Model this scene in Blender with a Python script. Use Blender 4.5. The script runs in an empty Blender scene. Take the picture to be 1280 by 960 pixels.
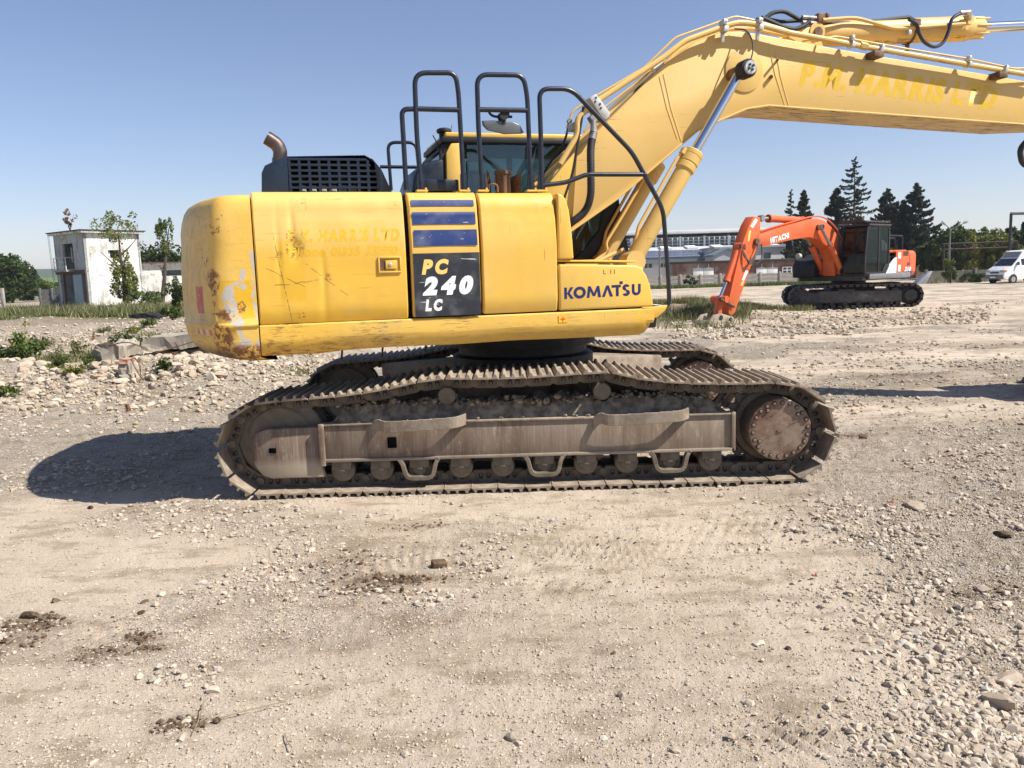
import bpy, bmesh, math, random
import numpy as np
from mathutils import Vector, Matrix, Euler
random.seed(7); RNG = np.random.default_rng(7)
SC = bpy.context.scene; COL = SC.collection
R = math.radians
# ------------------------------------------------------------ camera, light, exposure
FPX, PITCH, ROLL, CAMH = 1000.0, R(7.9), R(1.7), 1.65
cam = bpy.data.objects.new('camera', bpy.data.cameras.new('camera')); COL.objects.link(cam)
cam.data.sensor_width = 36; cam.data.lens = FPX/1280*36; cam.data.clip_start = .05; cam.data.clip_end = 9000
CM = Matrix.Rotation(math.pi/2-PITCH, 3, 'X') @ Matrix.Rotation(-ROLL, 3, 'Z')
cam.matrix_world = Matrix.Translation((0, 0, CAMH)) @ CM.to_4x4()
SC.camera = cam
SUN = Vector((.84, -.285, 1)).normalized()
W = bpy.data.worlds.new('World'); SC.world = W; W.use_nodes = True
wn = W.node_tree; wn.nodes.clear()
sky = wn.nodes.new('ShaderNodeTexSky'); sky.sky_type = 'NISHITA'; sky.sun_disc = False
sky.sun_elevation = math.asin(SUN.z); sky.sun_rotation = math.atan2(SUN.x, SUN.y)
sky.air_density = 1.0; sky.dust_density = .25; sky.ozone_density = 3.6; sky.altitude = 200
bgd = wn.nodes.new('ShaderNodeBackground'); bgd.inputs[1].default_value = .082
wo = wn.nodes.new('ShaderNodeOutputWorld')
tn = wn.nodes.new('ShaderNodeMix'); tn.data_type = 'RGBA'; tn.blend_type = 'MULTIPLY'; tn.inputs[0].default_value = 1; tn.inputs[7].default_value = (1.10, .97, 1.0, 1)   # summer air a little less green
wn.links.new(sky.outputs[0], tn.inputs[6]); wn.links.new(tn.outputs[2], bgd.inputs[0]); wn.links.new(bgd.outputs[0], wo.inputs[0])
sl = bpy.data.objects.new('sun', bpy.data.lights.new('sun', 'SUN')); COL.objects.link(sl)
sl.data.energy = 5.0; sl.data.angle = R(.53); sl.data.color = (1, .95, .87)
sl.rotation_euler = SUN.to_track_quat('Z', 'Y').to_euler()
SC.view_settings.view_transform = 'Standard'; SC.view_settings.look = 'None'
SC.view_settings.exposure = 0.72; SC.view_settings.gamma = 1
CAMP = Vector((0, 0, CAMH))
def ray(x, y): return CM @ Vector(((x-640)/FPX, (480-y)/FPX, -1))
def pg(x, y, z=0):                       # point on a level z
    d = ray(x, y); return CAMP + d*((z-CAMH)/d.z)
def py_(x, y, Y):                        # point on the upright plane at distance Y
    d = ray(x, y); return CAMP + d*(Y/d.y)
# ------------------------------------------------------------ object helpers
def tag(o, label=None, cat=None, group=None, kind=None):
    if label: o['label'] = label
    if cat: o['category'] = cat
    if group: o['group'] = group
    if kind: o['kind'] = kind
    return o
def empty(name, loc=(0, 0, 0), rz=0, label=None, cat=None, group=None):
    o = bpy.data.objects.new(name, None); COL.objects.link(o); o.empty_display_size = .2
    o.location = loc; o.rotation_euler.z = rz
    return tag(o, label, cat, group)
def link(o, parent=None):
    COL.objects.link(o)
    if parent: o.parent = parent
    return o
def inst(src, name, parent, loc=(0, 0, 0), rot=(0, 0, 0), scale=(1, 1, 1)):
    o = bpy.data.objects.new(name, src.data); link(o, parent); o.location = loc; o.rotation_euler = rot; o.scale = scale
    return o
def copy_tree(o, parent=None):
    c = o.copy(); COL.objects.link(c); c.parent = parent
    for ch in list(o.children): copy_tree(ch, c)
    return c
def arc_path(pts, rad, seg=5):           # round the corners of a polyline
    pts = [Vector(p) for p in pts]; out = [pts[0]]
    for i in range(1, len(pts)-1):
        a, b, c = pts[i-1], pts[i], pts[i+1]
        r = min(rad, (a-b).length*.45, (c-b).length*.45)
        p, q = b+(a-b).normalized()*r, b+(c-b).normalized()*r
        for k in range(seg+1):
            t = k/seg; out.append(p*(1-t)**2 + b*2*t*(1-t) + q*t*t)
    out.append(pts[-1]); return out
def spline(pts, n=8):                    # Catmull-Rom
    P = [Vector(p) for p in pts]; P = [P[0]*2-P[1]]+P+[P[-1]*2-P[-2]]; out = []
    for i in range(1, len(P)-2):
        for k in range(n):
            t = k/n; a, b, c, d = P[i-1:i+3]
            out.append(.5*((2*b)+(c-a)*t+(2*a-5*b+4*c-d)*t*t+(3*b-a-3*c+d)*t**3))
    out.append(P[-2]); return out
class MB:
    def __init__(s): s.v = []; s.f = []; s.mi = []; s.cur = 0
    def add(s, vs, fs):
        n = len(s.v); s.v += [tuple(v) for v in vs]; s.f += [tuple(i+n for i in f) for f in fs]; s.mi += [s.cur]*len(fs)
        return s
    def box(s, c, d, rot=None):
        x, y, z = d[0]/2, d[1]/2, d[2]/2; M = Euler(rot).to_matrix() if rot else None; c = Vector(c)
        vs = [Vector(p) for p in ((-x,-y,-z),(x,-y,-z),(x,y,-z),(-x,y,-z),(-x,-y,z),(x,-y,z),(x,y,z),(-x,y,z))]
        if M: vs = [M @ v for v in vs]
        return s.add([c+v for v in vs], [(0,3,2,1),(4,5,6,7),(0,1,5,4),(1,2,6,5),(2,3,7,6),(3,0,4,7)])
    def prism(s, poly, a, b, axis='y'):
        n = len(poly)
        def m(p, t): return {'y': (p[0], t, p[1]), 'x': (t, p[0], p[1]), 'z': (p[0], p[1], t)}[axis]
        ar = sum(poly[i][0]*poly[(i+1) % n][1]-poly[(i+1) % n][0]*poly[i][1] for i in range(n))
        if (ar > 0) == (axis == 'y'): poly = poly[::-1]
        if a > b: a, b = b, a
        vs = [m(p, a) for p in poly]+[m(p, b) for p in poly]
        if axis == 'y' or True:
            fs = [tuple(range(n))[::-1], tuple(range(n, 2*n))]+[(i, (i+1) % n, n+(i+1) % n, n+i) for i in range(n)]
        return s.add(vs, fs)
    def tube(s, pts, r, n=10, caps=True):
        pts = [Vector(p) for p in pts]; m = len(pts); rs = r if isinstance(r, (list, tuple)) else [r]*m
        t = (pts[1]-pts[0]).normalized(); u = t.orthogonal().normalized(); vs = []
        for i in range(m):
            t2 = (pts[min(i+1, m-1)]-pts[max(i-1, 0)]).normalized()
            u = (u-t2*u.dot(t2))
            u = u.normalized() if u.length > 1e-6 else t2.orthogonal().normalized()
            w = t2.cross(u)
            for k in range(n):
                a = 2*math.pi*k/n; vs.append(pts[i]+(u*math.cos(a)+w*math.sin(a))*rs[i])
        fs = [(i*n+k, i*n+(k+1) % n, (i+1)*n+(k+1) % n, (i+1)*n+k) for i in range(m-1) for k in range(n)]
        if caps: fs += [tuple(range(n))[::-1], tuple(range((m-1)*n, m*n))]
        return s.add(vs, fs)
    def cyl(s, p0, p1, r, n=20, r2=None): return s.tube([p0, p1], [r, r if r2 is None else r2], n)
    def lathe(s, prof, p0, ax, n=28):     # prof: (radius, distance along ax)
        ax = Vector(ax).normalized(); p0 = Vector(p0); u = ax.orthogonal().normalized(); w = ax.cross(u); vs = []
        for (r, t) in prof:
            for k in range(n):
                a = 2*math.pi*k/n; vs.append(p0+ax*t+(u*math.cos(a)+w*math.sin(a))*r)
        m = len(prof)
        fs = [(i*n+k, i*n+(k+1) % n, (i+1)*n+(k+1) % n, (i+1)*n+k) for i in range(m-1) for k in range(n)]
        fs += [tuple(range(n))[::-1], tuple(range((m-1)*n, m*n))]
        return s.add(vs, fs)
    def grid(s, f, nu, nv):               # f(i/nu, j/nv) -> point
        vs = [f(i/nu, j/nv) for i in range(nu+1) for j in range(nv+1)]
        return s.add(vs, [(i*(nv+1)+j, (i+1)*(nv+1)+j, (i+1)*(nv+1)+j+1, i*(nv+1)+j+1) for i in range(nu) for j in range(nv)])
    def build(s, name, mats, parent=None, bevel=0, seg=2, loc=None, rot=None, smooth=True, ang=35, fix=True):
        me = bpy.data.meshes.new(name); me.from_pydata(s.v, [], s.f)
        for m in (mats if isinstance(mats, (list, tuple)) else [mats]): me.materials.append(m)
        me.polygons.foreach_set('material_index', s.mi)
        if bevel or fix:
            bm = bmesh.new(); bm.from_mesh(me)
            if fix: bmesh.ops.recalc_face_normals(bm, faces=bm.faces)
            if bevel:
                es = [e for e in bm.edges if len(e.link_faces) == 2 and e.calc_face_angle(0) > R(25)]
                bmesh.ops.bevel(bm, geom=es, offset=bevel, segments=seg, profile=.5, affect='EDGES', clamp_overlap=True)
            bm.to_mesh(me); bm.free()
        if smooth:
            me.shade_smooth(); me.set_sharp_from_angle(angle=R(ang))
        o = bpy.data.objects.new(name, me); link(o, parent)
        if loc is not None: o.location = loc
        if rot is not None: o.rotation_euler = rot
        return o
def np_mesh(name, V, F, mats, parent=None, matidx=None, smooth=False, cols=None):
    me = bpy.data.meshes.new(name); V = np.asarray(V, np.float32); F = np.asarray(F, np.int32); k = F.shape[1]
    me.vertices.add(len(V)); me.vertices.foreach_set('co', V.ravel())
    me.loops.add(F.size); me.loops.foreach_set('vertex_index', F.ravel())
    me.polygons.add(len(F)); me.polygons.foreach_set('loop_start', np.arange(0, F.size, k, dtype=np.int32))
    try: me.polygons.foreach_set('loop_total', np.full(len(F), k, np.int32))
    except Exception: pass
    for m in (mats if isinstance(mats, (list, tuple)) else [mats]): me.materials.append(m)
    if matidx is not None: me.polygons.foreach_set('material_index', np.asarray(matidx, np.int32))
    me.polygons.foreach_set('use_smooth', np.full(len(F), smooth))
    if cols is not None:
        a = me.attributes.new('tint', 'FLOAT', 'POINT'); a.data.foreach_set('value', np.asarray(cols, np.float32))
    me.update(calc_edges=True); me.validate()
    o = bpy.data.objects.new(name, me); return link(o, parent)
def text_mesh(name, s, mat, parent, org, ux, uz, w, h, bold=0, shear=0, spacing=1, lift=.0, snap=None):
    """letters fitted to w x h on the plane spanned by ux, uz at org (lower left)"""
    cu = bpy.data.curves.new(name, 'FONT'); cu.body = s; cu.size = 1; cu.offset = bold; cu.space_character = spacing; cu.resolution_u = 4
    t = bpy.data.objects.new('t', cu); COL.objects.link(t)
    me = bpy.data.meshes.new_from_object(t.evaluated_get(bpy.context.evaluated_depsgraph_get()))
    bpy.data.objects.remove(t); bpy.data.curves.remove(cu)
    n = len(me.vertices); co = np.empty(n*3, np.float32); me.vertices.foreach_get('co', co); co = co.reshape(-1, 3)
    x = co[:, 0]+shear*co[:, 1]; y = co[:, 1]
    x = (x-x.min())/(x.max()-x.min())*w; y = (y-y.min())/(y.max()-y.min())*h; zz = co[:, 2]*0+lift
    ux = np.array(Vector(ux).normalized()); uz = np.array(Vector(uz).normalized()); nn = np.cross(ux, uz)
    P = np.array(org)[None]+x[:, None]*ux+y[:, None]*uz+zz[:, None]*nn
    if snap is not None:
        inv = snap.matrix_basis.inverted(); d = Vector(-nn)
        for i in range(n):
            hit, loc, nr, _ = snap.ray_cast(Vector(P[i])+Vector(nn)*.05, d)
            if hit: P[i] = np.array(loc+Vector(nn)*.0012)
    me.vertices.foreach_set('co', P.astype(np.float32).ravel()); me.materials.clear(); me.materials.append(mat); me.update()
    o = bpy.data.objects.new(name, me); return link(o, parent)
# ------------------------------------------------------------ numpy noise
def _h(i, j, sd):
    v = (i.astype(np.int64)*374761393+j.astype(np.int64)*668265263+sd*1442695041) & 0x7fffffff
    v = ((v ^ (v >> 13))*1274126177) & 0x7fffffff
    return ((v ^ (v >> 16)) & 0xffff)/65535.
def vn(x, y, sd=0):
    x = np.asarray(x, float); y = np.asarray(y, float)
    i = np.floor(x); j = np.floor(y); fx = x-i; fy = y-j; fx = fx*fx*(3-2*fx); fy = fy*fy*(3-2*fy)
    return (_h(i, j, sd)*(1-fx)+_h(i+1, j, sd)*fx)*(1-fy)+(_h(i, j+1, sd)*(1-fx)+_h(i+1, j+1, sd)*fx)*fy
def fbm(x, y, o=4, sd=0, g=.5):
    x = np.asarray(x, float); y = np.asarray(y, float)
    s = 0; a = 1; t = 0
    for k in range(o): s = s+a*vn(x*2**k+k*17.3, y*2**k-k*9.1, sd+k); t += a; a *= g
    return s/t
def sstep(a, b, x): t = np.clip((x-a)/(b-a), 0, 1); return t*t*(3-2*t)
# ------------------------------------------------------------ material helpers
def lin(c): return tuple(((v/255+.055)/1.055)**2.4 if v > 10 else v/255/12.92 for v in c)
class NT:
    def __init__(s, name):
        s.m = bpy.data.materials.new(name); s.m.use_nodes = True; s.t = s.m.node_tree; s.t.nodes.clear()
        s.out = s.t.nodes.new('ShaderNodeOutputMaterial'); s.b = s.t.nodes.new('ShaderNodeBsdfPrincipled')
        s.t.links.new(s.b.outputs[0], s.out.inputs[0]); s._o = None
    def nd(s, ty, **k):
        n = s.t.nodes.new(ty)
        for a, b in k.items(): setattr(n, a, b)
        return n
    def st(s, sock, v):
        if isinstance(v, bpy.types.NodeSocket): s.t.links.new(v, sock)
        elif isinstance(v, (tuple, list)) and sock.type == 'RGBA' and len(v) == 3: sock.default_value = (*v, 1)
        else: sock.default_value = v
    def P(s, **k):
        for a, b in k.items(): s.st(s.b.inputs[a.replace('_', ' ')], b)
        return s
    def obj(s):
        if not s._o: s._o = s.nd('ShaderNodeTexCoord').outputs['Object']
        return s._o
    def mp(s, vec=None, sc=(1, 1, 1), rot=(0, 0, 0), loc=(0, 0, 0)):
        n = s.nd('ShaderNodeMapping'); s.st(n.inputs[0], vec or s.obj()); n.inputs['Scale'].default_value = sc; n.inputs['Rotation'].default_value = rot
        n.inputs['Location'].default_value = loc; return n.outputs[0]
    def noise(s, scale, det=4, vec=None, rough=.55, dist=0, out=0):
        n = s.nd('ShaderNodeTexNoise'); s.st(n.inputs['Vector'], vec or s.obj()); n.inputs['Scale'].default_value = scale
        n.inputs['Detail'].default_value = det; n.inputs['Roughness'].default_value = rough; n.inputs['Distortion'].default_value = dist; return n.outputs[out]
    def voro(s, scale, vec=None, feat='F1', out='Distance', rnd=1):
        n = s.nd('ShaderNodeTexVoronoi', feature=feat); s.st(n.inputs['Vector'], vec or s.obj()); n.inputs['Scale'].default_value = scale
        n.inputs['Randomness'].default_value = rnd; return n.outputs[out]
    def mt(s, op, a, b=0, c=None):
        n = s.nd('ShaderNodeMath', operation=op); s.st(n.inputs[0], a); s.st(n.inputs[1], b)
        if c is not None: s.st(n.inputs[2], c)
        return n.outputs[0]
    def rg(s, v, a, b, c=0, d=1, smooth=True):
        n = s.nd('ShaderNodeMapRange', interpolation_type='SMOOTHSTEP' if smooth else 'LINEAR')
        for i, q in enumerate((v, a, b, c, d)): s.st(n.inputs[i], q)
        return n.outputs[0]
    def mix(s, f, a, b, mode='MIX'):
        n = s.nd('ShaderNodeMix', data_type='RGBA', blend_type=mode); s.st(n.inputs[0], f); s.st(n.inputs[6], a); s.st(n.inputs[7], b); return n.outputs[2]
    def xyz(s, vec=None):
        n = s.nd('ShaderNodeSeparateXYZ'); s.st(n.inputs[0], vec or s.obj()); return n.outputs
    def bump(s, h, st=.3, dist=.01, nrm=None):
        n = s.nd('ShaderNodeBump'); s.st(n.inputs['Height'], h); n.inputs['Strength'].default_value = st; n.inputs['Distance'].default_value = dist
        if nrm: s.st(n.inputs['Normal'], nrm)
        s.t.links.new(n.outputs[0], s.b.inputs['Normal']); return n.outputs[0]
    def band(s, v, a, b, soft): return s.mt('MULTIPLY', s.rg(v, a-soft, a+soft), s.rg(v, b-soft, b+soft, 1, 0))
    def attr(s, nm): n = s.nd('ShaderNodeAttribute'); n.attribute_name = nm; return n.outputs['Fac']
    def rand(s): return s.nd('ShaderNodeObjectInfo').outputs['Random']
def simple(name, col, rough=.5, metal=0, var=.15, scale=6, bump=0, bs=40, spec=.5):
    n = NT(name); f = n.noise(scale, 5)
    a = tuple(c*(1-var) for c in col); b = tuple(min(1, c*(1+var)) for c in col)
    n.P(Base_Color=n.mix(n.rg(f, .3, .7), a, b), Roughness=n.rg(n.noise(scale*3, 3), .3, .7, max(0, rough-.08), min(1, rough+.08)), Metallic=metal, Specular_IOR_Level=spec)
    if bump: n.bump(n.noise(bs, 4), bump, .01)
    return n.m

def letters(name, s, mat, parent, org, ux, uz, w, h, bold=0, shear=0, gap=.08, space=.34, snap=None):
    """one flat mesh per character, set side by side without touching, fitted to w x h"""
    obs = []; x = 0; dg = None
    for ch in s:
        if ch == ' ': x += space; continue
        cu = bpy.data.curves.new(name, 'FONT'); cu.body = ch; cu.size = 1; cu.offset = bold; cu.resolution_u = 4
        t = bpy.data.objects.new('t', cu); COL.objects.link(t); me = bpy.data.meshes.new_from_object(t.evaluated_get(bpy.context.evaluated_depsgraph_get())); bpy.data.objects.remove(t); bpy.data.curves.remove(cu)
        n = len(me.vertices); co = np.empty(n*3, np.float32); me.vertices.foreach_get('co', co); co = co.reshape(-1, 3); xw = co[:, 0].max()-co[:, 0].min(); co[:, 0] += x-co[:, 0].min(); x += xw+gap; obs.append((me, co))
    allc = np.concatenate([c for _, c in obs]); X0 = (allc[:, 0]+shear*allc[:, 1]).min(); XW = (allc[:, 0]+shear*allc[:, 1]).max()-X0; Y0 = allc[:, 1].min(); YW = allc[:, 1].max()-Y0
    U = np.array(Vector(ux).normalized()); Z = np.array(Vector(uz).normalized()); nn = np.cross(U, Z)
    for me, co in obs:
        P = np.array(org)[None]+((co[:, 0]+shear*co[:, 1]-X0)/XW*w)[:, None]*U+((co[:, 1]-Y0)/YW*h)[:, None]*Z
        if snap is not None:
            for i in range(len(P)):
                hit, loc, nr, _ = snap.ray_cast(Vector(P[i])+Vector(nn)*.05, Vector(-nn))
                if hit: P[i] = np.array(loc+Vector(nn)*.0007)
        me.vertices.foreach_set('co', P.astype(np.float32).ravel()); me.materials.clear(); me.materials.append(mat); me.update(); link(bpy.data.objects.new(name, me), parent)
# ------------------------------------------------------------ materials
YEL = (.68, .405, .05); YELF = (.66, .44, .13); YDEEP = (.64, .37, .012); RUST = (.16, .055, .018); PRIMER = (.50, .48, .44)
def yellow(name, fade=.3, dirt=.3, lowz=None, rough=.42, under=False, pale=YELF):
    n = NT(name); big = n.noise(1.3, 3); f = n.rg(big, .3, .7, max(0, fade-.2), min(1, fade+.2))
    col = n.mix(f, YEL, pale)
    d = n.rg(n.noise(5, 7, rough=.65), .52, .75, 0, dirt); col = n.mix(d, col, (.40, .29, .13))
    # fine scratches in two directions, chips
    s1 = n.rg(n.noise(9, 2, n.mp(sc=(.35, 1, 9), rot=(0, .4, 0))), .685, .70); s2 = n.rg(n.noise(7, 2, n.mp(sc=(8, 1, .5), rot=(0, -.5, 0))), .70, .715)
    gate = n.rg(n.noise(2.2, 3), .5, .62); sc = n.mt('MULTIPLY', n.mt('MAXIMUM', s1, s2), n.mt('MULTIPLY', gate, .55)); col = n.mix(sc, col, (.17, .09, .04))
    chips = n.mt('MULTIPLY', n.rg(n.noise(38, 4, rough=.7), .70, .73), n.rg(n.noise(3, 2), .55, .65)); col = n.mix(chips, col, RUST)
    if lowz:
        x, y, z = n.xyz(); lo = n.rg(n.mt('ADD', z, n.mt('MULTIPLY', n.mt('SUBTRACT', n.noise(11, 6, rough=.7), .5), .3)), lowz[0], lowz[1], 1, 0)
        lo = n.mt('MULTIPLY', lo, n.rg(n.noise(14, 8, n.mp(sc=(.8, 1, 3)), rough=.85), .50, .54)); lo = n.mt('MULTIPLY', lo, n.rg(x, -2.7, -.6, 1.05, .12))
        col = n.mix(lo, col, n.mix(n.noise(30, 4), RUST, (.30, .12, .03)))
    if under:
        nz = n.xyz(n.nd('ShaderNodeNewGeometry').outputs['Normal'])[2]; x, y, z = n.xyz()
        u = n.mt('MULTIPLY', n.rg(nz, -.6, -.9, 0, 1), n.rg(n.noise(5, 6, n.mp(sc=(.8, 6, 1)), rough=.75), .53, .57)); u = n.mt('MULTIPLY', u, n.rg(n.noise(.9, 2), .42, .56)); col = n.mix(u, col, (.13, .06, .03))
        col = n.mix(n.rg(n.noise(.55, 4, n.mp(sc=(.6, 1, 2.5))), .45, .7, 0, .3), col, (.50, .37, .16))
    if lowz:
        for (sc_, ro, th) in (((.5, 1, 14), .12, .625), ((.7, 1, 11), -.35, .64), ((.6, 1, 12), .55, .645)):
            s3 = n.mt('MULTIPLY', n.rg(n.noise(13, 2, n.mp(sc=sc_, rot=(0, ro, 0))), th, th+.012), n.mt('MULTIPLY', n.rg(n.noise(3, 3), .46, .56), n.rg(x, -.2, -1.4, .25, .9))); col = n.mix(s3, col, (.12, .055, .03))
    n.P(Base_Color=col, Roughness=n.rg(n.noise(12, 5), .3, .7, rough-.08, rough+.12), Coat_Weight=.12, Coat_Roughness=.35, Specular_IOR_Level=.4)
    n.bump(n.noise(2.5, 3), .12, .02)
    return n.m
M = {}
M['yel'] = yellow('yellow_paint', .42, .22)
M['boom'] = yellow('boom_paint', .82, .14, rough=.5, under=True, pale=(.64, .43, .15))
M['sill'] = yellow('sill_paint', .3, .35, (1.12, 1.32))
def door_paint():
    n = NT('door_paint'); x, y, z = n.xyz(); col = n.mix(n.rg(z, 1.75, 2.0), YEL, YELF)
    sq = n.mt('MULTIPLY', n.band(x, -2.17, -1.99, .012), n.band(z, 1.50, 1.93, .02)); col = n.mix(n.mt('MULTIPLY', sq, n.rg(n.noise(5, 4), .35, .6, .3, .75)), col, YDEEP)
    bar = n.mt('MULTIPLY', n.band(x, -2.02, -1.40, .01), n.band(z, 1.72, 2.05, .01)); col = n.mix(n.mt('MULTIPLY', bar, .22), col, (.66, .39, .035))
    col = n.mix(n.mt('MULTIPLY', n.rg(z, 1.42, 1.425, 1, 0), .22), col, YDEEP)  # deeper yellow paints in the shade on the inward bottom chamfer
    d = n.rg(n.noise(5, 7, rough=.65), .5, .75, 0, .3); col = n.mix(d, col, (.42, .30, .13))
    for (cx, cz, r, st, nsc) in ((-2.05, 1.86, .07, 1, 45), (-2.07, 1.95, .05, .8, 60), (-2.16, 1.82, .03, .7, 60), (-1.83, 1.66, .028, .8, 50), (-2.03, 1.40, .03, 1, 60), (-1.98, 2.17, .05, .5, 60), (-1.32, 2.17, .02, .7, 60)):
        dd = n.mt('POWER', n.mt('ADD', n.mt('POWER', n.mt('SUBTRACT', x, cx), 2), n.mt('POWER', n.mt('SUBTRACT', z, cz), 2)), .5)
        m = n.mt('MULTIPLY', n.rg(dd, r*.4, r*1.3, 1, 0), n.rg(n.noise(nsc, 4, rough=.7), .50, .58)); col = n.mix(n.mt('MULTIPLY', m, st), col, RUST)
    # long scrapes: thin wandering lines
    wz = n.noise(6, 3); 
    for (k, b, x0, x1, w) in ((-.85, .10, -1.98, -1.70, .0035), (-.5, .63, -2.27, -2.0, .003), (.10, 1.86, -2.2, -1.9, .003), (-6.5, -12.25, -2.19, -2.10, .02)):
        ln = n.mt('ABSOLUTE', n.mt('SUBTRACT', n.mt('ADD', z, n.mt('MULTIPLY', wz, .06)), n.mt('ADD', n.mt('MULTIPLY', x, k), b)))
        m = n.mt('MULTIPLY', n.rg(ln, w*.5, w*1.4, 1, 0), n.band(x, x0, x1, .01)); m = n.mt('MULTIPLY', m, n.rg(n.noise(28, 3), .42, .5)); col = n.mix(n.mt('MULTIPLY', m, .75), col, (.12, .07, .03))
    s1 = n.rg(n.noise(9, 2, n.mp(sc=(.35, 1, 9), rot=(0, .4, 0))), .68, .70); col = n.mix(n.mt('MULTIPLY', s1, .35), col, (.17, .09, .04))
    n.P(Base_Color=col, Roughness=n.rg(n.noise(12, 5), .3, .7, .34, .5), Coat_Weight=.12, Coat_Roughness=.35, Specular_IOR_Level=.4); n.bump(n.noise(3, 3), .2, .02)
    return n.m
M['door'] = door_paint()
def cw_paint():
    n = NT('counterweight_paint'); x, y, z = n.xyz(); col = n.mix(n.rg(n.noise(1.5, 3), .3, .7, .3, .8), YEL, YELF)
    nz = n.noise(7, 6, rough=.7); nb = n.noise(22, 6, rough=.72); fine = n.noise(60, 4, rough=.7)
    zj = n.mt('ADD', z, n.mt('MULTIPLY', n.mt('SUBTRACT', nz, .5), .1)); xj = n.mt('ADD', x, n.mt('MULTIPLY', n.mt('SUBTRACT', nz, .5), .1))
    col = n.mix(n.rg(nb, .5, .75, 0, .35), col, (.42, .31, .15))
    near = n.rg(y, -1.30, -1.25, 1, 0)
    sq = n.mt('MULTIPLY', n.mt('MULTIPLY', n.band(x, -2.56, -2.2, .015), n.band(z, 1.39, 1.655, .006)), near); col = n.mix(n.mt('MULTIPLY', sq, .9), col, YDEEP)
    rear_tone = n.mt('MULTIPLY', n.rg(x, -2.72, -2.55, 1, 0), n.rg(nz, .4, .6, .15, .5)); col = n.mix(rear_tone, col, (.33, .22, .09))  # mottled browner tone from the rear corner backwards
    # grey primer showing through scrapes
    for (cx, cz, rx, rz, th) in ((-2.50, 1.50, .05, .14, .40), (-2.46, 1.38, .05, .05, .44), (-2.40, 1.20, .14, .06, .50), (-2.335, 1.72, .022, .16, .46), (-2.335, 1.50, .018, .13, .46), (-2.44, 1.62, .07, .03, .5), (-2.36, 1.13, .09, .03, .5), (-2.42, 1.675, .02, .05, .46), (-2.45, 1.24, .03, .09, .45)):
        e = n.mt('ADD', n.mt('POWER', n.mt('DIVIDE', n.mt('SUBTRACT', xj, cx), rx), 2), n.mt('POWER', n.mt('DIVIDE', n.mt('SUBTRACT', zj, cz), rz), 2))
        m = n.mt('MULTIPLY', n.rg(e, .55, 1.1, 1, 0), n.rg(nb, th-.02, th+.02)); col = n.mix(n.mt('MULTIPLY', m, near), col, n.mix(fine, (.36, .34, .30), PRIMER))
    # rust along the rear corner and the scraped foot
    for (cx, cz, rx, rz, th) in ((-2.60, 1.66, .055, .09, .46), (-2.66, 1.83, .04, .09, .56), (-2.58, 2.00, .05, .05, .55), (-2.60, 1.4, .030, .32, .54), (-2.53, 1.42, .06, .05, .45), (-2.44, 1.13, .24, .085, .455), (-2.56, 1.22, .07, .14, .49), (-2.43, 1.47, .03, .05, .5), (-2.60, 1.93, .16, .25, .64)):
        e = n.mt('ADD', n.mt('POWER', n.mt('DIVIDE', n.mt('SUBTRACT', xj, cx), rx), 2), n.mt('POWER', n.mt('DIVIDE', n.mt('SUBTRACT', zj, cz), rz), 2))
        m = n.mt('MULTIPLY', n.rg(e, .4, 1.1, 1, 0), n.rg(nb, th-.02, th+.03)); col = n.mix(m, col, n.mix(n.rg(fine, .4, .6), RUST, (.27, .13, .05)))
    low = n.mt('MULTIPLY', n.rg(zj, 1.12, 1.22, 1, 0), n.rg(x, -2.55, -2.42, .85, 0)); col = n.mix(low, col, (.10, .075, .05))
    hs = n.mt('MULTIPLY', n.rg(n.noise(10, 2, n.mp(sc=(.3, .3, 10))), .66, .69), n.rg(z, 1.15, 1.5, .9, .25)); col = n.mix(hs, col, (.15, .07, .03))
    # red and white marker tape, faded sticker outline on the rear
    rw = n.mt('MULTIPLY', n.band(y, -1.16, -1.02, .004), n.band(z, 1.43, 1.62, .004)); col = n.mix(n.mt('MULTIPLY', rw, n.rg(nb, .36, .44, .3, .9)), col, (.42, .05, .05))
    rw2 = n.mt('MULTIPLY', n.band(y, -1.25, -.92, .004), n.band(z, 1.275, 1.315, .004)); wv = n.mt('GREATER_THAN', n.mt('SINE', n.mt('MULTIPLY', y, 50)), 0); col = n.mix(n.mt('MULTIPLY', rw2, .7), col, n.mix(wv, (.55, .5, .42), (.40, .07, .05)))
    st = n.mt('MULTIPLY', n.band(y, -1.16, -.95, .003), n.band(z, 1.78, 2.0, .003)); col = n.mix(n.mt('MULTIPLY', st, .55), col, (.62, .37, .05))
    n.P(Base_Color=col, Roughness=n.rg(nb, .3, .7, .38, .6), Specular_IOR_Level=.4); n.bump(n.mt('ADD', n.mt('MULTIPLY', nz, 2), nb), .25, .008)
    return n.m
M['cw'] = cw_paint()
M['ydeep'] = simple('faded_decal_yellow', (.63, .39, .010), .5, var=.05, scale=10)
M['ydoor'] = simple('door_decal_yellow', (.66, .385, .010), .5, var=.04, scale=14)
M['dark'] = simple('charcoal_paint', (.009, .014, .023), .38, var=.25, scale=5)
M['hood'] = simple('navy_hood_plastic', (.008, .017, .034), .3, var=.15)
M['rail'] = simple('rail_paint', (.010, .014, .026), .36, var=.35, scale=20)
M['black'] = simple('black_steel', (.007, .007, .008), .6, var=.4)
M['rubber'] = simple('hose_rubber', (.018, .018, .02), .55, var=.3, scale=20)
M['blue'] = None
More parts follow.
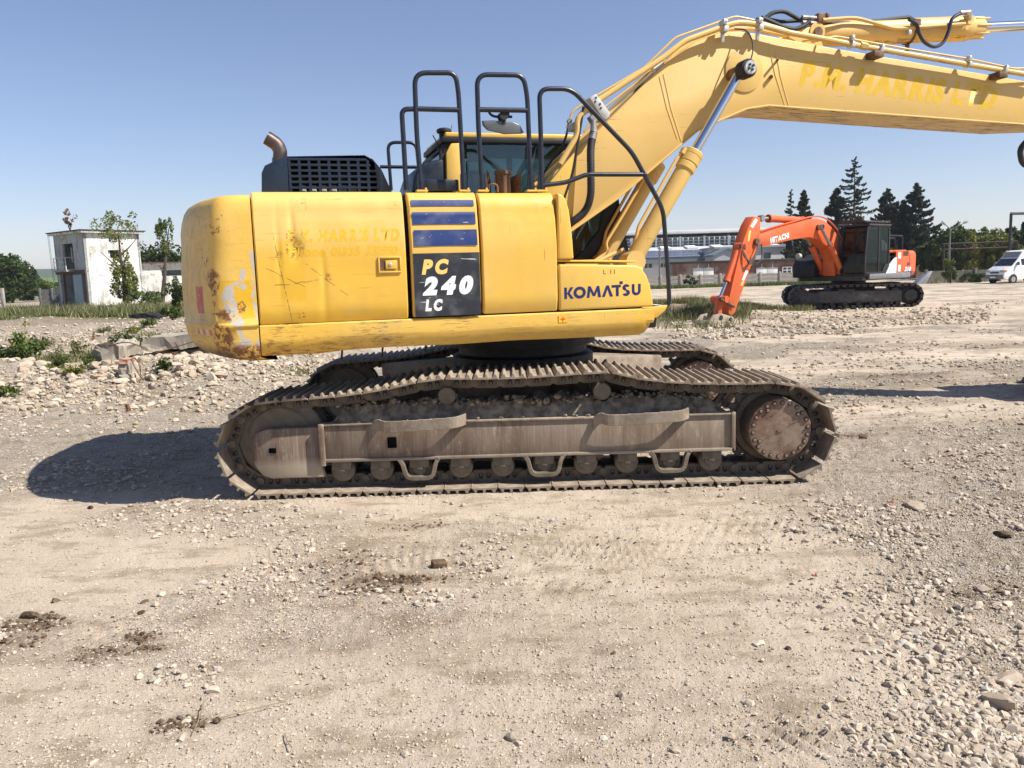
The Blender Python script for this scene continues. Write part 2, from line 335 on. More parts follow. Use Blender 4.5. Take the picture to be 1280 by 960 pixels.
def decal(name, base, scr=(.55, .57, .6), amt=1.0):
    n = NT(name); a = n.rg(n.noise(5, 2, n.mp(sc=(1, 1, 7), rot=(0, .7, 0)), dist=.3), .70, .712); b = n.rg(n.noise(6, 2, n.mp(sc=(1.2, 1, 9), rot=(0, -.5, 0)), dist=.2), .705, .715)
    k = n.mt('MULTIPLY', n.mt('MAXIMUM', a, b), amt*.8); c = n.rg(n.noise(70, 3), .72, .74); col = n.mix(n.mt('MAXIMUM', k, c), base, scr)
    col = n.mix(n.rg(n.noise(6, 5), .45, .75, 0, .25), col, (.3, .3, .3)); n.P(Base_Color=col, Roughness=.52); return n.m
M['blue'] = decal('blue_decal', (.005, .024, .13)); M['blackdecal'] = decal('black_decal', (.013, .016, .022))
M['white'] = simple('white_decal', (.78, .78, .76), .45, var=.06)
M['navy'] = simple('navy_letters', (.005, .010, .10), .5, var=.1)
M['decy'] = simple('yellow_letters', (.80, .54, .14), .45, var=.06)
M['chrome'] = NT('chrome_rod').P(Base_Color=(.62, .64, .68), Metallic=1., Roughness=.14).m
M['steel'] = simple('worn_steel', (.33, .31, .29), .45, metal=.7, var=.3, scale=20)
M['zinc'] = simple('zinc_fitting', (.55, .54, .50), .4, metal=.6, var=.2, scale=20)
M['greybox'] = simple('pale_grey_paint', (.42, .42, .39), .5, var=.12, scale=9)
M['brown'] = simple('rusty_brown', (.13, .065, .03), .7, var=.5, scale=12, bump=.3)
M['exh'] = simple('heated_steel', (.11, .085, .075), .42, metal=.7, var=.4, scale=9)
M['gl'] = None
def glass(name, tint, dirt=.12, rough=.03, gs=.9):
    n = NT(name); g = n.nd('ShaderNodeBsdfTransparent'); g.inputs[0].default_value = (*tint, 1); gl = n.nd('ShaderNodeBsdfGlossy'); gl.inputs['Roughness'].default_value = rough
    gl.inputs[0].default_value = (.8, .9, .95, 1) if gs > .5 else (.35, .4, .42, 1)
    fr = n.nd('ShaderNodeFresnel'); fr.inputs[0].default_value = 1.52; mx = n.nd('ShaderNodeMixShader')
    n.st(mx.inputs[0], n.mt('ADD', n.mt('MULTIPLY', fr.outputs[0], gs), .03)); n.t.links.new(g.outputs[0], mx.inputs[1]); n.t.links.new(gl.outputs[0], mx.inputs[2])
    di = n.nd('ShaderNodeBsdfDiffuse'); di.inputs[0].default_value = (.30, .30, .27, 1); m2 = n.nd('ShaderNodeMixShader')
    n.st(m2.inputs[0], n.rg(n.noise(3, 4), .4, .8, .01, dirt)); n.t.links.new(mx.outputs[0], m2.inputs[1]); n.t.links.new(di.outputs[0], m2.inputs[2])
    n.t.links.new(m2.outputs[0], n.out.inputs[0]); return n.m
M['gl'] = glass('tinted_glass', (.42, .56, .55)); M['gl2'] = glass('dark_tinted_glass', (.36, .42, .40), .02, gs=.5)
def track_mat(name, a, b, dust, lvl, metal=.0, top=0):
    n = NT(name); geo = n.nd('ShaderNodeNewGeometry'); nz = n.xyz(geo.outputs['Normal'])[2]
    base = n.mix(n.rg(n.noise(14, 6, rough=.7), .35, .65), a, b); d = n.mt('ADD', n.rg(n.noise(5, 6, rough=.7), .35, .7, lvl-.35, lvl+.35), n.rg(nz, .3, .9, 0, top)); d = n.mt('MINIMUM', n.mt('MAXIMUM', d, 0), 1)
    n.P(Base_Color=n.mix(d, base, dust), Roughness=n.rg(d, 0, 1, .5, .95), Metallic=metal); n.bump(n.noise(45, 6, rough=.7), .35, .006); return n.m
DUST = (.36, .30, .22)
M['shoe'] = track_mat('track_shoe_steel', (.12, .075, .05), (.20, .15, .115), DUST, .55, top=.05)
M['link'] = track_mat('track_link_steel', (.055, .04, .03), (.11, .085, .06), (.23, .185, .13), .45)
M['idler'] = track_mat('idler_steel', (.075, .06, .045), (.13, .105, .08), (.22, .18, .13), .45)
M['roller'] = track_mat('roller_steel', (.05, .042, .03), (.10, .085, .06), (.20, .165, .12), .45)
def frame_mat():
    n = NT('track_frame_steel'); x, y, z = n.xyz(); streak = n.noise(5, 3, n.mp(sc=(2.2, 1, .25)), rough=.6)
    c = n.mix(n.rg(streak, .3, .7), (.125, .078, .052), (.21, .16, .115)); c = n.mix(n.rg(n.noise(1.7, 4), .4, .65, 0, .7), c, (.24, .19, .14))
    fs = n.noise(30, 3, n.mp(sc=(2.4, 1, .12))); c = n.mix(n.rg(fs, .55, .7, 0, .35), c, (.34, .29, .23)); c = n.mix(n.rg(fs, .40, .30, 0, .35), c, (.07, .045, .035))
    d = n.mt('MAXIMUM', n.rg(z, .30, .24, 0, .75, False), n.rg(n.mt('ADD', z, n.mt('MULTIPLY', n.noise(20, 4), .1)), .57, .63, 0, .9)); d = n.mt('MAXIMUM', d, n.rg(n.noise(11, 6, n.mp(sc=(1.3, 1, .5)), rough=.75), .54, .68, 0, .6))
    n.P(Base_Color=n.mix(d, c, DUST), Roughness=.72); n.bump(n.noise(40, 6, rough=.7), .3, .006); return n.m
M['frame'] = frame_mat(); M['bar'] = track_mat('step_bar_steel', (.13, .09, .065), (.20, .155, .115), DUST, .45); M['hole'] = simple('cavity_shade', (.004, .004, .004), 1, spec=0)  # matt black blocks stand in for the shade inside uncut holes
def cover_mat():
    n = NT('drive_cover_steel'); c = n.mix(n.rg(n.noise(9, 6, rough=.75), .35, .7), (.13, .065, .042), (.25, .16, .11)); s = n.rg(n.noise(12, 3, n.mp(sc=(1, 1, 6), rot=(0, .6, 0))), .64, .68, 0, .6)
    c = n.mix(s, c, (.40, .32, .25)); c = n.mix(n.rg(n.noise(3.5, 5, rough=.7), .45, .7, 0, .6), c, DUST); n.P(Base_Color=c, Roughness=.62, Metallic=.2); n.bump(n.noise(50, 5), .2, .004); return n.m
M['cover'] = cover_mat()
M['dirt'] = simple('caked_dirt', (.20, .165, .12), .95, var=.45, scale=16, bump=.6, bs=50)
# ------------------------------------------------------------ YELLOW EXCAVATOR
EO = Vector((.11, 7.53, 0)); EB = R(16)
EX = empty('yellow_excavator', EO, EB, 'large weathered yellow crawler excavator side-on in the foreground, rust on its counterweight', 'excavator')
BM_ = Matrix.Rotation(EB, 3, 'Z')
def bp(x, y, v):                          # photo ray -> machine coordinates on the upright plane v metres to its right-hand side
    d = BM_.transposed() @ ray(x, y); c = BM_.transposed() @ (CAMP-EO); t = (-v-c.y)/d.y; return c+d*t
def B(u, v, z): return Vector((u, -v, z))
def uz(x, y, v): p = bp(x, y, v); return (p.x, p.z)
# --- tracks (kept square to the photo while the house is slewed)
PLATE = [(-2.08, .035), (-1.0, .03), (0, .03), (1.2, .03), (2.1, .03), (2.24, .07), (2.37, .18), (2.43, .34), (2.42, .50), (2.34, .64), (2.21, .73), (2.05, .785), (1.66, .79), (1.25, .81), (.95, .85), (.74, .905), (.49, .90), (.12, .885), (-.25, .885), (-.5, .895), (-.7, .875), (-.99, .82), (-1.31, .785), (-1.7, .765), (-1.93, .745), (-2.12, .65), (-2.22, .50), (-2.245, .34), (-2.19, .19)]
def resample(pts, N, ofs=0.0):
    P = [Vector((a, 0, b)) for a, b in pts]; P.append(P[0]); S = spline(P, 10); L = [0]
    for a, b in zip(S, S[1:]): L.append(L[-1]+(b-a).length)
    out = []
    for k in range(N):
        d = ((k+ofs)/N*L[-1]) % L[-1]; i = max(j for j in range(len(L)) if L[j] <= d); i = min(i, len(S)-2)
        out.append(S[i].lerp(S[i+1], (d-L[i])/max(1e-6, L[i+1]-L[i])))
    return out, L[-1]
def shoe_mesh(w=.345, p=.2):
    m = MB(); h = p/2
    prof = [(-h+.004, -.010), (-h+.02, .0), (-h+.030, .024), (-h+.044, .024), (-h+.052, .002), (-.012, .002), (-.006, .027), (.008, .027), (.014, .002), (h-.045, .002), (h-.036, .026), (h-.020, .026), (h-.010, .004), (h-.004, -.002), (h-.001, -.016), (h-.006, -.016), (-h+.02, -.014), (-h+.004, -.020)]
    return m.prism(prof, -w, w)
def link_mesh(p=.2):
    m = MB(); h = p/2
    for sgn in (-1, 1):
        a = [(-h-.02, -.075), (-h-.034, -.050), (-h-.015, -.012), (h-.015, -.012), (h+.012, -.03), (h+.022, -.060), (h+.006, -.092), (h-.02, -.106), (-h+.03, -.106)]
        m.prism(a, sgn*.085, sgn*.145)
        m.lathe([(.034, 0), (.034, .014), (.026, .018)], (-h-.004, sgn*.143, -.060), (0, sgn, 0), 16); m.cur = 1
        for x in (-.028, .030): m.prism([(x-.017, -.078), (x+.017, -.078), (x+.017, -.046), (x+.009, -.034), (x-.009, -.034), (x-.017, -.046)], sgn*.1435, sgn*.1462)  # raised black patches stand in for the shade in the link windows
        m.cur = 2
        for x in (-.028, .030): m.cyl((x, sgn*.145, -.068), (x, sgn*.153, -.068), .010, 6)
        m.cur = 0
    m.cyl((-h, -.105, -.06), (-h, .105, -.06), .022, 10)
    return m
def build_track(cy, near):
    TR = (0, 0, -EB)
    def T(x, dy, z): return Vector((x-EO.x, cy+dy-EO.y, z))
    N = 48; fine, _ = resample(PLATE, 400); inner = []
    for i, q in enumerate(fine): t = (fine[(i+3) % 400]-fine[i-3]).normalized(); inner.append(q-Vector((t.z, 0, -t.x))*.062)
    L = [0]
    for i in range(400): L.append(L[-1]+(inner[(i+1) % 400]-inner[i]).length)
    pitch = L[-1]/N; pts = []; ofs = .35 if near else .1
    for k in range(N):
        dd = (k+ofs)*pitch % L[-1]; i = min(max(j for j in range(401) if L[j] <= dd), 399); pts.append(inner[i].lerp(inner[(i+1) % 400], (dd-L[i])/(L[i+1]-L[i])))
    sh0 = lk0 = None
    Rz = Matrix.Rotation(-EB, 4, 'Z')
    for k in range(N):
        a, b = pts[k], pts[(k+1) % N]; mid = (a+b)/2; d = (b-a).normalized(); ang = math.atan2(d.z, d.x)
        # path runs clockwise seen from the camera side: outward normal is to its right
        nrm = Vector((d.z, 0, -d.x)); X = d; Z = nrm; Y = Z.cross(X)
        Mx = Matrix((X, Y, Z)).transposed().to_4x4(); mid = mid+nrm*.062; loc = T(mid.x, 0, mid.z)
        Mw = Rz @ (Matrix.Translation(loc) @ Mx)
        if sh0 is None:
            sh0 = shoe_mesh(p=pitch).build('track_shoe', M['shoe'], EX, bevel=.002, seg=1); sh = sh0
            lk0 = link_mesh(pitch).build('track_link', [M['link'], M['black'], M['idler']], EX, bevel=0); lk = lk0
        elif near or True:
            sh = inst(sh0, 'track_shoe', EX); lk = inst(lk0, 'track_link', EX)
        sh.matrix_basis = Mw; lk.matrix_basis = Mw
    f = -1  # toward camera
    # roller frame
    m = MB(); dy = -.27
    prof = [(-1.44, .275), (-1.44, .535), (1.66, .545), (1.66, .275)]
    m.prism(prof, T(0, dy, 0).y, T(0, dy+.06, 0).y)
    fr = [(T(p[0], 0, 0).x, p[1]) for p in prof]
    m = MB(); m.prism(fr, T(0, dy, 0).y, T(0, dy+.54, 0).y)
    top = [(T(x, 0, 0).x, z) for x, z in ((-1.40, .53), (-1.35, .60), (1.55, .60), (1.60, .53))]; m.prism(top, T(0, dy+.09, 0).y, T(0, dy+.47, 0).y)
    tr = m.build('track_frame', M['frame'], EX, bevel=.012, rot=TR)
    for (x0, x1, z0, z1, y) in ((-1.45, 1.68, .262, .285, -.285), (-1.475, -1.435, .235, .56, -.295), (1.655, 1.685, .262, .56, -.285), (-1.46, 1.66, .538, .556, -.278)):
        mm = MB(); mm.box(T((x0+x1)/2, y+.04, (z0+z1)/2), (x1-x0, .09, z1-z0)); mm.build('flange', M['frame'], tr, bevel=.005)
    # front yoke
    yk = [(-1.97, .22), (-1.99, .26), (-1.99, .46), (-1.95, .51), (-1.86, .53), (-1.47, .535), (-1.47, .215), (-1.45, .14), (-1.86, .14), (-1.93, .165)]
    m = MB(); m.prism([(T(a, 0, 0).x, b) for a, b in yk], T(0, -.26, 0).y, T(0, -.19, 0).y); m.build('idler_yoke', M['frame'], EX, bevel=.015, rot=TR); m = MB(); m.prism([(T(a, 0, 0).x, b) for a, b in yk], T(0, .19, 0).y, T(0, .26, 0).y)
    m.build('idler_yoke', M['frame'], EX, bevel=.015, rot=TR)
    m = MB(); m.box(T(-1.84, -.262, .362), (.055, .012, .04)); m.build('yoke_slot_shade', M['hole'], EX, bevel=.012, seg=3, rot=TR)
    m = MB(); m.box(T(-.925, -.272, .40), (.07, .012, .085)); m.build('frame_hole_shade', M['hole'], EX, bevel=.025, seg=3, rot=TR)
    # idler
    m = MB(); c = T(-1.80, -.16, .43); m.lathe([(.02, 0), (.24, 0), (.25, .008), (.27, .02), (.305, .02), (.335, .03), (.335, .085), (.305, .09), (.305, .17), (.335, .175), (.335, .23), (.30, .25), (.24, .26), (.02, .26)], c, (0, 1, 0), 48)
    m.build('idler_wheel', M['idler'], EX, rot=TR)
    # sprocket: toothed ring + drive housing + bolted cover
    c = Vector((2.02, 0, .415)); m = MB(); nt = 21; poly = []
    for k in range(nt):
        for da, rr in ((-.5, .305), (-.30, .315), (-.17, .36), (.17, .36), (.30, .315)):
            a = 2*math.pi*(k+da)/nt; poly.append((T(c.x, 0, 0).x+rr*math.cos(a), c.z+rr*math.sin(a)))
    m.prism(poly, T(0, -.035, 0).y, T(0, .035, 0).y)
    m.lathe([(.30, 0), (.29, -.02), (.285, -.03)], T(c.x, -.035, c.z), (0, 1, 0), 40)
    sp = m.build('drive_sprocket', M['link'], EX, bevel=.004, seg=1, rot=TR)
    for k in range(24):
        a = 2*math.pi*k/24; q = T(c.x+.262*math.cos(a), -.055, c.z+.262*math.sin(a)); mm = MB().cyl(q+Vector((0, .006, 0)), q-Vector((0, .014, 0)), .011, 6)
        if k == 0: b0 = mm.build('bolt', M['link'], sp); bq = q
        else: inst(b0, 'bolt', sp, q-bq)
    m = MB(); m.lathe([(.245, .02), (.245, -.02), (.238, -.05), (.232, -.235)], T(c.x, -.035, c.z), (0, 1, 0), 48); m.build('drive_housing', M['idler'], EX, rot=TR)
    m = MB(); m.lathe([(.236, 0), (.236, -.018), (.230, -.024), (.05, -.027), (.05, -.027)], T(c.x, -.270, c.z), (0, 1, 0), 56)
    m.box(T(c.x, -.300, c.z), (.045, .008, .028), (0, -.5, 0)); m.box(T(c.x, -.298, c.z), (.34, .004, .005), (0, -.5, 0))
    cv = m.build('drive_cover', M['cover'], EX, rot=TR)
    for k in range(22):
        a = 2*math.pi*(k+.3)/22; q = T(c.x+.208*math.cos(a), -.295, c.z+.208*math.sin(a))
        mm = MB(); mm.lathe([(.0175, 0), (.0175, -.002)], q, (0, 1, 0), 14); mm.cur = 1; mm.lathe([(.012, -.001), (.012, -.011), (.009, -.013)], q, (0, 1, 0), 10)
        if k == 0: b1 = mm.build('cover_bolt', [M['black'], M['cover']], cv); bq1 = q
        else: inst(b1, 'cover_bolt', cv, q-bq1)
    for (a, rr) in ((2.15, .178), (.72, .175), (3.65, .18)):
        q = T(c.x+rr*math.cos(a), -.295, c.z+rr*math.sin(a)); inst(b1, 'cover_bolt', cv, q-bq1)
    if near:
        for (txt, x, z, w) in (('KOMATSU', -.10, .075, .11), ('707', .06, -.13, .06)):
            o = text_mesh('raised_lettering', txt, M['cover'], cv, T(c.x+x, -.297, c.z+z), (math.cos(.55), 0, math.sin(.55)), (-math.sin(.55), 0, math.cos(.55)), w, .018, bold=.01)
    # track rollers, carriers, guards
    r0 = None
    for x in (-1.32, -1.02, -.725, -.41, -.09, .23, .55, .865, 1.19, 1.51):
        q = T(x, -.245, .185)
        if r0 is None:
            m = MB(); m.lathe([(.03, -.005), (.05, -.005), (.055, .01), (.086, .02), (.092, .03), (.092, .06), (.075, .065), (.075, .42), (.092, .425), (.092, .46), (.055, .475), (.05, .49), (.03, .49)], q, (0, 1, 0), 28); r0 = m.build('track_roller', M['roller'], EX, rot=TR); rq = q
            cap = MB(); cap.box(q+Vector((0, -.010, .055)), (.150, .035, .085)); cap.box(q+Vector((0, -.018, .006)), (.05, .016, .022)); cap0 = cap.build('roller_bracket', M['roller'], EX, bevel=.008, rot=TR)
        else:
            dq = Rz.to_3x3() @ (q-rq); o = inst(r0, 'track_roller', EX, dq, TR); inst(cap0, 'roller_bracket', EX, dq, TR)
    for x in (-.50, .685):
        m = MB(); m.lathe([(.03, 0), (.062, 0), (.068, .008), (.068, .05), (.055, .055), (.055, .34), (.068, .345), (.068, .36)], T(x, -.215, .735), (0, 1, 0), 28); m.build('carrier_roller', M['roller'], EX, rot=TR)
        m = MB(); m.box(T(x+.02, .03, .65), (.10, .12, .14)); m.build('carrier_bracket', M['frame'], EX, bevel=.01, rot=TR)
        m = MB(); m.box(T(x+.01, -.12, .625), (.17, .02, .075)); m.build('bracket_recess_shade', M['hole'], EX, bevel=.015, rot=TR)
    for x in (-.725, .23, 1.19):           # U-shaped track guides
        m = MB()
        for dy in (-.262,):
            P = arc_path([T(x-.150, dy, .268), T(x-.125, dy-.01, .235), T(x-.100, dy-.015, .120), T(x+.100, dy-.015, .120), T(x+.125, dy-.01, .235), T(x+.150, dy, .268)], .05, 4)
            for a, b in zip(P, P[1:]):
                mid = (a+b)/2; m.box(mid, ((b-a).length+.010, .055, .032), (0, -math.atan2(b.z-a.z, b.x-a.x), 0))
        m.build('track_guide', M['link'], EX, bevel=.004, seg=1, rot=TR)
    # raised step bars
    for (x0, x1, fl) in ((-1.02, -.36, 1), (.66, 1.33, 1)):
        m = MB(); z = .545; P = [T(x0-.05, -.272, .50), T(x0+.0, -.30, .545), T(x0+.10, -.345, z-.01), T(x1-.14, -.350, z+.005), T(x1-.04, -.33, z+.015), T(x1, -.272, z+.02)]
        P = spline(P, 4)
        for a, b in zip(P, P[1:]):
            d = b-a; mid = (a+b)/2; m.box(mid, (d.length+.006, .014, .085), (0, 0, math.atan2(d.y, d.x)))
        m.build('step_bar', M['bar'], EX, bevel=.003, seg=1, rot=TR)
    # dirt lying on the frame
    rr = random.Random(3 if near else 4); V = []; F = []
    nx, ny = 150, 12; zz = []
    for i in range(nx+1):
        for j in range(ny+1):
            x = -1.38+2.98*i/nx; y = -.245+.42*j/ny; e = min(1, j/3)*min(1, i/4, (nx-i)/4)
            h = .548+e*(.04+.11*float(fbm(x*9, y*12, 4, 5))+.045*float(vn(x*32, y*32, 9))); p = T(x, y, h); V.append((p.x, p.y, p.z))
    F = [(i*(ny+1)+j, (i+1)*(ny+1)+j, (i+1)*(ny+1)+j+1, i*(ny+1)+j+1) for i in range(nx) for j in range(ny)]
    o = np_mesh('packed_dirt', V, F, M['dirt'], EX); o.rotation_euler = TR
    V = []; F = []; ico = [(-.5, 0, .8), (.5, 0, .8), (0, .8, .5), (0, -.8, .5), (.8, .4, 0), (-.8, .4, 0), (-.8, -.4, 0), (.8, -.4, 0), (0, 0, -.6)]; fi = [(0, 3, 1), (0, 1, 2), (1, 4, 2), (1, 7, 4), (3, 7, 1), (0, 6, 3), (0, 5, 6), (0, 2, 5), (2, 4, 8), (5, 2, 8), (6, 5, 8), (3, 6, 8), (7, 3, 8), (4, 7, 8)]
    for k in range(420):
        x = rr.uniform(-1.36, 1.55); y = rr.uniform(-.27, .02); s = rr.uniform(.008, .022)*(1.6 if rr.random() < .1 else 1); base = T(x, y, (.56 if y < -.235 else .555+.05+.11*float(fbm(x*9, y*12, 4, 5))+.02))
        n0 = len(V); V += [base+Vector((a*s*rr.uniform(.7, 1.3), b*s*rr.uniform(.7, 1.3), c*s*rr.uniform(.7, 1.3))) for a, b, c in ico]; F += [tuple(n0+q for q in f) for f in fi]
    o = np_mesh('dirt_clods', [tuple(v) for v in V], F, M['dirt'], EX); o.rotation_euler = TR; o['kind'] = 'stuff'
build_track(6.24, True); build_track(8.82, False)
# --- carbody, slewing ring
m = MB(); TRo = (0, 0, -EB)
for sx in (-1, 1):
    for sy in (-1, 1):
        a0 = Vector((sx*.35, sy*.35, 0)); a1 = Vector((sx*1.35, sy*1.12, 0)); d = (a1-a0).normalized(); pn = Vector((-d.y, d.x, 0))*.24
        vs = []
        for (q, zt, zb) in ((a0, .84, .46), (a1, .74, .34)):
            for s in (-1, 1): vs += [q+pn*s+Vector((0, 0, zb)), q+pn*s+Vector((0, 0, zt))]
        m.add(vs, [(0, 1, 3, 2), (4, 6, 7, 5), (0, 4, 5, 1), (2, 3, 7, 6), (1, 5, 7, 3), (0, 2, 6, 4)])
m.box((0, 0, .62), (1.1, 1.1, .34)); m.build('carbody', M['bar'], EX, bevel=.02, rot=TRo)
m = MB(); m.lathe([(.66, .76), (.66, .90), (.60, .92), (.60, .99), (.68, 1.0), (.68, 1.10), (.5, 1.12)], (0, 0, 0), (0, 0, 1), 48); m.build('slewing_ring', M['black'], EX)
# --- revolving frame
m = MB(); m.box(B(-.70, 0, 1.24), (3.1, 2.2, .16)); m.box(B(-1.55, 0, 1.5), (1.5, 2.35, .5)); m.box(B(.15, .9, 1.45), (1.0, .7, .4)); m.box(B(-1.4, 0, 2.0), (1.75, 2.4, .5)); m.box(B(-.45, .95, 1.9), (.75, .6, .6))
m.box(B(.25, -.82, 1.30), (1.4, .96, .12)); m.build('revolving_frame', M['black'], EX, bevel=.02)
# underside bolts/drips visible below the sill
m = MB()
for u in (-1.75, -1.45, -1.12): m.cyl(B(u, 1.15, 1.13), B(u-.01, 1.15, 1.05), .008, 6)
m.build('drain_stub', M['black'], EX)
# --- body panels: profile in (v, z) swept along u, with dents
def panel(name, mat, u0, u1, zb, zt, vmax=1.35, dents=(), nu=48, extra=None, topin=.16, rtop=.11, chin=.02, slant=0, wob=.003, topflat=.30):
    prof = [(vmax-.055, zb), (vmax-chin-.004, zb), (vmax-chin, zb+.006), (vmax-chin*.3, zb+.07), (vmax-.001, zb+.09)]
    zc = zt-rtop
    n = 16
    for k in range(1, n): prof.append((vmax+.004*math.sin(math.pi*k/n)-.022*sstep(.62, 1, k/n), zb+.09+(zc-.05-zb-.09)*k/n))
    for k in range(9):
        a = math.pi/2*k/8; prof.append((vmax-.03-rtop*.9*(1-math.cos(a)), zc-.05+(rtop+.05)*math.sin(a)))
    prof += [(vmax-.03-rtop*.9-topflat*.5, zt+.004), (vmax-.03-rtop*.9-topflat, zt+.005)]
    L = len(prof)-1; us = [0, .004/(u1-u0), .012/(u1-u0)]+[k/nu for k in range(1, nu)]+[1-.012/(u1-u0), 1-.004/(u1-u0), 1]
    vs = []
    for i, s in enumerate(us):
        u = u0+(u1-u0)*s; e = {0: .010, 1: .003, 2: 0}.get(min(i, len(us)-1-i), 0)
        for (v, z) in prof:
            d = 0
            for (du, dz, ru, rz, dep) in dents: d += dep*math.exp(-((u-du)/ru)**2-((z-dz)/rz)**2)
            w = wob*(float(fbm(u*3+5, z*3, 3, 11))-.5)*2
            vv = v-e-d+w; zz = z+(e if z < zb+.02 else 0)
            if extra: vv, zz = extra(u, vv, zz)
            vs.append(B(u, vv, zz))
    k = L+1; fs = [(i*k+j, (i+1)*k+j, (i+1)*k+j+1, i*k+j+1) for i in range(len(us)-1) for j in range(L)]
    n0 = len(vs)   # returned edges inward
    for idx, sg in ((0, 1), (len(us)-1, -1)):
        base = idx*k; ring = []
        for j in range(k): p = vs[base+j]; ring.append(len(vs)); vs.append(Vector((p.x, p.y+.05, p.z-(.03 if j > L-8 else 0))))
        fs += [(base+j, base+j+1, ring[j+1], ring[j]) for j in range(L)]
    m = MB(); m.add(vs, fs); return m.build(name, mat, EX, ang=50)
edoor = panel('engine_door', M['door'], -2.318, -1.272, 1.342, 2.262, dents=((-2.05, 1.87, .045, .07, .022), (-2.16, 1.82, .018, .25, .006), (-2.06, 2.02, .02, .12, .008), (-1.865, 1.66, .022, .13, .008), (-1.87, 1.45, .03, .08, .006), (-1.76, 1.50, .10, .09, -.007), (-1.98, 1.95, .10, .05, -.006), (-2.2, 1.5, .08, .12, .006), (-1.5, 2.1, .2, .05, .004)), nu=110, wob=.006)
panel('stripe_panel', M['yel'], -1.236, -.722, 1.348, 2.256)
panel('pump_door', M['yel'], -.703, -.112, 1.350, 2.252, wob=.004)
# curved corner cover between pump door and boom
def cc(u, v, z): return v-.0, z-.30*max(0, (u+.06)/.12)**2.2 if z > 2.0 else z
m = MB(); prof = [(-.098, 1.742), (-.098, 2.24), (-.062, 2.235), (-.03, 2.20), (-.004, 2.12), (.012, 2.0), (.022, 1.88), (.03, 1.742)]
m.prism(prof, -1.34, -.75); m.build('corner_cover', M['yel'], EX, bevel=.015, seg=3)
# toolbox at the front
tb = [(-.096, 1.350), (-.096, 1.705), (.50, 1.685), (.56, 1.68), (.60, 1.655), (.64, 1.60), (.672, 1.52), (.692, 1.42), (.700, 1.350)]
m = MB(); m.prism(tb, -1.345, -.62); m.build('toolbox', M['yel'], EX, bevel=.016, seg=3)
m = MB(); m.box(B(.24, 1.0, 1.722), (.68, .60, .016), (0, .03, 0)); m.build('toolbox_lid', M['yel'], EX, bevel=.006)
# side sill
def sill_pt(s, t):
    u = -2.320+(.705+2.320)*s; zb = 1.108+.017*float(vn(u*2.2, .5, 3))+(.015 if u > -1.9 else 0)*sstep(-1.95, -1.7, u)
    if u > .60: zb += .10*((u-.60)/.105)**2
    prof = [(1.17, zb+.01), (1.27, zb), (1.29, zb+.004), (1.325, zb+.05), (1.345, zb+.10), (1.347, 1.24), (1.345, 1.328), (1.335, 1.338), (1.25, 1.338)]
    x = t*(len(prof)-1); i = min(int(x), len(prof)-2); f = x-i; v = prof[i][0]*(1-f)+prof[i+1][0]*f; z = prof[i][1]*(1-f)+prof[i+1][1]*f
    v -= .012*math.exp(-((u+1.75)/.3)**2)*(1-min(1, (z-zb)/.12))+.004*(float(fbm(u*5, z*6, 3, 2))-.5)*2
    return B(u, v, z)
m = MB(); m.grid(sill_pt, 90, 16); n0 = len(m.v)
m.prism([(.70, 1.225), (.704, 1.337), (.60, 1.337), (.60, 1.225)], -1.34, -.6); m.build('side_sill', M['sill'], EX, ang=40)
m = MB(); m.prism([(.70, 1.24), (.70, 1.336), (.90, 1.350), (.88, 1.31), (.80, 1.25)], -1.20, -.95); m.build('step_bracket', M['yel'], EX, bevel=.006)
# counterweight: stacked plan outlines
def cw_ring(wi, ri, rc, n=14):
    hw = 1.35-wi; RR = 2.93-ri; side = []
    ux = -math.sqrt(RR*RR-hw*hw); 
    pts = [(-2.327, hw), (-2.40, hw)]
    P0, P1, P2 = Vector((ux+rc, hw)), Vector((ux-.01, hw)), None
    ang0 = math.asin((hw-rc*.9)/RR); P2 = Vector((-RR*math.cos(ang0), RR*math.sin(ang0)))
    for k in range(n+1): t = k/n; q = P0*(1-t)**2+P1*2*t*(1-t)+P2*t*t; pts.append((q.x, q.y))
    for k in range(1, 16): a = ang0*(1-k/15); pts.append((-RR*math.cos(a), RR*math.sin(a)))
    return pts+[(x, -y) for x, y in pts[::-1][1:]]
lv = [(1.085, .10, .25, .16), (1.095, .05, .17, .16), (1.12, .025, .11, .15), (1.17, .008, .05, .14), (1.24, 0, .015, .13), (1.325, 0, .004, .12), (1.335, -.012, -.006, .12), (1.350, -.012, -.006, .12), (1.362, .002, .004, .12), (1.5, .002, 0, .12), (1.75, 0, .005, .12), (1.92, 0, .02, .13), (2.02, .001, .022, .10), (2.10, .004, .035, .10), (2.17, .010, .058, .10), (2.212, .026, .085, .10), (2.231, .045, .115, .10), (2.236, .075, .15, .10)]
rings = [cw_ring(*l[1:]) for l in lv]; k = len(rings[0]); vs = []
for (l, rg_) in zip(lv, rings):
    for (u, v) in rg_: w = .005*(float(fbm(u*4+v*3, l[0]*4, 3, 8))-.5); vs.append(B(u+w, v+w, l[0]))
fs = [(i*k+j, i*k+j+1, (i+1)*k+j+1, (i+1)*k+j) for i in range(len(lv)-1) for j in range(k-1)]+[tuple(range(k)), tuple(range((len(lv)-1)*k, len(lv)*k))]+[(i*k, (i+1)*k, (i+1)*k+k-1, i*k+k-1) for i in range(len(lv)-1)]
m = MB(); m.add(vs, fs); m.build('counterweight', M['cw'], EX, ang=50)
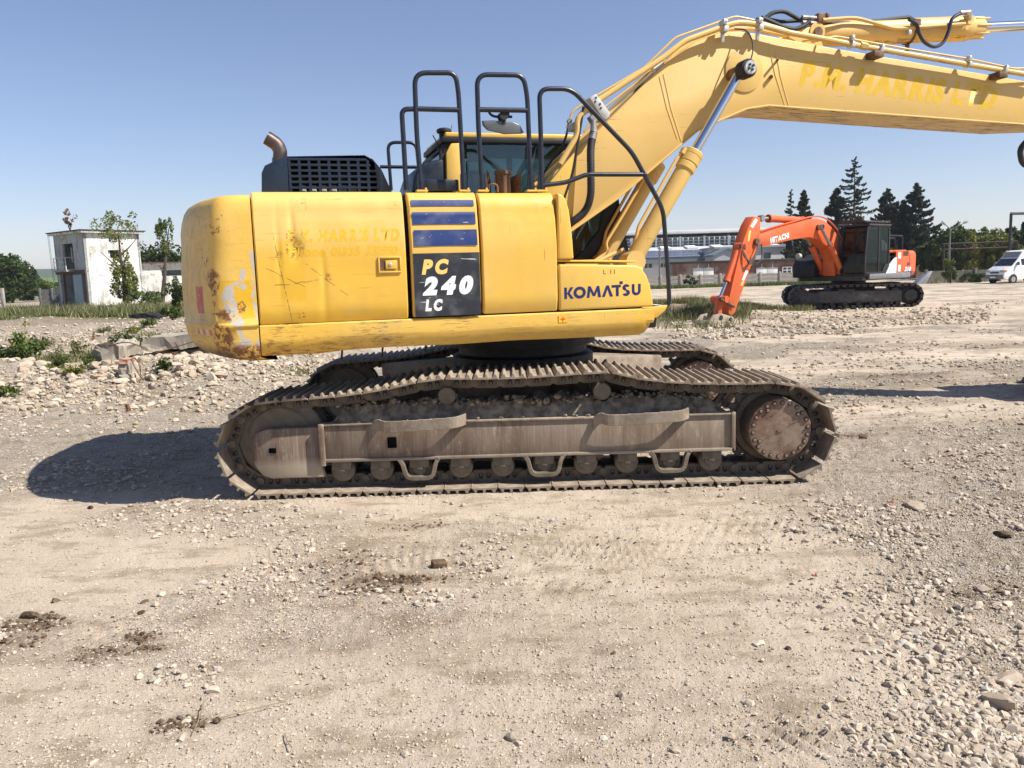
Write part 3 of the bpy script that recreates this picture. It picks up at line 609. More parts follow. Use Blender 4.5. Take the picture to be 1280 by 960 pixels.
# door latch
m = MB(); c = B(-1.395, 1.352, 1.735)
def zrect(m, c, w, h, d, y=0): m.box(c+Vector((0, y, 0)), (w, d, h))
for (dx, dz, w, h) in ((0, .052, .165, .012), (0, -.052, .165, .012), (-.077, 0, .012, .105), (.077, 0, .012, .105)): m.box(c+Vector((dx, -.004, dz)), (w, .02, h))
hs = m.build('latch_surround', M['yel'], EX, bevel=.004)
m = MB(); m.box(c+Vector((-.02, -.004, 0)), (.10, .004, .07)); m.build('latch_recess', M['brown'], hs)
m = MB(); m.box(c+Vector((.012, -.010, 0)), (.085, .014, .062)); m.build('latch_handle', M['yel'], hs, bevel=.004)
m = MB(); m.lathe([(.013, 0), (.013, -.006), (.009, -.008)], c+Vector((.002, -.017, 0)), (0, 1, 0), 16); m.build('lock', M['zinc'], hs)
# stripes and model plate
VP = 1.3565
for (u0, u1, z0, z1) in ((-1.214, -.745, 2.150, 2.196), (-1.212, -.742, 2.018, 2.108), (-1.210, -.738, 1.862, 1.978)):
    # follow the panel's curved upper part
    m = MB()
    def pf(s, t, u0=u0, u1=u1, z0=z0, z1=z1):
        z = z0+(z1-z0)*t; u = u0+(u1-u0)*s; zc = 2.256-.11
        kk = (z-1.438)/(zc-.05-1.438); v = 1.35+.004*math.sin(math.pi*min(1, kk))-.022*float(sstep(.62, 1, kk)) if kk < 1 else 1.32-.099*(1-math.cos(math.asin(min(1, (z-(zc-.05))/.16))))
        return B(u, v+.0055, z)
    m.grid(pf, 8, 6); m.build('blue_stripe', M['blue'], EX, fix=False)
m = MB(); m.box(B(-.975, 1.355, 1.58), (.495, .006, .46)); m.build('model_plate', M['blackdecal'], EX)
UX = (1, 0, 0); UZ = (0, 0, 1)
letters('letter', 'PC', M['decy'], EX, B(-1.165, 1.3585, 1.655), UX, UZ, .205, .112, bold=.065, shear=.22, gap=.16)
letters('digit', '240', M['white'], EX, B(-1.165, 1.3585, 1.502), UX, UZ, .385, .140, bold=.075, shear=.22, gap=.15)
letters('letter', 'LC', M['white'], EX, B(-1.150, 1.3585, 1.388), UX, UZ, .132, .088, bold=.06, shear=.18, gap=.16)
# maker's lettering, drawn as bold strokes
def glyphs():
    G = []
    def quad(*p): G.append(list(p))
    x = 0
    quad((0, 0), (.22, 0), (.22, 1), (0, 1)); quad((.22, .42), (.50, 1), (.78, 1), (.46, .50), (.80, 0), (.52, 0), (.22, .52))
    def ring(cx, cz, ro, ri, a0=0, a1=360, n=24, sx=1):
        for k in range(n):
            a, b = R(a0+(a1-a0)*k/n), R(a0+(a1-a0)*(k+1)/n)
            quad((cx+ro*sx*math.cos(a), cz+ro*math.sin(a)), (cx+ro*sx*math.cos(b), cz+ro*math.sin(b)), (cx+ri*sx*math.cos(b), cz+ri*math.sin(b)), (cx+ri*sx*math.cos(a), cz+ri*math.sin(a)))
    ring(1.30, .5, .52, .27)
    quad((1.90, 0), (2.12, 0), (2.20, .62), (2.02, 1)); quad((2.02, 1), (2.24, 1), (2.52, .38), (2.42, .12)); quad((2.52, .38), (2.78, 1), (2.98, 1), (2.62, .12), (2.42, .12)); quad((2.80, .62), (2.98, 1), (3.12, 0), (2.88, 0))
    quad((3.20, 0), (3.45, 0), (3.80, 1), (3.58, 1)); quad((3.58, 1), (3.80, 1), (4.16, 0), (3.90, 0))
    quad((4.05, 1), (4.05, .78), (4.85, .78), (4.85, 1)); quad((4.42, 0), (4.66, 0), (4.66, .78), (4.42, .78)); quad((4.74, 1.06), (5.02, 1.06), (5.02, 1.30), (4.74, 1.30))
    ring(5.32, .74, .28, .06, 20, 270, 16, 1.15); ring(5.32, .26, .28, .06, -160, 90, 16, 1.15)
    quad((5.82, .38), (6.05, .38), (6.05, 1), (5.82, 1)); quad((6.37, .38), (6.60, .38), (6.60, 1), (6.37, 1)); ring(6.21, .38, .39, .16, 180, 360, 16)
    return G
GL = glyphs(); sx_, sz_ = .645/6.6, .088; names = 'KOMATSU'; spans = [(-1, .81), (.76, 1.85), (1.86, 3.15), (3.16, 4.02), (4.03, 5.03), (5.0, 5.66), (5.8, 7)]
def glyph_of(q):
    c = sum(p[0] for p in q)/len(q)
    for i, (a, b) in enumerate(((-1, .80), (.80, 1.85), (1.85, 3.16), (3.16, 4.0), (4.0, 4.93), (4.93, 5.75), (5.75, 9))):
        if a <= c < b: return i
for gi in range(7):
    m = MB()
    for j, q in enumerate([q for q in GL if glyph_of(q) == gi]):
        z0 = 1.438; m.prism([(-.058+p[0]*sx_, z0+p[1]*sz_+.010*(p[0]/6.6)) for p in q], -1.3445, -1.3465-.00003*j)
    m.build('letter', M['navy'], EX, smooth=False)
# faded sign-writing
letters('faded_letter', 'P.M. HARRIS LTD', M['ydoor'], EX, B(-2.10, 1.3575, 1.905), UX, UZ, .79, .088, bold=.045, shear=.15, snap=edoor)
letters('faded_letter', 'Phone 01335 331910', M['ydoor'], EX, B(-2.09, 1.3575, 1.805), UX, UZ, .76, .065, bold=.025, shear=.15, snap=edoor)
for (u, z, s) in ((.33, 1.62, '11'), (.27, 1.62, 'L')):
    text_mesh('worn_digits', s, M['brown'], EX, B(u, 1.3455, z), UX, UZ, .035 if s == '11' else .02, .035, lift=.0006)
# small orange star sticker on the sill
m = MB(); m.box(B(-.075, 1.3490, 1.285), (.07, .003, .055)); m.build('sticker', simple('sticker_yellow', (.75, .40, .03)), EX)
m = MB(); st = [(.022*(1 if k % 2 == 0 else .35)*math.cos(k*math.pi/4), .022*(1 if k % 2 == 0 else .35)*math.sin(k*math.pi/4)) for k in range(8)]
m.prism([(-.075+a, 1.285+b) for a, b in st], -1.3512, -1.3530); m.build('star_emblem', simple('sticker_red', (.62, .06, .02)), EX)
# --- engine hood with slotted grille
HV = 1.0
def hb(x, y): p = bp(x, y, HV); return (p.x, p.z)
hA = [hb(327, 240), hb(327, 216), hb(331, 207), hb(357, 195), hb(455, 193.5), hb(466, 199), hb(477, 212), hb(490, 240)]
gA = [hb(361, 240), hb(359, 197), hb(458, 195.5), hb(468, 203), hb(474, 240)]
y0, y1 = -HV, .25
m = MB(); L = len(hA)
top = [B(u, HV-.02, z) for u, z in hA]; back = [Vector((p.x, y1, p.z)) for p in top]
m.add(top+back, [(i, i+1, L+i+1, L+i) for i in range(L-1)]+[tuple(range(L, 2*L))])
# side left of the grille and right of it
m.prism([hA[0], hA[1], hA[2], hA[3], (gA[1][0], gA[1][1]), (gA[0][0], gA[0][1])], -HV, -HV+.03)
m.prism([(gA[2][0], gA[2][1]), hA[4], hA[5], hA[6], hA[7], (gA[4][0], gA[4][1]), (gA[3][0], gA[3][1])], -HV, -HV+.03)
hood = m.build('engine_hood', M['hood'], EX, bevel=.030, seg=4)
m = MB(); rows = 6; z0, z1 = gA[0][1], gA[1][1]; gx0, gx1 = gA[1][0]+.0, gA[4][0]
for r in range(rows+1):
    z = z1-(z1-z0)*r/rows; xe = gx1 if r > 1 else gA[2][0]+(.03 if r else 0); m.box(((gx0+xe)/2, -HV+.012, z-.008), (xe-gx0, .022, .018))
for c in range(10):
    x = gx0+(gx1-gx0)*c/9*.98+.01; zt = z1 if x < gA[2][0] else z1-(x-gA[2][0])*1.3; m.box((x, -HV+.014, (z0+zt)/2), (.022, .020, zt-z0))
m.build('hood_grille', M['hood'], EX, bevel=.003, seg=1)
m = MB()
for c in range(6): m.box(((gx0+.10)+c*.075, -HV+.16, z0+.035), (.055, .05, .06))
m.build('engine_ribs', M['greybox'], EX, bevel=.008)
m = MB(); m.box(((gx0+gx1)/2+.1, -.35, z0+.08), (gx1-gx0-.3, .6, .30)); m.cyl((gx0+.15, -.5, z0+.16), (gx1-.2, -.5, z0+.16), .07); m.build('engine_block', M['black'], EX, bevel=.02)
m = MB(); E0 = [bp(351, 205, .75), bp(350, 197, .75), bp(350, 189, .75), bp(346, 181, .75), bp(338, 175, .75), bp(333, 172, .75)]
m.tube(spline(E0, 5), .052, 20, caps=False); m.tube(spline(E0, 5), .045, 20, caps=False); m.cyl(bp(350.5, 203, .75), bp(350.5, 198, .75), .062, 20); m.build('exhaust_pipe', M['exh'], EX)
# --- handrails
RV = 1.15; RR_ = .0185
def rail(name, paths, v=RV, r=RR_, feet=(), base=None):
    m = MB()
    for pts, rad in paths: m.tube(arc_path([bp(x, y, v) if len(q) == 2 else bp(x, y, q[2]) for q in pts for x, y in [q[:2]]], rad, 6), r, 12)
    for (x, y) in feet:
        p = bp(x, y, v); m.box(p+Vector((0, 0, .055)), (.05, .02, .13))
    m.build(name, M['rail'], EX)
    if feet:
        m = MB()
        for (x, y) in feet: p = bp(x, y, v); m.box(Vector((p.x, p.y, 2.275)), (.085, .07, .014)); m.cyl((p.x+.028, p.y-.02, 2.28), (p.x+.028, p.y-.02, 2.297), .009, 6)
        m.build('rail_foot', M['yel'], EX, bevel=.002, seg=1)
rail('handrail', [([(527, 238), (521, 170), (518, 91), (569, 91), (573, 115), (580, 238)], .09), ([(519.5, 136), (575.5, 137.5)], 0)], feet=((527, 238), (580, 238)))
rail('handrail', [([(508, 238), (502, 136.5), (520, 136.2)], .08)], v=1.14)
rail('handrail', [([(603, 238), (598, 160), (596, 93), (654, 94), (659, 120), (664, 238)], .09), ([(598, 137), (659, 138)], 0)], feet=((603, 238), (664, 238)))
rail('handrail', [([(677, 238), (676, 170), (674, 111), (714, 111), (790, 190), (829, 262), (835, 340), (837, 384), (815, 382)], .08), ([(677, 232), (708, 228), (733, 218), (808, 218)], .05)], feet=((677, 238),))
rail('handrail', [([(489, 238), (484.5, 178), (520, 178), (526, 238)], .08), ([(475, 208.5), (524, 209)], 0)], v=-.95, r=.017)
# walkway box between rails, rusty guard and cap
m = MB(); a = bp(530, 224, 1.05); b = bp(574, 239, 1.05); m.box(((a.x+b.x)/2, -.9, (a.z+b.z)/2), (b.x-a.x, .3, a.z-b.z)); m.build('battery_box', M['dark'], EX, bevel=.01)
m = MB(); a = bp(620, 240, .95); m.cyl((bp(629, 240, .95).x, -.95, 2.25), (bp(629, 240, .95).x, -.95, bp(629, 216, .95).z), .058, 20); m.cyl((bp(629, 240, .95).x, -.95, bp(629, 216.5, .95).z-.01), (bp(629, 240, .95).x, -.95, bp(629, 216, .95).z+.012), .068, 20); m.build('filler_neck', M['brown'], EX)
m = MB(); 
for (x0, yt, x1, yb) in ((608, 212, 618, 216), (651, 216, 640, 221)):
    a = bp(x0, yt, .98); b = bp(x1, yb, .98); m.add([(a.x, -.98, a.z), (b.x, -.86, b.z), (b.x, -.86, 2.25), (a.x, -.98, 2.25), (a.x, -.97, a.z), (b.x, -.85, b.z), (b.x, -.85, 2.25), (a.x, -.97, 2.25)], [(0, 1, 2, 3), (4, 7, 6, 5), (0, 4, 5, 1), (1, 5, 6, 2), (0, 3, 7, 4)])
a = bp(619, 240, .84); b = bp(641, 240, .84); m.box(((a.x+b.x)/2, -.84, 2.34), (b.x-a.x, .012, .16)); m.build('filler_guard', M['brown'], EX)
m = MB(); m.cyl(bp(608, 231, 1.1), bp(608, 241, 1.1), .022, 14); m.tube(arc_path([bp(500, 0, 1)*0+Vector((bp(618, 236, 1.12).x-.045, -1.12, 2.27)), Vector((bp(618, 236, 1.12).x-.045, -1.12, 2.33)), Vector((bp(618, 236, 1.12).x+.025, -1.12, 2.33)), Vector((bp(618, 236, 1.12).x+.025, -1.12, 2.27))], .03, 5), .008, 8); m.build('grab_loop', M['brown'], EX)
# --- mirror
mv = 1.12; m = MB(); a = bp(602, 158, mv)
poly = [(602, 151), (615, 150.5), (640, 151.5), (650, 156), (655, 166), (652, 167.5), (630, 168), (609, 163), (603, 157)]
front = [bp(x, y, mv) for x, y in poly]; n = len(front); cen = sum(front, Vector())/n
ring2 = [p.lerp(cen, .12)+Vector((0, .06, .012)) for p in front]; ring3 = [p.lerp(cen, .05)+Vector((0, -.012, 0)) for p in front]
m.add(front+ring2+ring3, [(i, (i+1) % n, n+(i+1) % n, n+i) for i in range(n)]+[(i, (i+1) % n, 2*n+(i+1) % n, 2*n+i) for i in range(n)]+[tuple(range(n, 2*n)), tuple(range(2*n, 3*n))])
mr = m.build('mirror', simple('mirror_housing', (.10, .105, .11), .38), EX, bevel=.006)
m = MB(); q = bp(629, 145, mv); m.cyl(q+Vector((0, -.03, .0)), q+Vector((0, .05, 0)), .034, 16); m.cyl(q+Vector((0, 0, -.06)), q+Vector((0, 0, -.02)), .02, 10)
m.tube(spline([bp(640, 146, mv), bp(630, 146, mv), bp(618, 145.5, mv), bp(612, 141.5, mv), bp(612, 137, mv)], 4), .010, 8); m.cyl(bp(634, 139, mv), bp(634, 147, mv), .018, 10); m.build('mirror_arm', M['black'], EX)
# --- cab: frame, roof, panes, interior (far side of the boom)
def cu(x, y, v=.35): return bp(x, y, -v)
CV0, CV1 = -.37, -1.33
cab = [(-.60, 1.32), (-.60, 2.80), (-.52, 2.90), (1.02, 2.93), (1.10, 2.86), (1.115, 2.35), (1.26, 1.70), (1.24, 1.32)]
m = MB()
def post(m, a, b, w, d, v0):           # bar between (u,z) points at side v0
    a = Vector((a[0], -v0, a[1])); b = Vector((b[0], -v0, b[1])); t = (b-a); m.box((a+b)/2, (t.length+w*.6, d, w), (0, -math.atan2(t.z, t.x), 0))
for v in (CV0-.03, CV1+.03):
    for a, b in zip(cab, cab[1:]+cab[:1]): post(m, a, b, .085, .06, v)
    post(m, (.30, 1.36), (.30, 2.88), .06, .05, v) if v < -1 else None
for (u, z) in cab[:7]: m.box((u, -(CV0+CV1)/2, z), (.07, abs(CV1-CV0), .07))
cf = m.build('cab_frame', M['black'], EX, bevel=.012)
m = MB(); m.box(B(.24, (CV0+CV1)/2, 2.945), (1.66, 1.0, .05)); m.box(B(-.10, (CV0+CV1)/2, 2.975), (.65, .7, .03)); m.build('cab_roof', M['yel'], EX, bevel=.02, seg=3)
m = MB(); m.box(B(.24, (CV0+CV1)/2, 2.90), (1.72, 1.02, .055)); m.build('roof_gutter', M['black'], EX, bevel=.01)
a = cu(557, 174, .34); b = cu(578, 222, .34)
m = MB(); m.prism([(a.x-.01, 2.30), (a.x, 2.78), (a.x+.05, 2.865), (b.x, 2.87), (b.x, 2.30)], .335, .40); m.build('corner_post', M['yel'], EX, bevel=.012)
m = MB(); m.box(B(.25, CV0-.005, 2.0), (1.6, .03, 1.0)); 
m = MB(); m.prism([(-.38, 1.36), (-.38, 2.86), (1.04, 2.88), (1.08, 2.34), (1.21, 1.72), (1.20, 1.36)], -CV0+.02, -CV0+.026); m.build('side_window', M['gl'], EX)
m = MB(); m.prism([(-.55, 1.9), (-.55, 2.86), (1.04, 2.88), (1.08, 2.34), (1.21, 1.72), (1.20, 1.36), (-.3, 1.36)], -CV1-.026, -CV1-.02); m.build('door_window', M['gl'], EX)
m = MB(); m.add([B(1.125, CV0-.05, 2.86), B(1.125, CV1+.05, 2.86), B(1.265, CV1+.05, 1.72), B(1.265, CV0-.05, 1.72), B(1.12, CV0-.05, 2.86), B(1.12, CV1+.05, 2.86), B(1.26, CV1+.05, 1.72), B(1.26, CV0-.05, 1.72)], [(0, 1, 2, 3), (4, 7, 6, 5), (0, 3, 7, 4), (1, 5, 6, 2)]); m.build('windscreen', M['gl'], EX)
m = MB(); m.box(B(-.63, (CV0+CV1)/2, 2.45), (.01, .8, .7)); m.build('rear_window', M['gl'], EX)
# broad black front pillar seen under the boom
m = MB(); m.prism([(1.03, 2.42), (1.10, 2.42), (1.27, 1.70), (1.25, 1.34), (.40, 1.34), (.50, 1.62), (.78, 1.86), (.95, 2.05)], -CV0-.012, -CV0+.012); m.build('lower_guard', M['black'], EX, bevel=.004)
m = MB(); m.box(B(.05, -.9, 1.75), (.45, .5, .14)); m.box(B(-.20, -.9, 2.10), (.13, .48, .75), (0, -.12, 0)); m.box(B(-.22, -.9, 2.58), (.10, .28, .2)); m.build('operator_seat', simple('seat_fabric', (.05, .05, .055), .9), EX, bevel=.03)
m = MB(); m.box(B(.35, -.55, 1.85), (.5, .12, .30)); m.box(B(-.32, -.6, 2.36), (.12, .2, .22)); m.box(B(.9, -.9, 1.9), (.1, .12, .8), (0, .2, 0)); m.build('cab_console', M['dark'], EX, bevel=.02)
m = MB(); m.tube(arc_path([bp(585, 222, -.6), bp(584, 201, -.6), bp(592, 200, -.6), bp(613, 201, -.6), bp(632, 217, -.6)], .06, 4), .016, 8); m.build('cab_grab_rail', M['black'], EX)
m = MB(); m.box(bp(594, 224, -.55), (.05, .02, .09)); m.box(bp(602, 208, -.55), (.02, .02, .20)); m.build('warning_tag', M['yel'], EX, bevel=.003)
m = MB(); m.box(bp(590, 230, -.6), (.10, .02, .12)); m.build('cab_sticker', simple('green_sticker', (.06, .28, .22)), EX)
# dark cowl behind the cab, pre-cleaner bowl, antenna and cables
m = MB(); pr = [bp(x, y, -.4) for x, y in ((514, 242), (516, 226), (521, 211), (528, 204), (546, 200), (556, 197), (557, 242))]; m.prism([(p.x, p.z) for p in pr], .36, 1.25); m.build('rear_cowl', M['dark'], EX, bevel=.03, seg=3)
m = MB(); q = bp(555, 166, -.45); m.lathe([(.025, -.18), (.03, -.10), (.045, -.09), (.048, -.01), (.07, 0), (.072, .025), (.05, .04), (.01, .042)], q, (0, 0, 1), 20)
m.tube([bp(541, 169, -.45), bp(547, 180, -.45), bp(551, 188, -.45)], .006, 6); m.tube([bp(565, 156, -.45), bp(563, 166, -.45), bp(560, 172, -.45)], .004, 6)
m.tube(spline([bp(556, 178, -.42), bp(549, 190, -.42), bp(540, 198, -.42), bp(533, 203, -.42), bp(528, 210, -.42)], 4), .012, 8); m.box(bp(552, 188, -.42), (.07, .05, .05)); m.build('antenna_mount', M['black'], EX, bevel=.002, seg=1)
# --- boom
bt = [(690, 300), (672, 240), (700, 208), (760, 151), (829, 81), (849, 67.5), (872, 51), (904, 39.5), (925, 39), (952, 43), (1027, 57.5), (1280, 101)]
bb = [(1280, 157), (1008, 137.3), (961, 133.6), (933, 138), (905, 150), (872, 165), (772, 250), (713, 291), (700, 320)]
top = [uz(x, y, .27) for x, y in bt]+[(6.55, 3.435), (6.72, 3.39), (6.78, 3.28), (6.72, 3.15), (6.55, 3.09)]
poly = top+[uz(x, y, .27) for x, y in bb]
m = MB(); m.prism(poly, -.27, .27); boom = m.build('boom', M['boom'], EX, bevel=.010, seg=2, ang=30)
# bottom flange lip and weld seams, doubler, bosses
bot = [uz(x, y, .27) for x, y in bb]
m = MB(); pts = [B(u, .270, z+.012) for u, z in [(6.3, 3.12)]+bot[:-1]]; m.tube(pts, .010, 6); m.build('boom_edge_weld', M['boom'], boom)
for (x0, y0, x1, y1) in ((829, 93, 851, 176), (824, 96, 846, 173), (960, 54, 981, 133), (968, 57, 986, 134)):
    m = MB(); m.tube([bp(x0, y0, .266), bp((x0+x1)/2-2, (y0+y1)/2, .266), bp(x1, y1, .266)], .009, 8); m.build('weld_seam', M['boom'], boom)
pin = bp(936, 85, .56); 
q = Vector((pin.x-.03, -.268, pin.z+.035)); m = MB(); m.lathe([(.20, 0), (.20, -.012), (.195, -.014), (.02, -.014)], bp(930, 88, .27)+Vector((0, .001, 0)), (0, 1, 0), 48); m.build('boss_plate', M['boom'], boom)
c1 = bp(936, 85, .56); c0 = Vector((c1.x, .50, c1.z))
m = MB(); m.cyl(Vector((c1.x, -.55, c1.z)), Vector((c1.x, .50, c1.z)), .062, 24); m.build('rod_pin', M['brown'], EX)
m = MB(); m.lathe([(.083, .10), (.083, 0), (.076, -.01), (.02, -.012)], Vector((c1.x, -.56, c1.z)), (0, 1, 0), 32); m.build('rod_eye', M['black'], EX)
m = MB(); m.lathe([(.060, 0), (.060, -.02), (.054, -.026), (.01, -.026)], Vector((c1.x, -.572, c1.z)), (0, 1, 0), 28); pc = m.build('pin_cap', M['zinc'], EX)
for a in (.6, 2.2, 3.7, 5.2):
    mm = MB(); mm.cyl(Vector((c1.x+.025*math.cos(a), -.596, c1.z+.025*math.sin(a))), Vector((c1.x+.025*math.cos(a), -.610, c1.z+.025*math.sin(a))), .012, 6); mm.build('bolt', M['black'], pc)
m = MB(); m.cyl(bp(964, 96, .27), bp(964, 96, .31), .018, 10); m.cyl(bp(972, 75, .27), bp(972, 75, .34), .012, 8); m.build('stop_stub', M['brown'], EX)
m = MB(); m.tube(spline([bp(918, 36, .30), bp(932, 38, .35), bp(940, 50, .45), bp(941, 64, .5), bp(938, 76, .54)], 6), .0065, 8); m.build('grease_line', M['rubber'], EX)
# boom cylinders
def boom_cyl(v):
    pr_ = Vector((c1.x, -v, c1.z)); foot = bp(790, 327, .42); foot = Vector((foot.x, -v, foot.z)); d = (foot-pr_).normalized(); L = (foot-pr_).length
    hd = pr_+d*(((bp(870, 191, .42)-Vector((c1.x, -.42, c1.z))).length)*1.0)
    m = MB(); m.cyl(pr_, hd+d*.1, .045, 24); m.build('cylinder_rod', M['chrome'], EX)
    m = MB(); Lb = (foot-hd).length
    m.lathe([(.03, -.0), (.082, 0), (.092, .01), (.092, .045), (.087, .05), (.092, .055), (.092, .12), (.087, .125), (.087, .135), (.092, .14), (.092, .19), (.080, .20), (.080, Lb-.05), (.07, Lb), (.02, Lb)], hd, d, 32)
    bl = m.build('cylinder_barrel', M['boom'], EX)
    m = MB(); side = Vector((0, 1 if v > 0 else -1, 0)); off = side*.0+d.cross(Vector((0, 1, 0)))*(.13 if v > 0 else -.0)
    up = Vector((-d.z, 0, d.x)); up = up if up.x < 0 else -up
    a = hd+d*.06+up*.10; m.tube(arc_path([a, a+d*.10+up*.02, foot-d*.30+up*.115, foot-d*.12+up*.05], .04, 4), .016, 10); m.box(a-up*.01, (.06, .06, .06), (0, .6, 0)); m.build('cylinder_pipe', M['boom'], EX, bevel=.003, seg=1)
    m = MB(); m.cyl(Vector((foot.x, -v-.09, foot.z)), Vector((foot.x, -v+.09, foot.z)), .095, 20); m.build('cylinder_eye', M['boom'], EX)
    return foot
ft = boom_cyl(.42); boom_cyl(-.33)
m = MB(); m.box(B(ft.x-.10, .05, 1.60), (.26, 1.1, .14)); m.box(B(ft.x-.32, .05, 1.45), (.5, 1.1, .4)); m.prism([(.35, 1.3), (.35, 1.75), (.80, 1.75), (.84, 1.5), (.80, 1.15)], -.25, .25); m.build('boom_foot_frame', M['yel'], EX, bevel=.015)
# thin steel pipe left of the far cylinder, cleats at its foot
m = MB(); m.tube(arc_path([bp(806, 222, .15), bp(775, 275, .15), bp(757, 304, .15), bp(760, 315, .15), bp(742, 327, .15)], .04, 4), .014, 10); m.tube(arc_path([bp(747, 327, .3), bp(765, 318, .3), bp(780, 312, .3)], .03, 3), .02, 8); m.build('drain_pipe', M['boom'], EX)
# boom foot side plate and swing-side ribs
m = MB(); m.prism([uz(x, y, .36) for x, y in ((676, 242), (722, 186), (717, 262), (713, 300), (690, 300))], -.36, -.275); m.build('foot_plate', M['yel'], EX, bevel=.006)
# pipes along the boom
def pipe(name, pts, r, v, mat='boom', rad=.06, n=10, sp=0):
    P = [bp(q[0], q[1], q[2] if len(q) > 2 else v) for q in pts]; m = MB(); m.tube(spline(P, sp) if sp else arc_path(P, rad, 4), r, n); return m.build(name, M[mat] if isinstance(mat, str) else mat, EX)
pipe('boom_pipe', [(700, 205), (722, 168), (721, 148), (744, 128), (829, 72), (856, 51), (911, 31), (925, 28), (949, 31), (986, 41), (1034, 49.5), (1061, 55), (1110, 63.5), (1208, 80.5), (1262, 89.5), (1300, 96)], .026, .348)
pipe('boom_pipe', [(668, 232), (735, 176), (790, 124), (822, 92), (845, 66), (872, 50), (912, 36), (940, 36), (986, 45)], .022, .14)
pipe('boom_pipe', [(665, 228), (700, 196), (752, 150), (820, 96), (850, 62), (890, 44)], .017, .05)
pipe('thin_pipe', [(709, 160), (711, 152), (716, 139), (740, 123), (806, 84), (844, 47), (911, 23), (920, 20.5), (942, 25), (980, 36), (1000, 44)], .010, .16, 'boom', .04, 8)
pipe('thin_pipe', [(1000, 52, .1), (1034, 47), (1046, 45.5), (1062, 48.5), (1130, 60.5), (1210, 73.5), (1268, 86), (1300, 84)], .010, .348, 'boom', .05, 8)
pipe('thin_pipe', [(730, 165), (748, 140), (800, 100), (840, 62), (880, 40), (905, 33)], .010, .0, 'boom', .05, 8)
pipe('hose_bundle', [(660, 250), (700, 215), (745, 176), (800, 126), (835, 86), (862, 58)], .030, -.02, 'rubber')
pipe('hose_bundle', [(665, 252), (706, 208), (752, 165), (795, 120), (838, 76)], .024, -.12, 'rubber')
pipe('thin_hose', [(762, 150), (778, 136), (787, 128), (796, 112), (812, 100)], .010, .2, 'rubber', sp=5)
for (x, y) in ((904, 33), (948, 31)):
    m = MB(); q = bp(x, y-4, .348); m.box(q+Vector((0, 0, 0)), (.045, .09, .05), (0, .2, 0)); m.box(q+Vector((.012, 0, -.055)), (.05, .08, .05), (0, .2, 0)); m.cyl(q+Vector((0, -.05, .0)), q+Vector((0, -.065, 0)), .012, 6); m.box(q+Vector((.01, .03, -.10)), (.03, .03, .12)); m.build('pipe_clamp', M['zinc'], EX, bevel=.006)
for (x, y) in ((1064, 55), (1210, 80)):
    m = MB(); q = bp(x, y, .353); m.box(q+Vector((0, 0, .05)), (.035, .075, .05)); m.box(q+Vector((.0, 0, -.01)), (.04, .09, .05), (0, .3, 0)); m.build('pipe_clamp', M['zinc'], EX, bevel=.008)
for (x, y) in ((1095, 62), (1250, 88)):
    m = MB(); q = bp(x, y, .348); m.box(q+Vector((.0, .06, -.05)), (.11, .22, .06)); m.build('clamp_block', M['brown'], EX, bevel=.005); m = MB(); m.box(q+Vector((.045, 0, .008)), (.035, .10, .07), (0, .3, 0)); m.build('pipe_clamp', M['zinc'], EX, bevel=.006)
m = MB(); q = bp(1079, 57.5, .348); m.cyl(q+Vector((-.04, 0, .006)), q+Vector((.04, 0, -.006)), .036, 6); m.build('pipe_union', M['boom'], EX)
m = MB(); q = bp(822, 85, .22); m.cyl(q+Vector((-.04, 0, -.03)), q+Vector((.05, 0, .03)), .04, 8); m.build('pipe_union', M['zinc'], EX)
m = MB(); q = bp(826, 75, .2); m.box(q, (.06, .06, .06), (0, -.7, 0)); m.build('clamp_block', M['boom'], EX, bevel=.006)
# grey valve block and fittings near the foot
m = MB(); m.prism([uz(x, y, .42) for x, y in ((737, 122), (745, 117), (763, 141), (762, 146), (757, 150), (752, 146))], -.42, -.24); vb = m.build('valve_block', M['greybox'], EX, bevel=.006)
for (x, y) in ((745, 122), (744, 127), (750, 130), (751, 135)): m = MB(); q = bp(x, y, .42); m.cyl(q, q+Vector((0, -.006, 0)), .009, 8); m.build('bolt', M['black'], vb)
m = MB(); m.prism([uz(x, y, .3) for x, y in ((713, 156), (718, 152), (724, 157), (722, 164), (714, 163))], -.3, -.22); m.build('valve_block', M['greybox'], EX, bevel=.005)
m = MB(); q = bp(711, 152, .22); m.cyl(q, q+Vector((0, -.03, 0)), .022, 8); m.build('hose_fitting', M['steel'], EX); m = MB(); q = bp(732, 137, .26); m.box(q, (.05, .05, .06)); m.build('hose_fitting', M['steel'], EX, bevel=.005); m = MB(); q = bp(742, 148, .36); m.box(q, (.08, .08, .07), (0, -.6, 0)); m.cyl(bp(743, 150, .38), bp(742, 165, .38), .022, 14); m.build('hose_fitting', M['steel'], EX, bevel=.005)
P = spline([bp(742, 165, .4), bp(738.5, 185, .42), bp(738.5, 215, .45), bp(738, 245, .45), bp(731, 264, .42), (bp(716, 277, .4)), bp(705, 284, .35)], 16)
m = MB(); P2 = []; rr_ = []
for i, p in enumerate(P): P2.append(p); rr_.append(.037 if i % 2 else .031)
m.tube(P2, rr_, 14); m.build('corrugated_hose', M['rubber'], EX, ang=80); m = MB(); m.tube([P[0]+Vector((0, 0, .10)), P[0], P[8]], [.022, .034, .037], 14); m.build('hose_fitting', M['steel'], EX)
pipe('thin_hose', [(729, 134), (727, 150), (723, 175), (716, 215), (706, 246), (702, 262)], .011, .36, 'rubber', sp=5)
pipe('thin_hose', [(711, 156), (707, 172), (700, 188), (690, 200), (676, 222)], .011, .1, 'rubber', sp=5)
pipe('thin_hose', [(724, 160), (720, 180), (716, 200), (700, 215)], .014, .33, 'boom', sp=5)
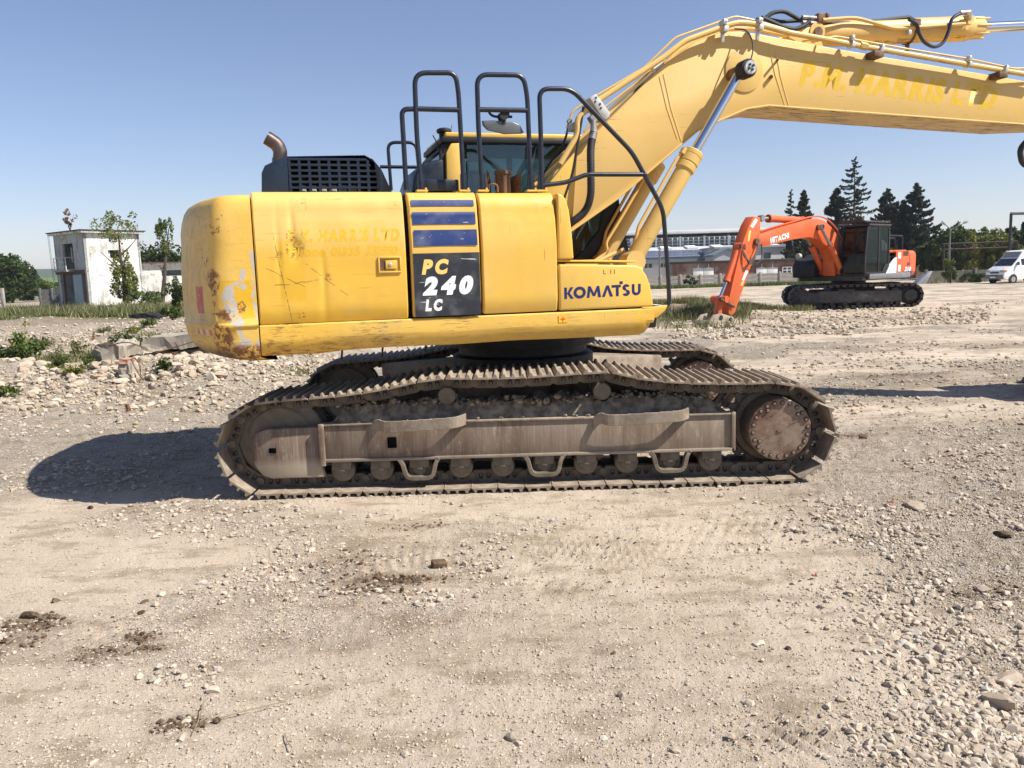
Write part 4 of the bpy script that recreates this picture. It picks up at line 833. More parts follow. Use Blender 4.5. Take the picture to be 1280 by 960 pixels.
# --- arm cylinder on top of the boom
a = bp(1012, 44, 0); b = bp(1208, 35.5, 0); d = (b-a).normalized(); m = MB(); L = (b-a).length
m.lathe([(.03, -.02), (.075, 0), (.090, .05), (.118, .30), (.122, .5), (.122, L-.22), (.128, L-.2), (.128, L-.01), (.11, L+.02), (.108, L+.16), (.095, L+.18), (.02, L+.18)], a, d, 32); ac = m.build('arm_cylinder', M['boom'], EX)
m = MB(); g = b-d*.06; 
for k in range(8): t = k*math.pi/4; o = Vector((0, math.cos(t), math.sin(t)))*.105; m.cyl(g+o+d*.10, g+o+d*.29, .014, 6)
m.box(g+Vector((-.02, -.08, .05)), (.10, .10, .10), (0, .1, .2)); m.box(g+Vector((-.06, -.10, -.03)), (.05, .06, .05)); m.build('cylinder_bolts', M['boom'], ac, bevel=.004, seg=1)
m = MB(); m.cyl(b+d*.1, b+d*1.35, .055, 24); m.build('arm_cylinder_rod', M['chrome'], EX)
m = MB(); m.cyl(Vector((a.x-.01, -.14, a.z)), Vector((a.x-.01, .14, a.z)), .085, 24); m.build('clevis', M['boom'], EX)
m = MB(); m.cyl(Vector((a.x-.01, -.16, a.z-.01)), Vector((a.x-.01, .16, a.z-.01)), .045, 20); m.build('clevis_pin', M['brown'], EX)
m = MB(); m.prism([uz(x, y, .12) for x, y in ((975, 50), (992, 38), (1012, 34), (1022, 42), (1030, 62))], -.13, -.10); m.prism([uz(x, y, .12) for x, y in ((975, 50), (992, 38), (1012, 34), (1022, 42), (1030, 62))], .10, .13); m.build('clevis_plate', M['boom'], EX, bevel=.004)
# clamp ring and strap round the barrel
q = bp(1134, 40, 0); m = MB(); m.lathe([(.123, -.012), (.128, -.012), (.128, .012), (.123, .012)], q, d, 32); m.box(q+Vector((-.02, -.03, -.17)), (.035, .03, .08)); m.box(q+Vector((.0, -.12, .06)), (.08, .05, .06)); m.build('strap', M['brown'], EX, bevel=.003, seg=1)
m = MB(); q = bp(1136, 41, .16); m.box(q, (.04, .05, .045)); m.build('strap_nut', M['zinc'], EX, bevel=.008)
pipe('cylinder_pipe', [(1028, 25), (1069, 22), (1118, 36), (1134, 35), (1206, 30)], .019, .14, 'boom', .10)
m = MB(); q = bp(1024, 24, .1); m.box(q, (.09, .10, .09)); m.box(q+Vector((.0, .05, -.12)), (.05, .05, .16)); m.box(q+Vector((.06, 0, .03)), (.04, .12, .04)); m.build('clamp_block', M['brown'], EX, bevel=.008)
m = MB(); q = bp(1018, 25, .12)
for dz in (.02, -.03): m = MB(); m.cyl(q+Vector((-.14, 0, dz)), q+Vector((.02, 0, dz)), .020, 10); m.build('hose_fitting', M['steel'], EX)
pipe('arm_hose', [(950, 28), (960, 20), (968, 15.5), (980, 14.5), (990, 19), (1000, 24.5), (1012, 26)], .020, .10, 'rubber', sp=6)
pipe('arm_hose', [(946, 24), (960, 24), (976, 27), (995, 26), (1014, 26)], .018, .04, 'rubber', sp=6)
pipe('arm_hose', [(952, 22), (962, 26), (978, 33), (992, 36), (1003, 33), (1012, 27)], .020, .14, 'rubber', sp=6)
pipe('arm_hose', [(1027, 28), (1066, 29.5), (1100, 26), (1130, 22.5), (1137, 22.5), (1148, 30)], .022, .06, 'rubber', sp=6)
pipe('arm_hose', [(1136, 24), (1146, 31), (1149, 42), (1156, 53), (1168, 58.5), (1179, 53), (1186, 38), (1190, 24), (1200, 17), (1208, 16)], .0175, .17, simple('blue_black_hose', (.012, .016, .035), .4), sp=6)
m = MB(); m.cyl(bp(1200, 16, .17), bp(1212, 15, .17), .020, 12); m.cyl(bp(1212, 14, .17), bp(1212, 24, .12), .022, 12); m.build('hose_fitting', M['zinc'], EX)
# lettering on the boom
p0 = bp(998, 107, .2706); p1 = bp(1244, 138, .2706); ux = (p1-p0).normalized(); ux.y = 0; uzv = Vector((-ux.z, 0, ux.x))
h = (bp(996, 82, .2725)-bp(996, 111, .2725)).length
letters('faded_letter', 'P.M. HARRIS LTD', M['ydeep'], EX, p0, ux, uzv, (p1-p0).length, .245, bold=.055, shear=.22, gap=.07)
# --- arm and bucket just beyond the frame
sh_ = lambda L, d: [(a+d, b) for a, b in L]
m = MB(); m.prism(sh_([(5.98, 3.45), (6.30, 4.35), (6.55, 4.42), (6.66, 4.30), (6.60, 3.2), (6.52, 1.35), (6.34, 1.2), (6.22, 1.3), (6.0, 3.1)], .50), -.17, .17); m.build('arm', M['boom'], EX, bevel=.012)
m = MB(); m.cyl(b+d*1.30, Vector((6.98, 0, 4.32)), .055, 16); m.cyl((6.98, -.22, 4.32), (6.98, .22, 4.32), .07, 16); m.cyl((6.60, -.34, 3.3), (6.60, .34, 3.3), .08, 20); m.build('arm_pin', M['chrome'], EX)
m = MB(); m.prism(sh_([(6.30, 1.32), (6.62, 1.30), (6.95, .95), (7.05, .45), (6.85, .08), (6.35, .02), (6.05, .12), (6.12, .20), (6.4, .12), (6.75, .20), (6.9, .5), (6.82, .85), (6.5, 1.1)], .60), -.55, .55); m.prism(sh_([(6.30, 1.32), (6.62, 1.30), (6.95, .95), (7.05, .45), (6.85, .08), (6.35, .02), (6.2, .5)], .60), -.56, -.53); m.prism(sh_([(6.30, 1.32), (6.62, 1.30), (6.95, .95), (7.05, .45), (6.85, .08), (6.35, .02), (6.2, .5)], .60), .53, .56)
for yy in (-.45, -.22, 0, .22, .45): m.prism(sh_([(6.1, .10), (5.88, .12), (6.1, .17)], .60), yy-.04, yy+.04)
m.build('bucket', M['roller'], EX, bevel=.008)
pipe('arm_hose', [(1310, 150), (1290, 170), (1277, 184), (1276, 196), (1281, 206), (1300, 214)], .03, .1, 'rubber', sp=6)
# ------------------------------------------------------------ GROUND
def gy(Y): return np.interp(Y, [0, 13, 20, 23.2, 26.2, 40, 60, 90, 400, 1200], [0, 0, -.04, -.04, .12, 0, -.25, -.3, -.3, -1])
def bl(x, y, cx, cy, rx, ry): return np.exp(-((x-cx)/rx)**2-((y-cy)/ry)**2)
def terrain(x, y, fine=True):
    x = np.asarray(x, float); y = np.asarray(y, float); r = np.hypot(x, y)
    z = gy(y)+.0*x
    z += (fbm(x*.35, y*.35, 3, 21)-.5)*.08*sstep(2, 4, np.abs(y-7.5)+np.maximum(0, np.abs(x)-2.6)*.6)
    left = sstep(-2.2, -5.0, x)*sstep(10.2, 12.5, y)*(1-sstep(20, 26, y)); z += left*(.10+.50*fbm(x*.55, y*.55, 4, 31)**1.5)
    z += .25*bl(x, y, -9.3, 13.2, 1.6, .8)+.30*bl(x, y, -6.6, 15.2, 1.6, 1.0)+.25*bl(x, y, -12, 15, 2, 1)
    mid = bl(x, y, 6.4, 28.5, 2.4, 3.0); z += mid*(.05+.3*fbm(x*.8, y*.8, 4, 33))
    z += sstep(24, 30, y)*(1-sstep(48, 60, y))*(fbm(x*.3, y*.3, 4, 35)-.5)*(.22+.5*sstep(-3, -8, x))
    z += sstep(200, 900, r)*(fbm(x*.002, y*.002, 3, 3)-.5)*8*0
    if fine:
        k = 1/(1+r*.02)
        g = gravel(x, y)
        z += (fbm(x*5, y*5, 4, 41)-.5)*.028*(.5+g)+(fbm(x*22, y*22, 3, 43)-.5)*(.010+.020*g)+np.abs(fbm(x*60, y*60, 2, 45)-.5)*.010*(1+g)
        # grouser imprints
        for (cx, cy, rx, ry, ang, per, dep) in IMPR:
            c, s = math.cos(ang), math.sin(ang); m = bl(x, y, cx, cy, rx, ry)*sstep(.36, .50, fbm(x*2.5, y*2.5, 3, 51)); w = np.sin((x*c+y*s)*2*math.pi/(per*1.35)+3*fbm(x*3, y*3, 2, 52)); z += m*dep*3.0*(np.clip(w, -1, .4))
    return z
def gravel(x, y):                          # 0 fine packed dust, 1 loose gravel
    a = sstep(1.0, 2.5, x+.45*(fbm(x*1.2, y*1.2, 3, 61)-.5)*4-.10*(y-4))*(1-sstep(7.5, 9, y))*.9
    b = sstep(.45, .62, fbm(x*.5+9, y*.8, 3, 62))*sstep(7.8, 8.8, y)
    c = sstep(-2.0, -3.6, x)*sstep(5.9, 6.6, y)*.9
    d = sstep(.52, .66, fbm(x*.8, y*1.1, 4, 63))*.5
    return np.clip(np.maximum(np.maximum(a, b), np.maximum(c, d)), 0, 1)
def px2(x, y): p = pg(x, y); return p.x, p.y
IMPR = []
for (x, y, rx, ry, an, per, dep) in ((440, 715, .30, .22, 2.2, .055, .012), (520, 700, .25, .2, 2.2, .05, .012), (740, 690, .45, .30, .75, .060, .014), (690, 735, .35, .15, 1.1, .055, .010), (830, 660, .5, .25, .8, .06, .012), (110, 790, .3, .25, 2.4, .06, .009), (990, 920, .18, .12, .5, .05, .010), (270, 850, .4, .2, 1.2, .05, .007), (1000, 655, .4, .25, .6, .06, .010)):
    cx, cy = px2(x, y); IMPR.append((cx, cy, rx, ry, an, per, dep))
DIRT = [(*px2(x, y), rx, ry, a) for (x, y, rx, ry, a) in ((490, 725, .28, .10, 1), (455, 738, .18, .06, .9), (515, 725, .08, .05, 1), (445, 700, .25, .25, .5), (45, 778, .16, .06, 1), (175, 795, .08, .05, 1), (188, 808, .07, .03, .9), (225, 905, .09, .05, 1), (60, 768, .05, .03, 1), (20, 800, .2, .12, .5), (118, 815, .14, .08, .6), (510, 660, .25, .1, .4), (1230, 740, .25, .08, .5), (1040, 545, .3, .12, .7), (1110, 470, 1.0, .3, .5), (1180, 480, 1.2, .25, .5), (450, 530, .0001, .1, 0), (650, 800, .8, .25, .25), (150, 640, .3, .12, .35), (100, 400, 4, 3, .5), (60, 405, 6, 3, .5), (860, 395, 2, 1.2, .8), (1180, 430, 2.5, .5, .45), (1160, 395, 3, 1, .3), (60, 440, 2.5, 2, .35))]
def brown(x, y):
    z = 0*x
    for cx, cy, rx, ry, a in DIRT: z = np.maximum(z, a*np.exp(-(((x-cx)/rx)**2+((y-cy)/ry)**2)*.7))
    return z
az = np.concatenate([np.linspace(-180, -44, 18)[:-1], np.linspace(-44, 44, 640), np.linspace(44, 180, 18)[1:-1]]); az = np.radians(az)
rad = np.concatenate([[.05, .3, .6, .9], 1.2*1.0088**np.arange(0, 345), 1.2*1.0088**344*1.025**np.arange(1, 215)])
A, Rr = np.meshgrid(az, rad); X = Rr*np.sin(A); Y = Rr*np.cos(A); Z = terrain(X, Y); Z[rad > 60] = terrain(X[rad > 60], Y[rad > 60], False)
nA, nR = len(az), len(rad); V = np.stack([X, Y, Z], -1).reshape(-1, 3); ii, jj = np.meshgrid(np.arange(nR-1), np.arange(nA), indexing='ij'); j2 = (jj+1) % nA
F = np.stack([ii*nA+jj, ii*nA+j2, (ii+1)*nA+j2, (ii+1)*nA+jj], -1).reshape(-1, 4)[:, ::-1]
def ground_mat():
    n = NT('dusty_gravel_ground'); gv = n.attr('gravel'); br = n.attr('brown'); gr = n.attr('green')
    dust = n.mix(n.rg(n.noise(.9, 6, rough=.6), .3, .7), (.45, .36, .265), (.59, .495, .385)); dust = n.mix(n.rg(n.noise(7, 8, rough=.75), .42, .62), dust, (.53, .445, .35))
    speck = n.noise(170, 3, rough=.8); dust = n.mix(n.rg(speck, .58, .68, 0, .55), dust, (.17, .13, .09)); dust = n.mix(n.rg(n.noise(130, 2), .60, .68, 0, .8), dust, (.58, .52, .43))  # dark specks paint in the small shadows among stones
    vo = n.voro(95, out='Color'); vd = n.voro(95); vcol = n.xyz(vo)[0]; peb = n.mix(vcol, (.33, .27, .21), (.62, .55, .46)); peb = n.mix(n.rg(vd, .25, .6, 0, .75), peb, (.17, .135, .10))
    vo2 = n.voro(34, out='Color'); vd2 = n.voro(34); pb2 = n.mix(n.xyz(vo2)[1], (.26, .23, .19), (.57, .53, .46)); pb2 = n.mix(n.rg(vd2, .3, .6, 0, .8), pb2, (.18, .15, .11)); peb = n.mix(n.rg(n.noise(3, 3), .4, .6), peb, pb2)  # both pebble layers: cell edges darkened as painted shade between pebbles
    col = n.mix(n.mt('MULTIPLY', gv, n.rg(n.noise(14, 4, rough=.7), .3, .6, .35, .95)), dust, peb)
    col = n.mix(n.rg(n.noise(2.3, 7, n.mp(sc=(1, 2.2, 1)), rough=.7), .48, .64, 0, .6), col, (.24, .18, .115)); col = n.mix(n.rg(n.noise(.55, 8, n.mp(sc=(1, 1.8, 1)), rough=.72), .52, .62, 0, .35), col, (.20, .155, .105)); col = n.mix(n.rg(n.noise(26, 7, rough=.8), .58, .68, 0, .45), col, (.17, .13, .09))
    bm_ = n.mt('MULTIPLY', br, n.rg(n.noise(16, 6, rough=.75), .30, .52)); col = n.mix(bm_, col, (.13, .08, .045)); col = n.mix(n.mt('MULTIPLY', gr, .8), col, (.10, .11, .035))
    n.P(Base_Color=col, Roughness=.97, Specular_IOR_Level=.15)
    h = n.mt('ADD', n.mt('MULTIPLY', n.noise(60, 6, rough=.75), 1.0), n.mt('MULTIPLY', vd, n.mt('MULTIPLY', gv, -.8))); n.bump(h, 1.0, .016)
    return n.m
M['ground'] = ground_mat()
GD = np_mesh('ground', V, F, M['ground'], smooth=True); tag(GD, kind='structure')
fx, fy = V[:, 0], V[:, 1]
grass_px = lambda x, y: np.maximum.reduce([sstep(38, 42, y)*(1-sstep(78, 84, y))*sstep(-12, -20, x)*.9, bl(x, y, 6.4, 28.5, 1.9, 3.4)*sstep(.35, .55, fbm(x*.9, y*.9, 3, 71)), sstep(95, 140, y), bl(x, y, -5, 26, 5, 4)*.4, bl(x, y, 8.7, 27.3, 1.6, .9)*.8])
for nm, val in (('gravel', gravel(fx, fy)), ('brown', brown(fx, fy)), ('green', grass_px(fx, fy))):
    a = GD.data.attributes.new(nm, 'FLOAT', 'POINT'); a.data.foreach_set('value', val.astype(np.float32))
# ------------------------------------------------------------ stones
t_ = (1+5**.5)/2; ICO = np.array([(-1, t_, 0), (1, t_, 0), (-1, -t_, 0), (1, -t_, 0), (0, -1, t_), (0, 1, t_), (0, -1, -t_), (0, 1, -t_), (t_, 0, -1), (t_, 0, 1), (-t_, 0, -1), (-t_, 0, 1)])/1.902
ICF = np.array([(0, 11, 5), (0, 5, 1), (0, 1, 7), (0, 7, 10), (0, 10, 11), (1, 5, 9), (5, 11, 4), (11, 10, 2), (10, 7, 6), (7, 1, 8), (3, 9, 4), (3, 4, 2), (3, 2, 6), (3, 6, 8), (3, 8, 9), (4, 9, 5), (2, 4, 11), (6, 2, 10), (8, 6, 7), (9, 8, 1)])
def subdiv(Vv, Ff):
    Vl = [tuple(v) for v in Vv]; c = {}; out = []
    def md(a, b):
        k = (min(a, b), max(a, b))
        if k not in c: q = (np.array(Vl[a])+np.array(Vl[b]))/2; q /= np.linalg.norm(q); c[k] = len(Vl); Vl.append(tuple(q))
        return c[k]
    for a, b, d in Ff: x, y, z = md(a, b), md(b, d), md(d, a); out += [(a, x, z), (x, b, y), (z, y, d), (x, y, z)]
    return np.array(Vl), np.array(out)
ICO2, ICF2 = subdiv(ICO, ICF)
OCT = np.array([(1, 0, 0), (-1, 0, 0), (0, 1, 0), (0, -1, 0), (0, 0, 1), (0, 0, -1.)]); OCF = np.array([(0, 2, 4), (2, 1, 4), (1, 3, 4), (3, 0, 4), (2, 0, 5), (1, 2, 5), (3, 1, 5), (0, 3, 5)])
def stone_mat(name, a, b, c):
    n = NT(name); t = n.attr('tint'); col = n.mix(t, a, b); col = n.mix(n.rg(t, .75, .95), col, c); col = n.mix(n.rg(n.noise(30, 5, rough=.7), .4, .7, 0, .45), col, (.24, .195, .14))
    n.P(Base_Color=col, Roughness=.95, Specular_IOR_Level=.15); n.bump(n.noise(70, 4, rough=.7), .4, .004); return n.m
M['stone'] = stone_mat('limestone_gravel', (.36, .29, .22), (.55, .475, .38), (.45, .40, .34)); M['rubble'] = stone_mat('rubble_stone', (.36, .295, .215), (.56, .485, .385), (.41, .30, .22)); M['clod'] = stone_mat('earth_clod', (.045, .028, .016), (.14, .09, .055), (.10, .07, .045))
def scatter(name, P, S, mat, hi=False, flat=.65, sink=.25, hf=terrain, seed=1, jag=.28, low=False):
    rg = np.random.default_rng(seed); base, bf = (ICO2, ICF2) if hi else ((OCT, OCF) if low else (ICO, ICF)); n = len(P); nv = len(base)
    K = 24; shapes = []
    for k in range(K):
        d = base*(1+rg.uniform(-jag, jag, (nv, 1))); 
        for q in range(11 if hi else 4): w = rg.normal(size=3); w /= np.linalg.norm(w); h = rg.uniform(.42, .8); dd = d@w; d = d-np.maximum(0, dd-h)[:, None]*w   # facets
        shapes.append(d)
    shapes = np.array(shapes)[rg.integers(0, K, n)]
    sc = np.stack([rg.uniform(.7, 1.3, n), rg.uniform(.6, 1.0, n), rg.uniform(.75, 1.1, n)*flat], -1)*S[:, None]; a = rg.uniform(0, 6.283, n); tl = rg.normal(0, .3, n)
    q = shapes*sc[:, None, :]; ca, sa = np.cos(a)[:, None], np.sin(a)[:, None]; ct, stt = np.cos(tl)[:, None], np.sin(tl)[:, None]
    y = q[..., 1]*ct-q[..., 2]*stt; z = q[..., 1]*stt+q[..., 2]*ct; x = q[..., 0]; X_ = x*ca-y*sa; Y_ = x*sa+y*ca
    zz = hf(P[:, 0], P[:, 1])+S*flat*(.75-sink*1.6)
    VV = np.stack([X_+P[:, 0:1], Y_+P[:, 1:2], z+zz[:, None]], -1).reshape(-1, 3); FF = (bf[None]+(np.arange(n)*nv)[:, None, None]).reshape(-1, 3)
    tint = np.repeat(rg.uniform(0, 1, n), nv)
    o = np_mesh(name, VV, FF, mat, cols=tint); return o
def samp(n, x0, x1, y0, y1, dens=None, seed=1, per=1.0):     # positions thinning out with distance
    rg = np.random.default_rng(seed); out = []; tot = 0
    while tot < n:
        u = rg.uniform(0, 1, n*2); Yv = (y0**(-per)+(y1**(-per)-y0**(-per))*u)**(-1/per) if per else rg.uniform(y0, y1, n*2); t = rg.uniform(0, 1, n*2)
        Xv = (x0+(x1-x0)*t)*Yv; k = np.ones(len(Xv), bool) if dens is None else rg.uniform(0, 1, len(Xv)) < dens(Xv, Yv); out.append(np.stack([Xv[k], Yv[k]], -1)); tot += k.sum()
    return np.concatenate(out)[:n]
rg_ = np.random.default_rng(5)
def psize(n, a, b, seed): return a*(b/a)**(np.random.default_rng(seed).power(.45, n))
P = samp(80000, -.75, .75, 2.2, 12, lambda x, y: .22+.78*gravel(x, y)*sstep(.35, .6, fbm(x*2.2, y*2.2, 3, 81)), 2, .9); S = psize(80000, .0022, .0085, 3)*(1+.10*P[:, 1])
tag(scatter('small_gravel', P, S, M['stone'], seed=4, low=True), kind='stuff')
P = samp(9000, -.75, .80, 2.2, 13, lambda x, y: .004+gravel(x, y)*sstep(.40, .62, fbm(x*1.4, y*1.4, 3, 83)), 6, .9); S = psize(9000, .007, .024, 7)*(1+.05*P[:, 1])
tag(scatter('coarse_gravel', P, S, M['stone'], seed=8), kind='stuff')
# loose broken stone, lower right and right edge of the yard
def big_r(x, y): return sstep(1.25, 1.75, x-.12*(y-2.6))*(1-sstep(3.1, 4.0, y))*sstep(.30, .5, fbm(x*1.6, y*1.6, 3, 84))+.6*sstep(2.6, 4.2, x)*sstep(4.6, 5.4, y)*(1-sstep(7.5, 8.8, y))*sstep(.42, .6, fbm(x*1.1, y*1.1, 3, 85))
P = samp(5000, .2, .80, 2.3, 9, big_r, 9, .5); S = psize(5000, .006, .038, 10)*np.where(P[:, 1] > 4.2, .75, 1)
tag(scatter('broken_stone', P, S, M['stone'], hi=True, seed=11, sink=.42, jag=.10), kind='stuff')
P = samp(9000, -.80, .80, 8.6, 30, lambda x, y: .08+.8*sstep(.45, .65, fbm(x*.45, y*.7, 3, 86)), 12, 1.0); S = psize(9000, .012, .045, 13)*(.8+.03*P[:, 1])
tag(scatter('far_gravel', P, S, M['rubble'], seed=14), kind='stuff')
P = samp(7000, -.80, -.22, 10.2, 26, lambda x, y: .25+.75*sstep(.4, .6, fbm(x*.6, y*.8, 3, 87)), 15, .6); S = psize(7000, .018, .085, 16)
tag(scatter('rubble_heap', P, S, M['rubble'], hi=False, seed=17, sink=.15), kind='stuff')
P = np.concatenate([samp(520, -.62, -.36, 11.6, 13.6, None, 18, 0), samp(420, -.46, -.28, 13.5, 16, None, 19, 0)]); S = psize(len(P), .03, .15, 20)
tag(scatter('broken_concrete_rubble', P, S, M['rubble'], hi=True, seed=21, sink=.3, jag=.12), kind='stuff')
P = samp(2600, -.8, -.25, 22, 42, None, 22, 1); S = psize(2600, .03, .10, 23); tag(scatter('stony_field', P, S, M['rubble'], seed=24), kind='stuff')
P = np.concatenate([samp(700, .20, .43, 18, 24, lambda x, y: sstep(.45, .6, fbm(x*.8, y*.8, 3, 88)), 25, 0), samp(900, .30, .60, 21, 26, None, 26, 0)]); S = psize(len(P), .03, .11, 27); tag(scatter('pale_rubble', P, S, M['rubble'], seed=28), kind='stuff')
# crumbled earth in the dirt patches
pts = []
for (cx, cy, rx, ry, a) in DIRT[:12]+DIRT[12:15]:
    k = int(150*a*(.5+rx*4)); pts.append(np.stack([cx+rg_.normal(0, rx*.55, k), cy+rg_.normal(0, ry*.55, k)], -1))
P = np.concatenate(pts); S = psize(len(P), .003, .020, 30); tag(scatter('crumbled_earth', P, S, M['clod'], seed=31), kind='stuff')
# single clods and stones that catch the eye
def lone(name, x, y, s, mat, label, cat, flat=.7, seed=1, grp=None):
    c = pg(x, y); z = float(terrain(c.x, c.y)); P = np.array([[0., 0.]]); o = scatter(name, P, np.array([s]), mat, hi=True, flat=flat, hf=lambda a, b: a*0, seed=seed, jag=.16, sink=.2); o.location = (c.x, c.y, z); tag(o, label, cat, grp); return o
lone('earth_clod', 69, 750, .030, M['clod'], 'dark round clod of earth at the upper end of the clump trail near left edge', 'clod', seed=41)
lone('earth_clod', 38, 768, .045, M['clod'], 'largest dark clod at the left edge of the foreground with crumbs round it', 'clod', seed=42)
lone('earth_clod', 175, 764, .024, M['clod'], 'small dark clod above the brown crumbly patch in left foreground', 'clod', seed=43)
lone('earth_clod', 182, 748, .020, M['clod'], 'small brown clod lying furthest back of the pair in left foreground', 'clod', seed=44)
lone('earth_clod', 114, 636, .038, M['clod'], 'reddish brown clod just in front of the counterweight shadow', 'clod', seed=45)
lone('earth_clod', 240, 745, .014, M['clod'], 'tiny dark clod alone on pale dust right of the left foreground clods', 'clod', seed=46)
lone('earth_clod', 985, 812, .022, M['clod'], 'dark clod on pale dust in right middle foreground', 'clod', seed=47)
lone('earth_clod', 767, 819, .014, M['clod'], 'small brown clod on smooth dust in centre foreground', 'clod', seed=48)
lone('stone', 1143, 636, .085, M['stone'], 'flat pale oval stone among gravel right of the track', 'stone', .35, 49)
lone('stone', 1255, 670, .085, M['clod'], 'flat brown stone by dark earth near right edge', 'stone', .35, 50)
lone('stone', 1258, 848, .075, M['stone'], 'smooth pale flat stone above the broken stones at lower right', 'stone', .4, 51)
lone('stone', 268, 862, .035, M['stone'], 'small whitish stone lying alone in left centre foreground', 'stone', .4, 52)
lone('stone', 1250, 882, .075, M['stone'], 'big pale cream rock among broken stones at lower right', 'stone', .7, 53)
lone('stone', 1080, 548, .045, M['clod'], 'dark stone standing right of the drive sprocket', 'stone', .6, 54)
m = MB(); m.box((0, 0, 0), (.085, .055, .035), (.2, .1, .4)); o = m.build('brick_fragment', simple('dark_brick', (.10, .06, .035), .9, var=.3, scale=30), None, bevel=.006); c = pg(549, 708); o.location = (c.x, c.y, float(terrain(c.x, c.y))+.02); tag(o, 'dark brown brick fragment lying alone on pale dust in front of the tracks', 'brick')
for (x, y, s, lb) in ((1113, 633, .032, 'red plastic scrap among the gravel right of the track'), (1018, 724, .02, 'tiny red scrap in the centre right foreground')):
    m = MB(); m.box((0, 0, 0), (s*1.6, s*.5, .006), (.1, .2, .3)); m.box((s*.5, s*.4, .004), (s*.7, s*.4, .005), (.2, -.2, .9)); o = m.build('plastic_scrap', simple('red_plastic', (.24, .06, .04), .8)); c = pg(x, y); o.location = (c.x, c.y, float(terrain(c.x, c.y))+.02); tag(o, lb, 'plastic scrap')
m = MB()
for k, (x0, y0, x1, y1, x2, y2) in enumerate(((275, 901, 310, 893, 358, 881), (240, 921, 248, 905, 256, 880), (356, 920, 360, 932, 366, 942))):
    p = [pg(x0, y0), pg(x1, y1), pg(x2, y2)]; m.tube(spline([Vector((q.x, q.y, float(terrain(q.x, q.y))+.008+.006*i)) for i, q in enumerate(p)], 4), .0022, 5)
tag(m.build('dry_stalks', simple('straw', (.25, .18, .10), .9)), kind='stuff')
# ------------------------------------------------------------ VEGETATION
def leaf_mat(name, a, b, c=None):
    n = NT(name); t = n.attr('tint'); col = n.mix(t, a, b)
    if c: col = n.mix(n.rg(t, .82, .95), col, c)
    n.P(Base_Color=col, Roughness=.6, Specular_IOR_Level=.3); tr = n.nd('ShaderNodeBsdfTranslucent'); n.st(tr.inputs[0], col); mx = n.nd('ShaderNodeMixShader'); mx.inputs[0].default_value = .30
    n.t.links.new(n.b.outputs[0], mx.inputs[1]); n.t.links.new(tr.outputs[0], mx.inputs[2]); n.t.links.new(mx.outputs[0], n.out.inputs[0]); return n.m
M['lf_dark'] = leaf_mat('dark_leaves', (.022, .045, .012), (.065, .10, .025)); M['lf_mid'] = leaf_mat('green_leaves', (.05, .085, .02), (.13, .17, .04), (.22, .22, .05))
M['lf_yel'] = leaf_mat('yellow_green_leaves', (.09, .12, .025), (.22, .23, .05), (.34, .26, .07)); M['lf_con'] = leaf_mat('conifer_needles', (.015, .028, .018), (.045, .062, .036), (.075, .07, .045))
M['grassm'] = leaf_mat('grass_blades', (.09, .11, .035), (.22, .21, .085), (.36, .32, .17)); M['dryleaf'] = leaf_mat('dry_leaves', (.20, .12, .07), (.34, .22, .14))
M['bark'] = simple('bark', (.075, .055, .04), .95, var=.4, scale=8, bump=.4)
def leaves(P, s, rg, name, mat, parent, tint, droop=0, asp=1.5):
    n = len(P); s = np.broadcast_to(s, (n,))*rg.uniform(.6, 1.3, n)
    a = rg.normal(size=(n, 3)); a[:, 2] -= droop; a /= np.linalg.norm(a, axis=1)[:, None]; b = rg.normal(size=(n, 3)); b -= (a*b).sum(1)[:, None]*a; b /= np.linalg.norm(b, axis=1)[:, None]
    a = a*s[:, None]*asp*.5; b = b*s[:, None]*.5
    V = np.stack([P-a, P+b*.9, P+a, P-b*.9], 1).reshape(-1, 3); F = np.arange(4*n).reshape(-1, 4)
    return np_mesh(name, V, F, mat, parent, cols=np.repeat(tint, 4))
def clumps(rg, n, cen, r, nc, tight=.28, shell=.5, yflat=1):
    """points gathered in nc clumps inside an ellipsoid"""
    c = rg.normal(size=(nc, 3)); c /= np.linalg.norm(c, axis=1)[:, None]; c *= rg.uniform(shell, 1, (nc, 1)); k = rg.integers(0, nc, n); cr = rg.uniform(.6, 1.3, nc)*tight
    d = rg.normal(size=(n, 3)); d /= np.linalg.norm(d, axis=1)[:, None]; d *= rg.uniform(.3, 1, (n, 1))**.5
    p = c[k]+d*cr[k][:, None]; t = np.clip(rg.uniform(0, 1, nc)[k]*.6+rg.uniform(0, .45, n), 0, 1)
    return np.array(cen)+p*np.array(r), t
def trunk_limbs(h, r, rg, root, spread, n=6, base=0, lean=(0, 0)):
    m = MB(); top = Vector((lean[0], lean[1], h)); pts = [Vector((0, 0, base)), Vector((lean[0]*.3+.05*h*rg.uniform(-1, 1)*.4, lean[1]*.3, h*.35)), Vector((lean[0]*.6, lean[1]*.6, h*.65)), top]
    S = spline(pts, 3); m.tube(S, [r*(1-.85*i/(len(S)-1)) for i in range(len(S))], 7); m.build('trunk', M['bark'], root)
    for k in range(n):
        f = rg.uniform(.3, .85); i = int(f*(len(S)-1)); a = rg.uniform(0, 6.28); L = spread*rg.uniform(.6, 1); q = S[i]; e = q+Vector((math.cos(a)*L, math.sin(a)*L, L*rg.uniform(.3, 1.1)))
        mm = MB(); mm.tube([q, q.lerp(e, .5)+Vector((0, 0, -.05*L)), e], [r*.4, r*.25, r*.08], 5); mm.build('limb', M['bark'], root)
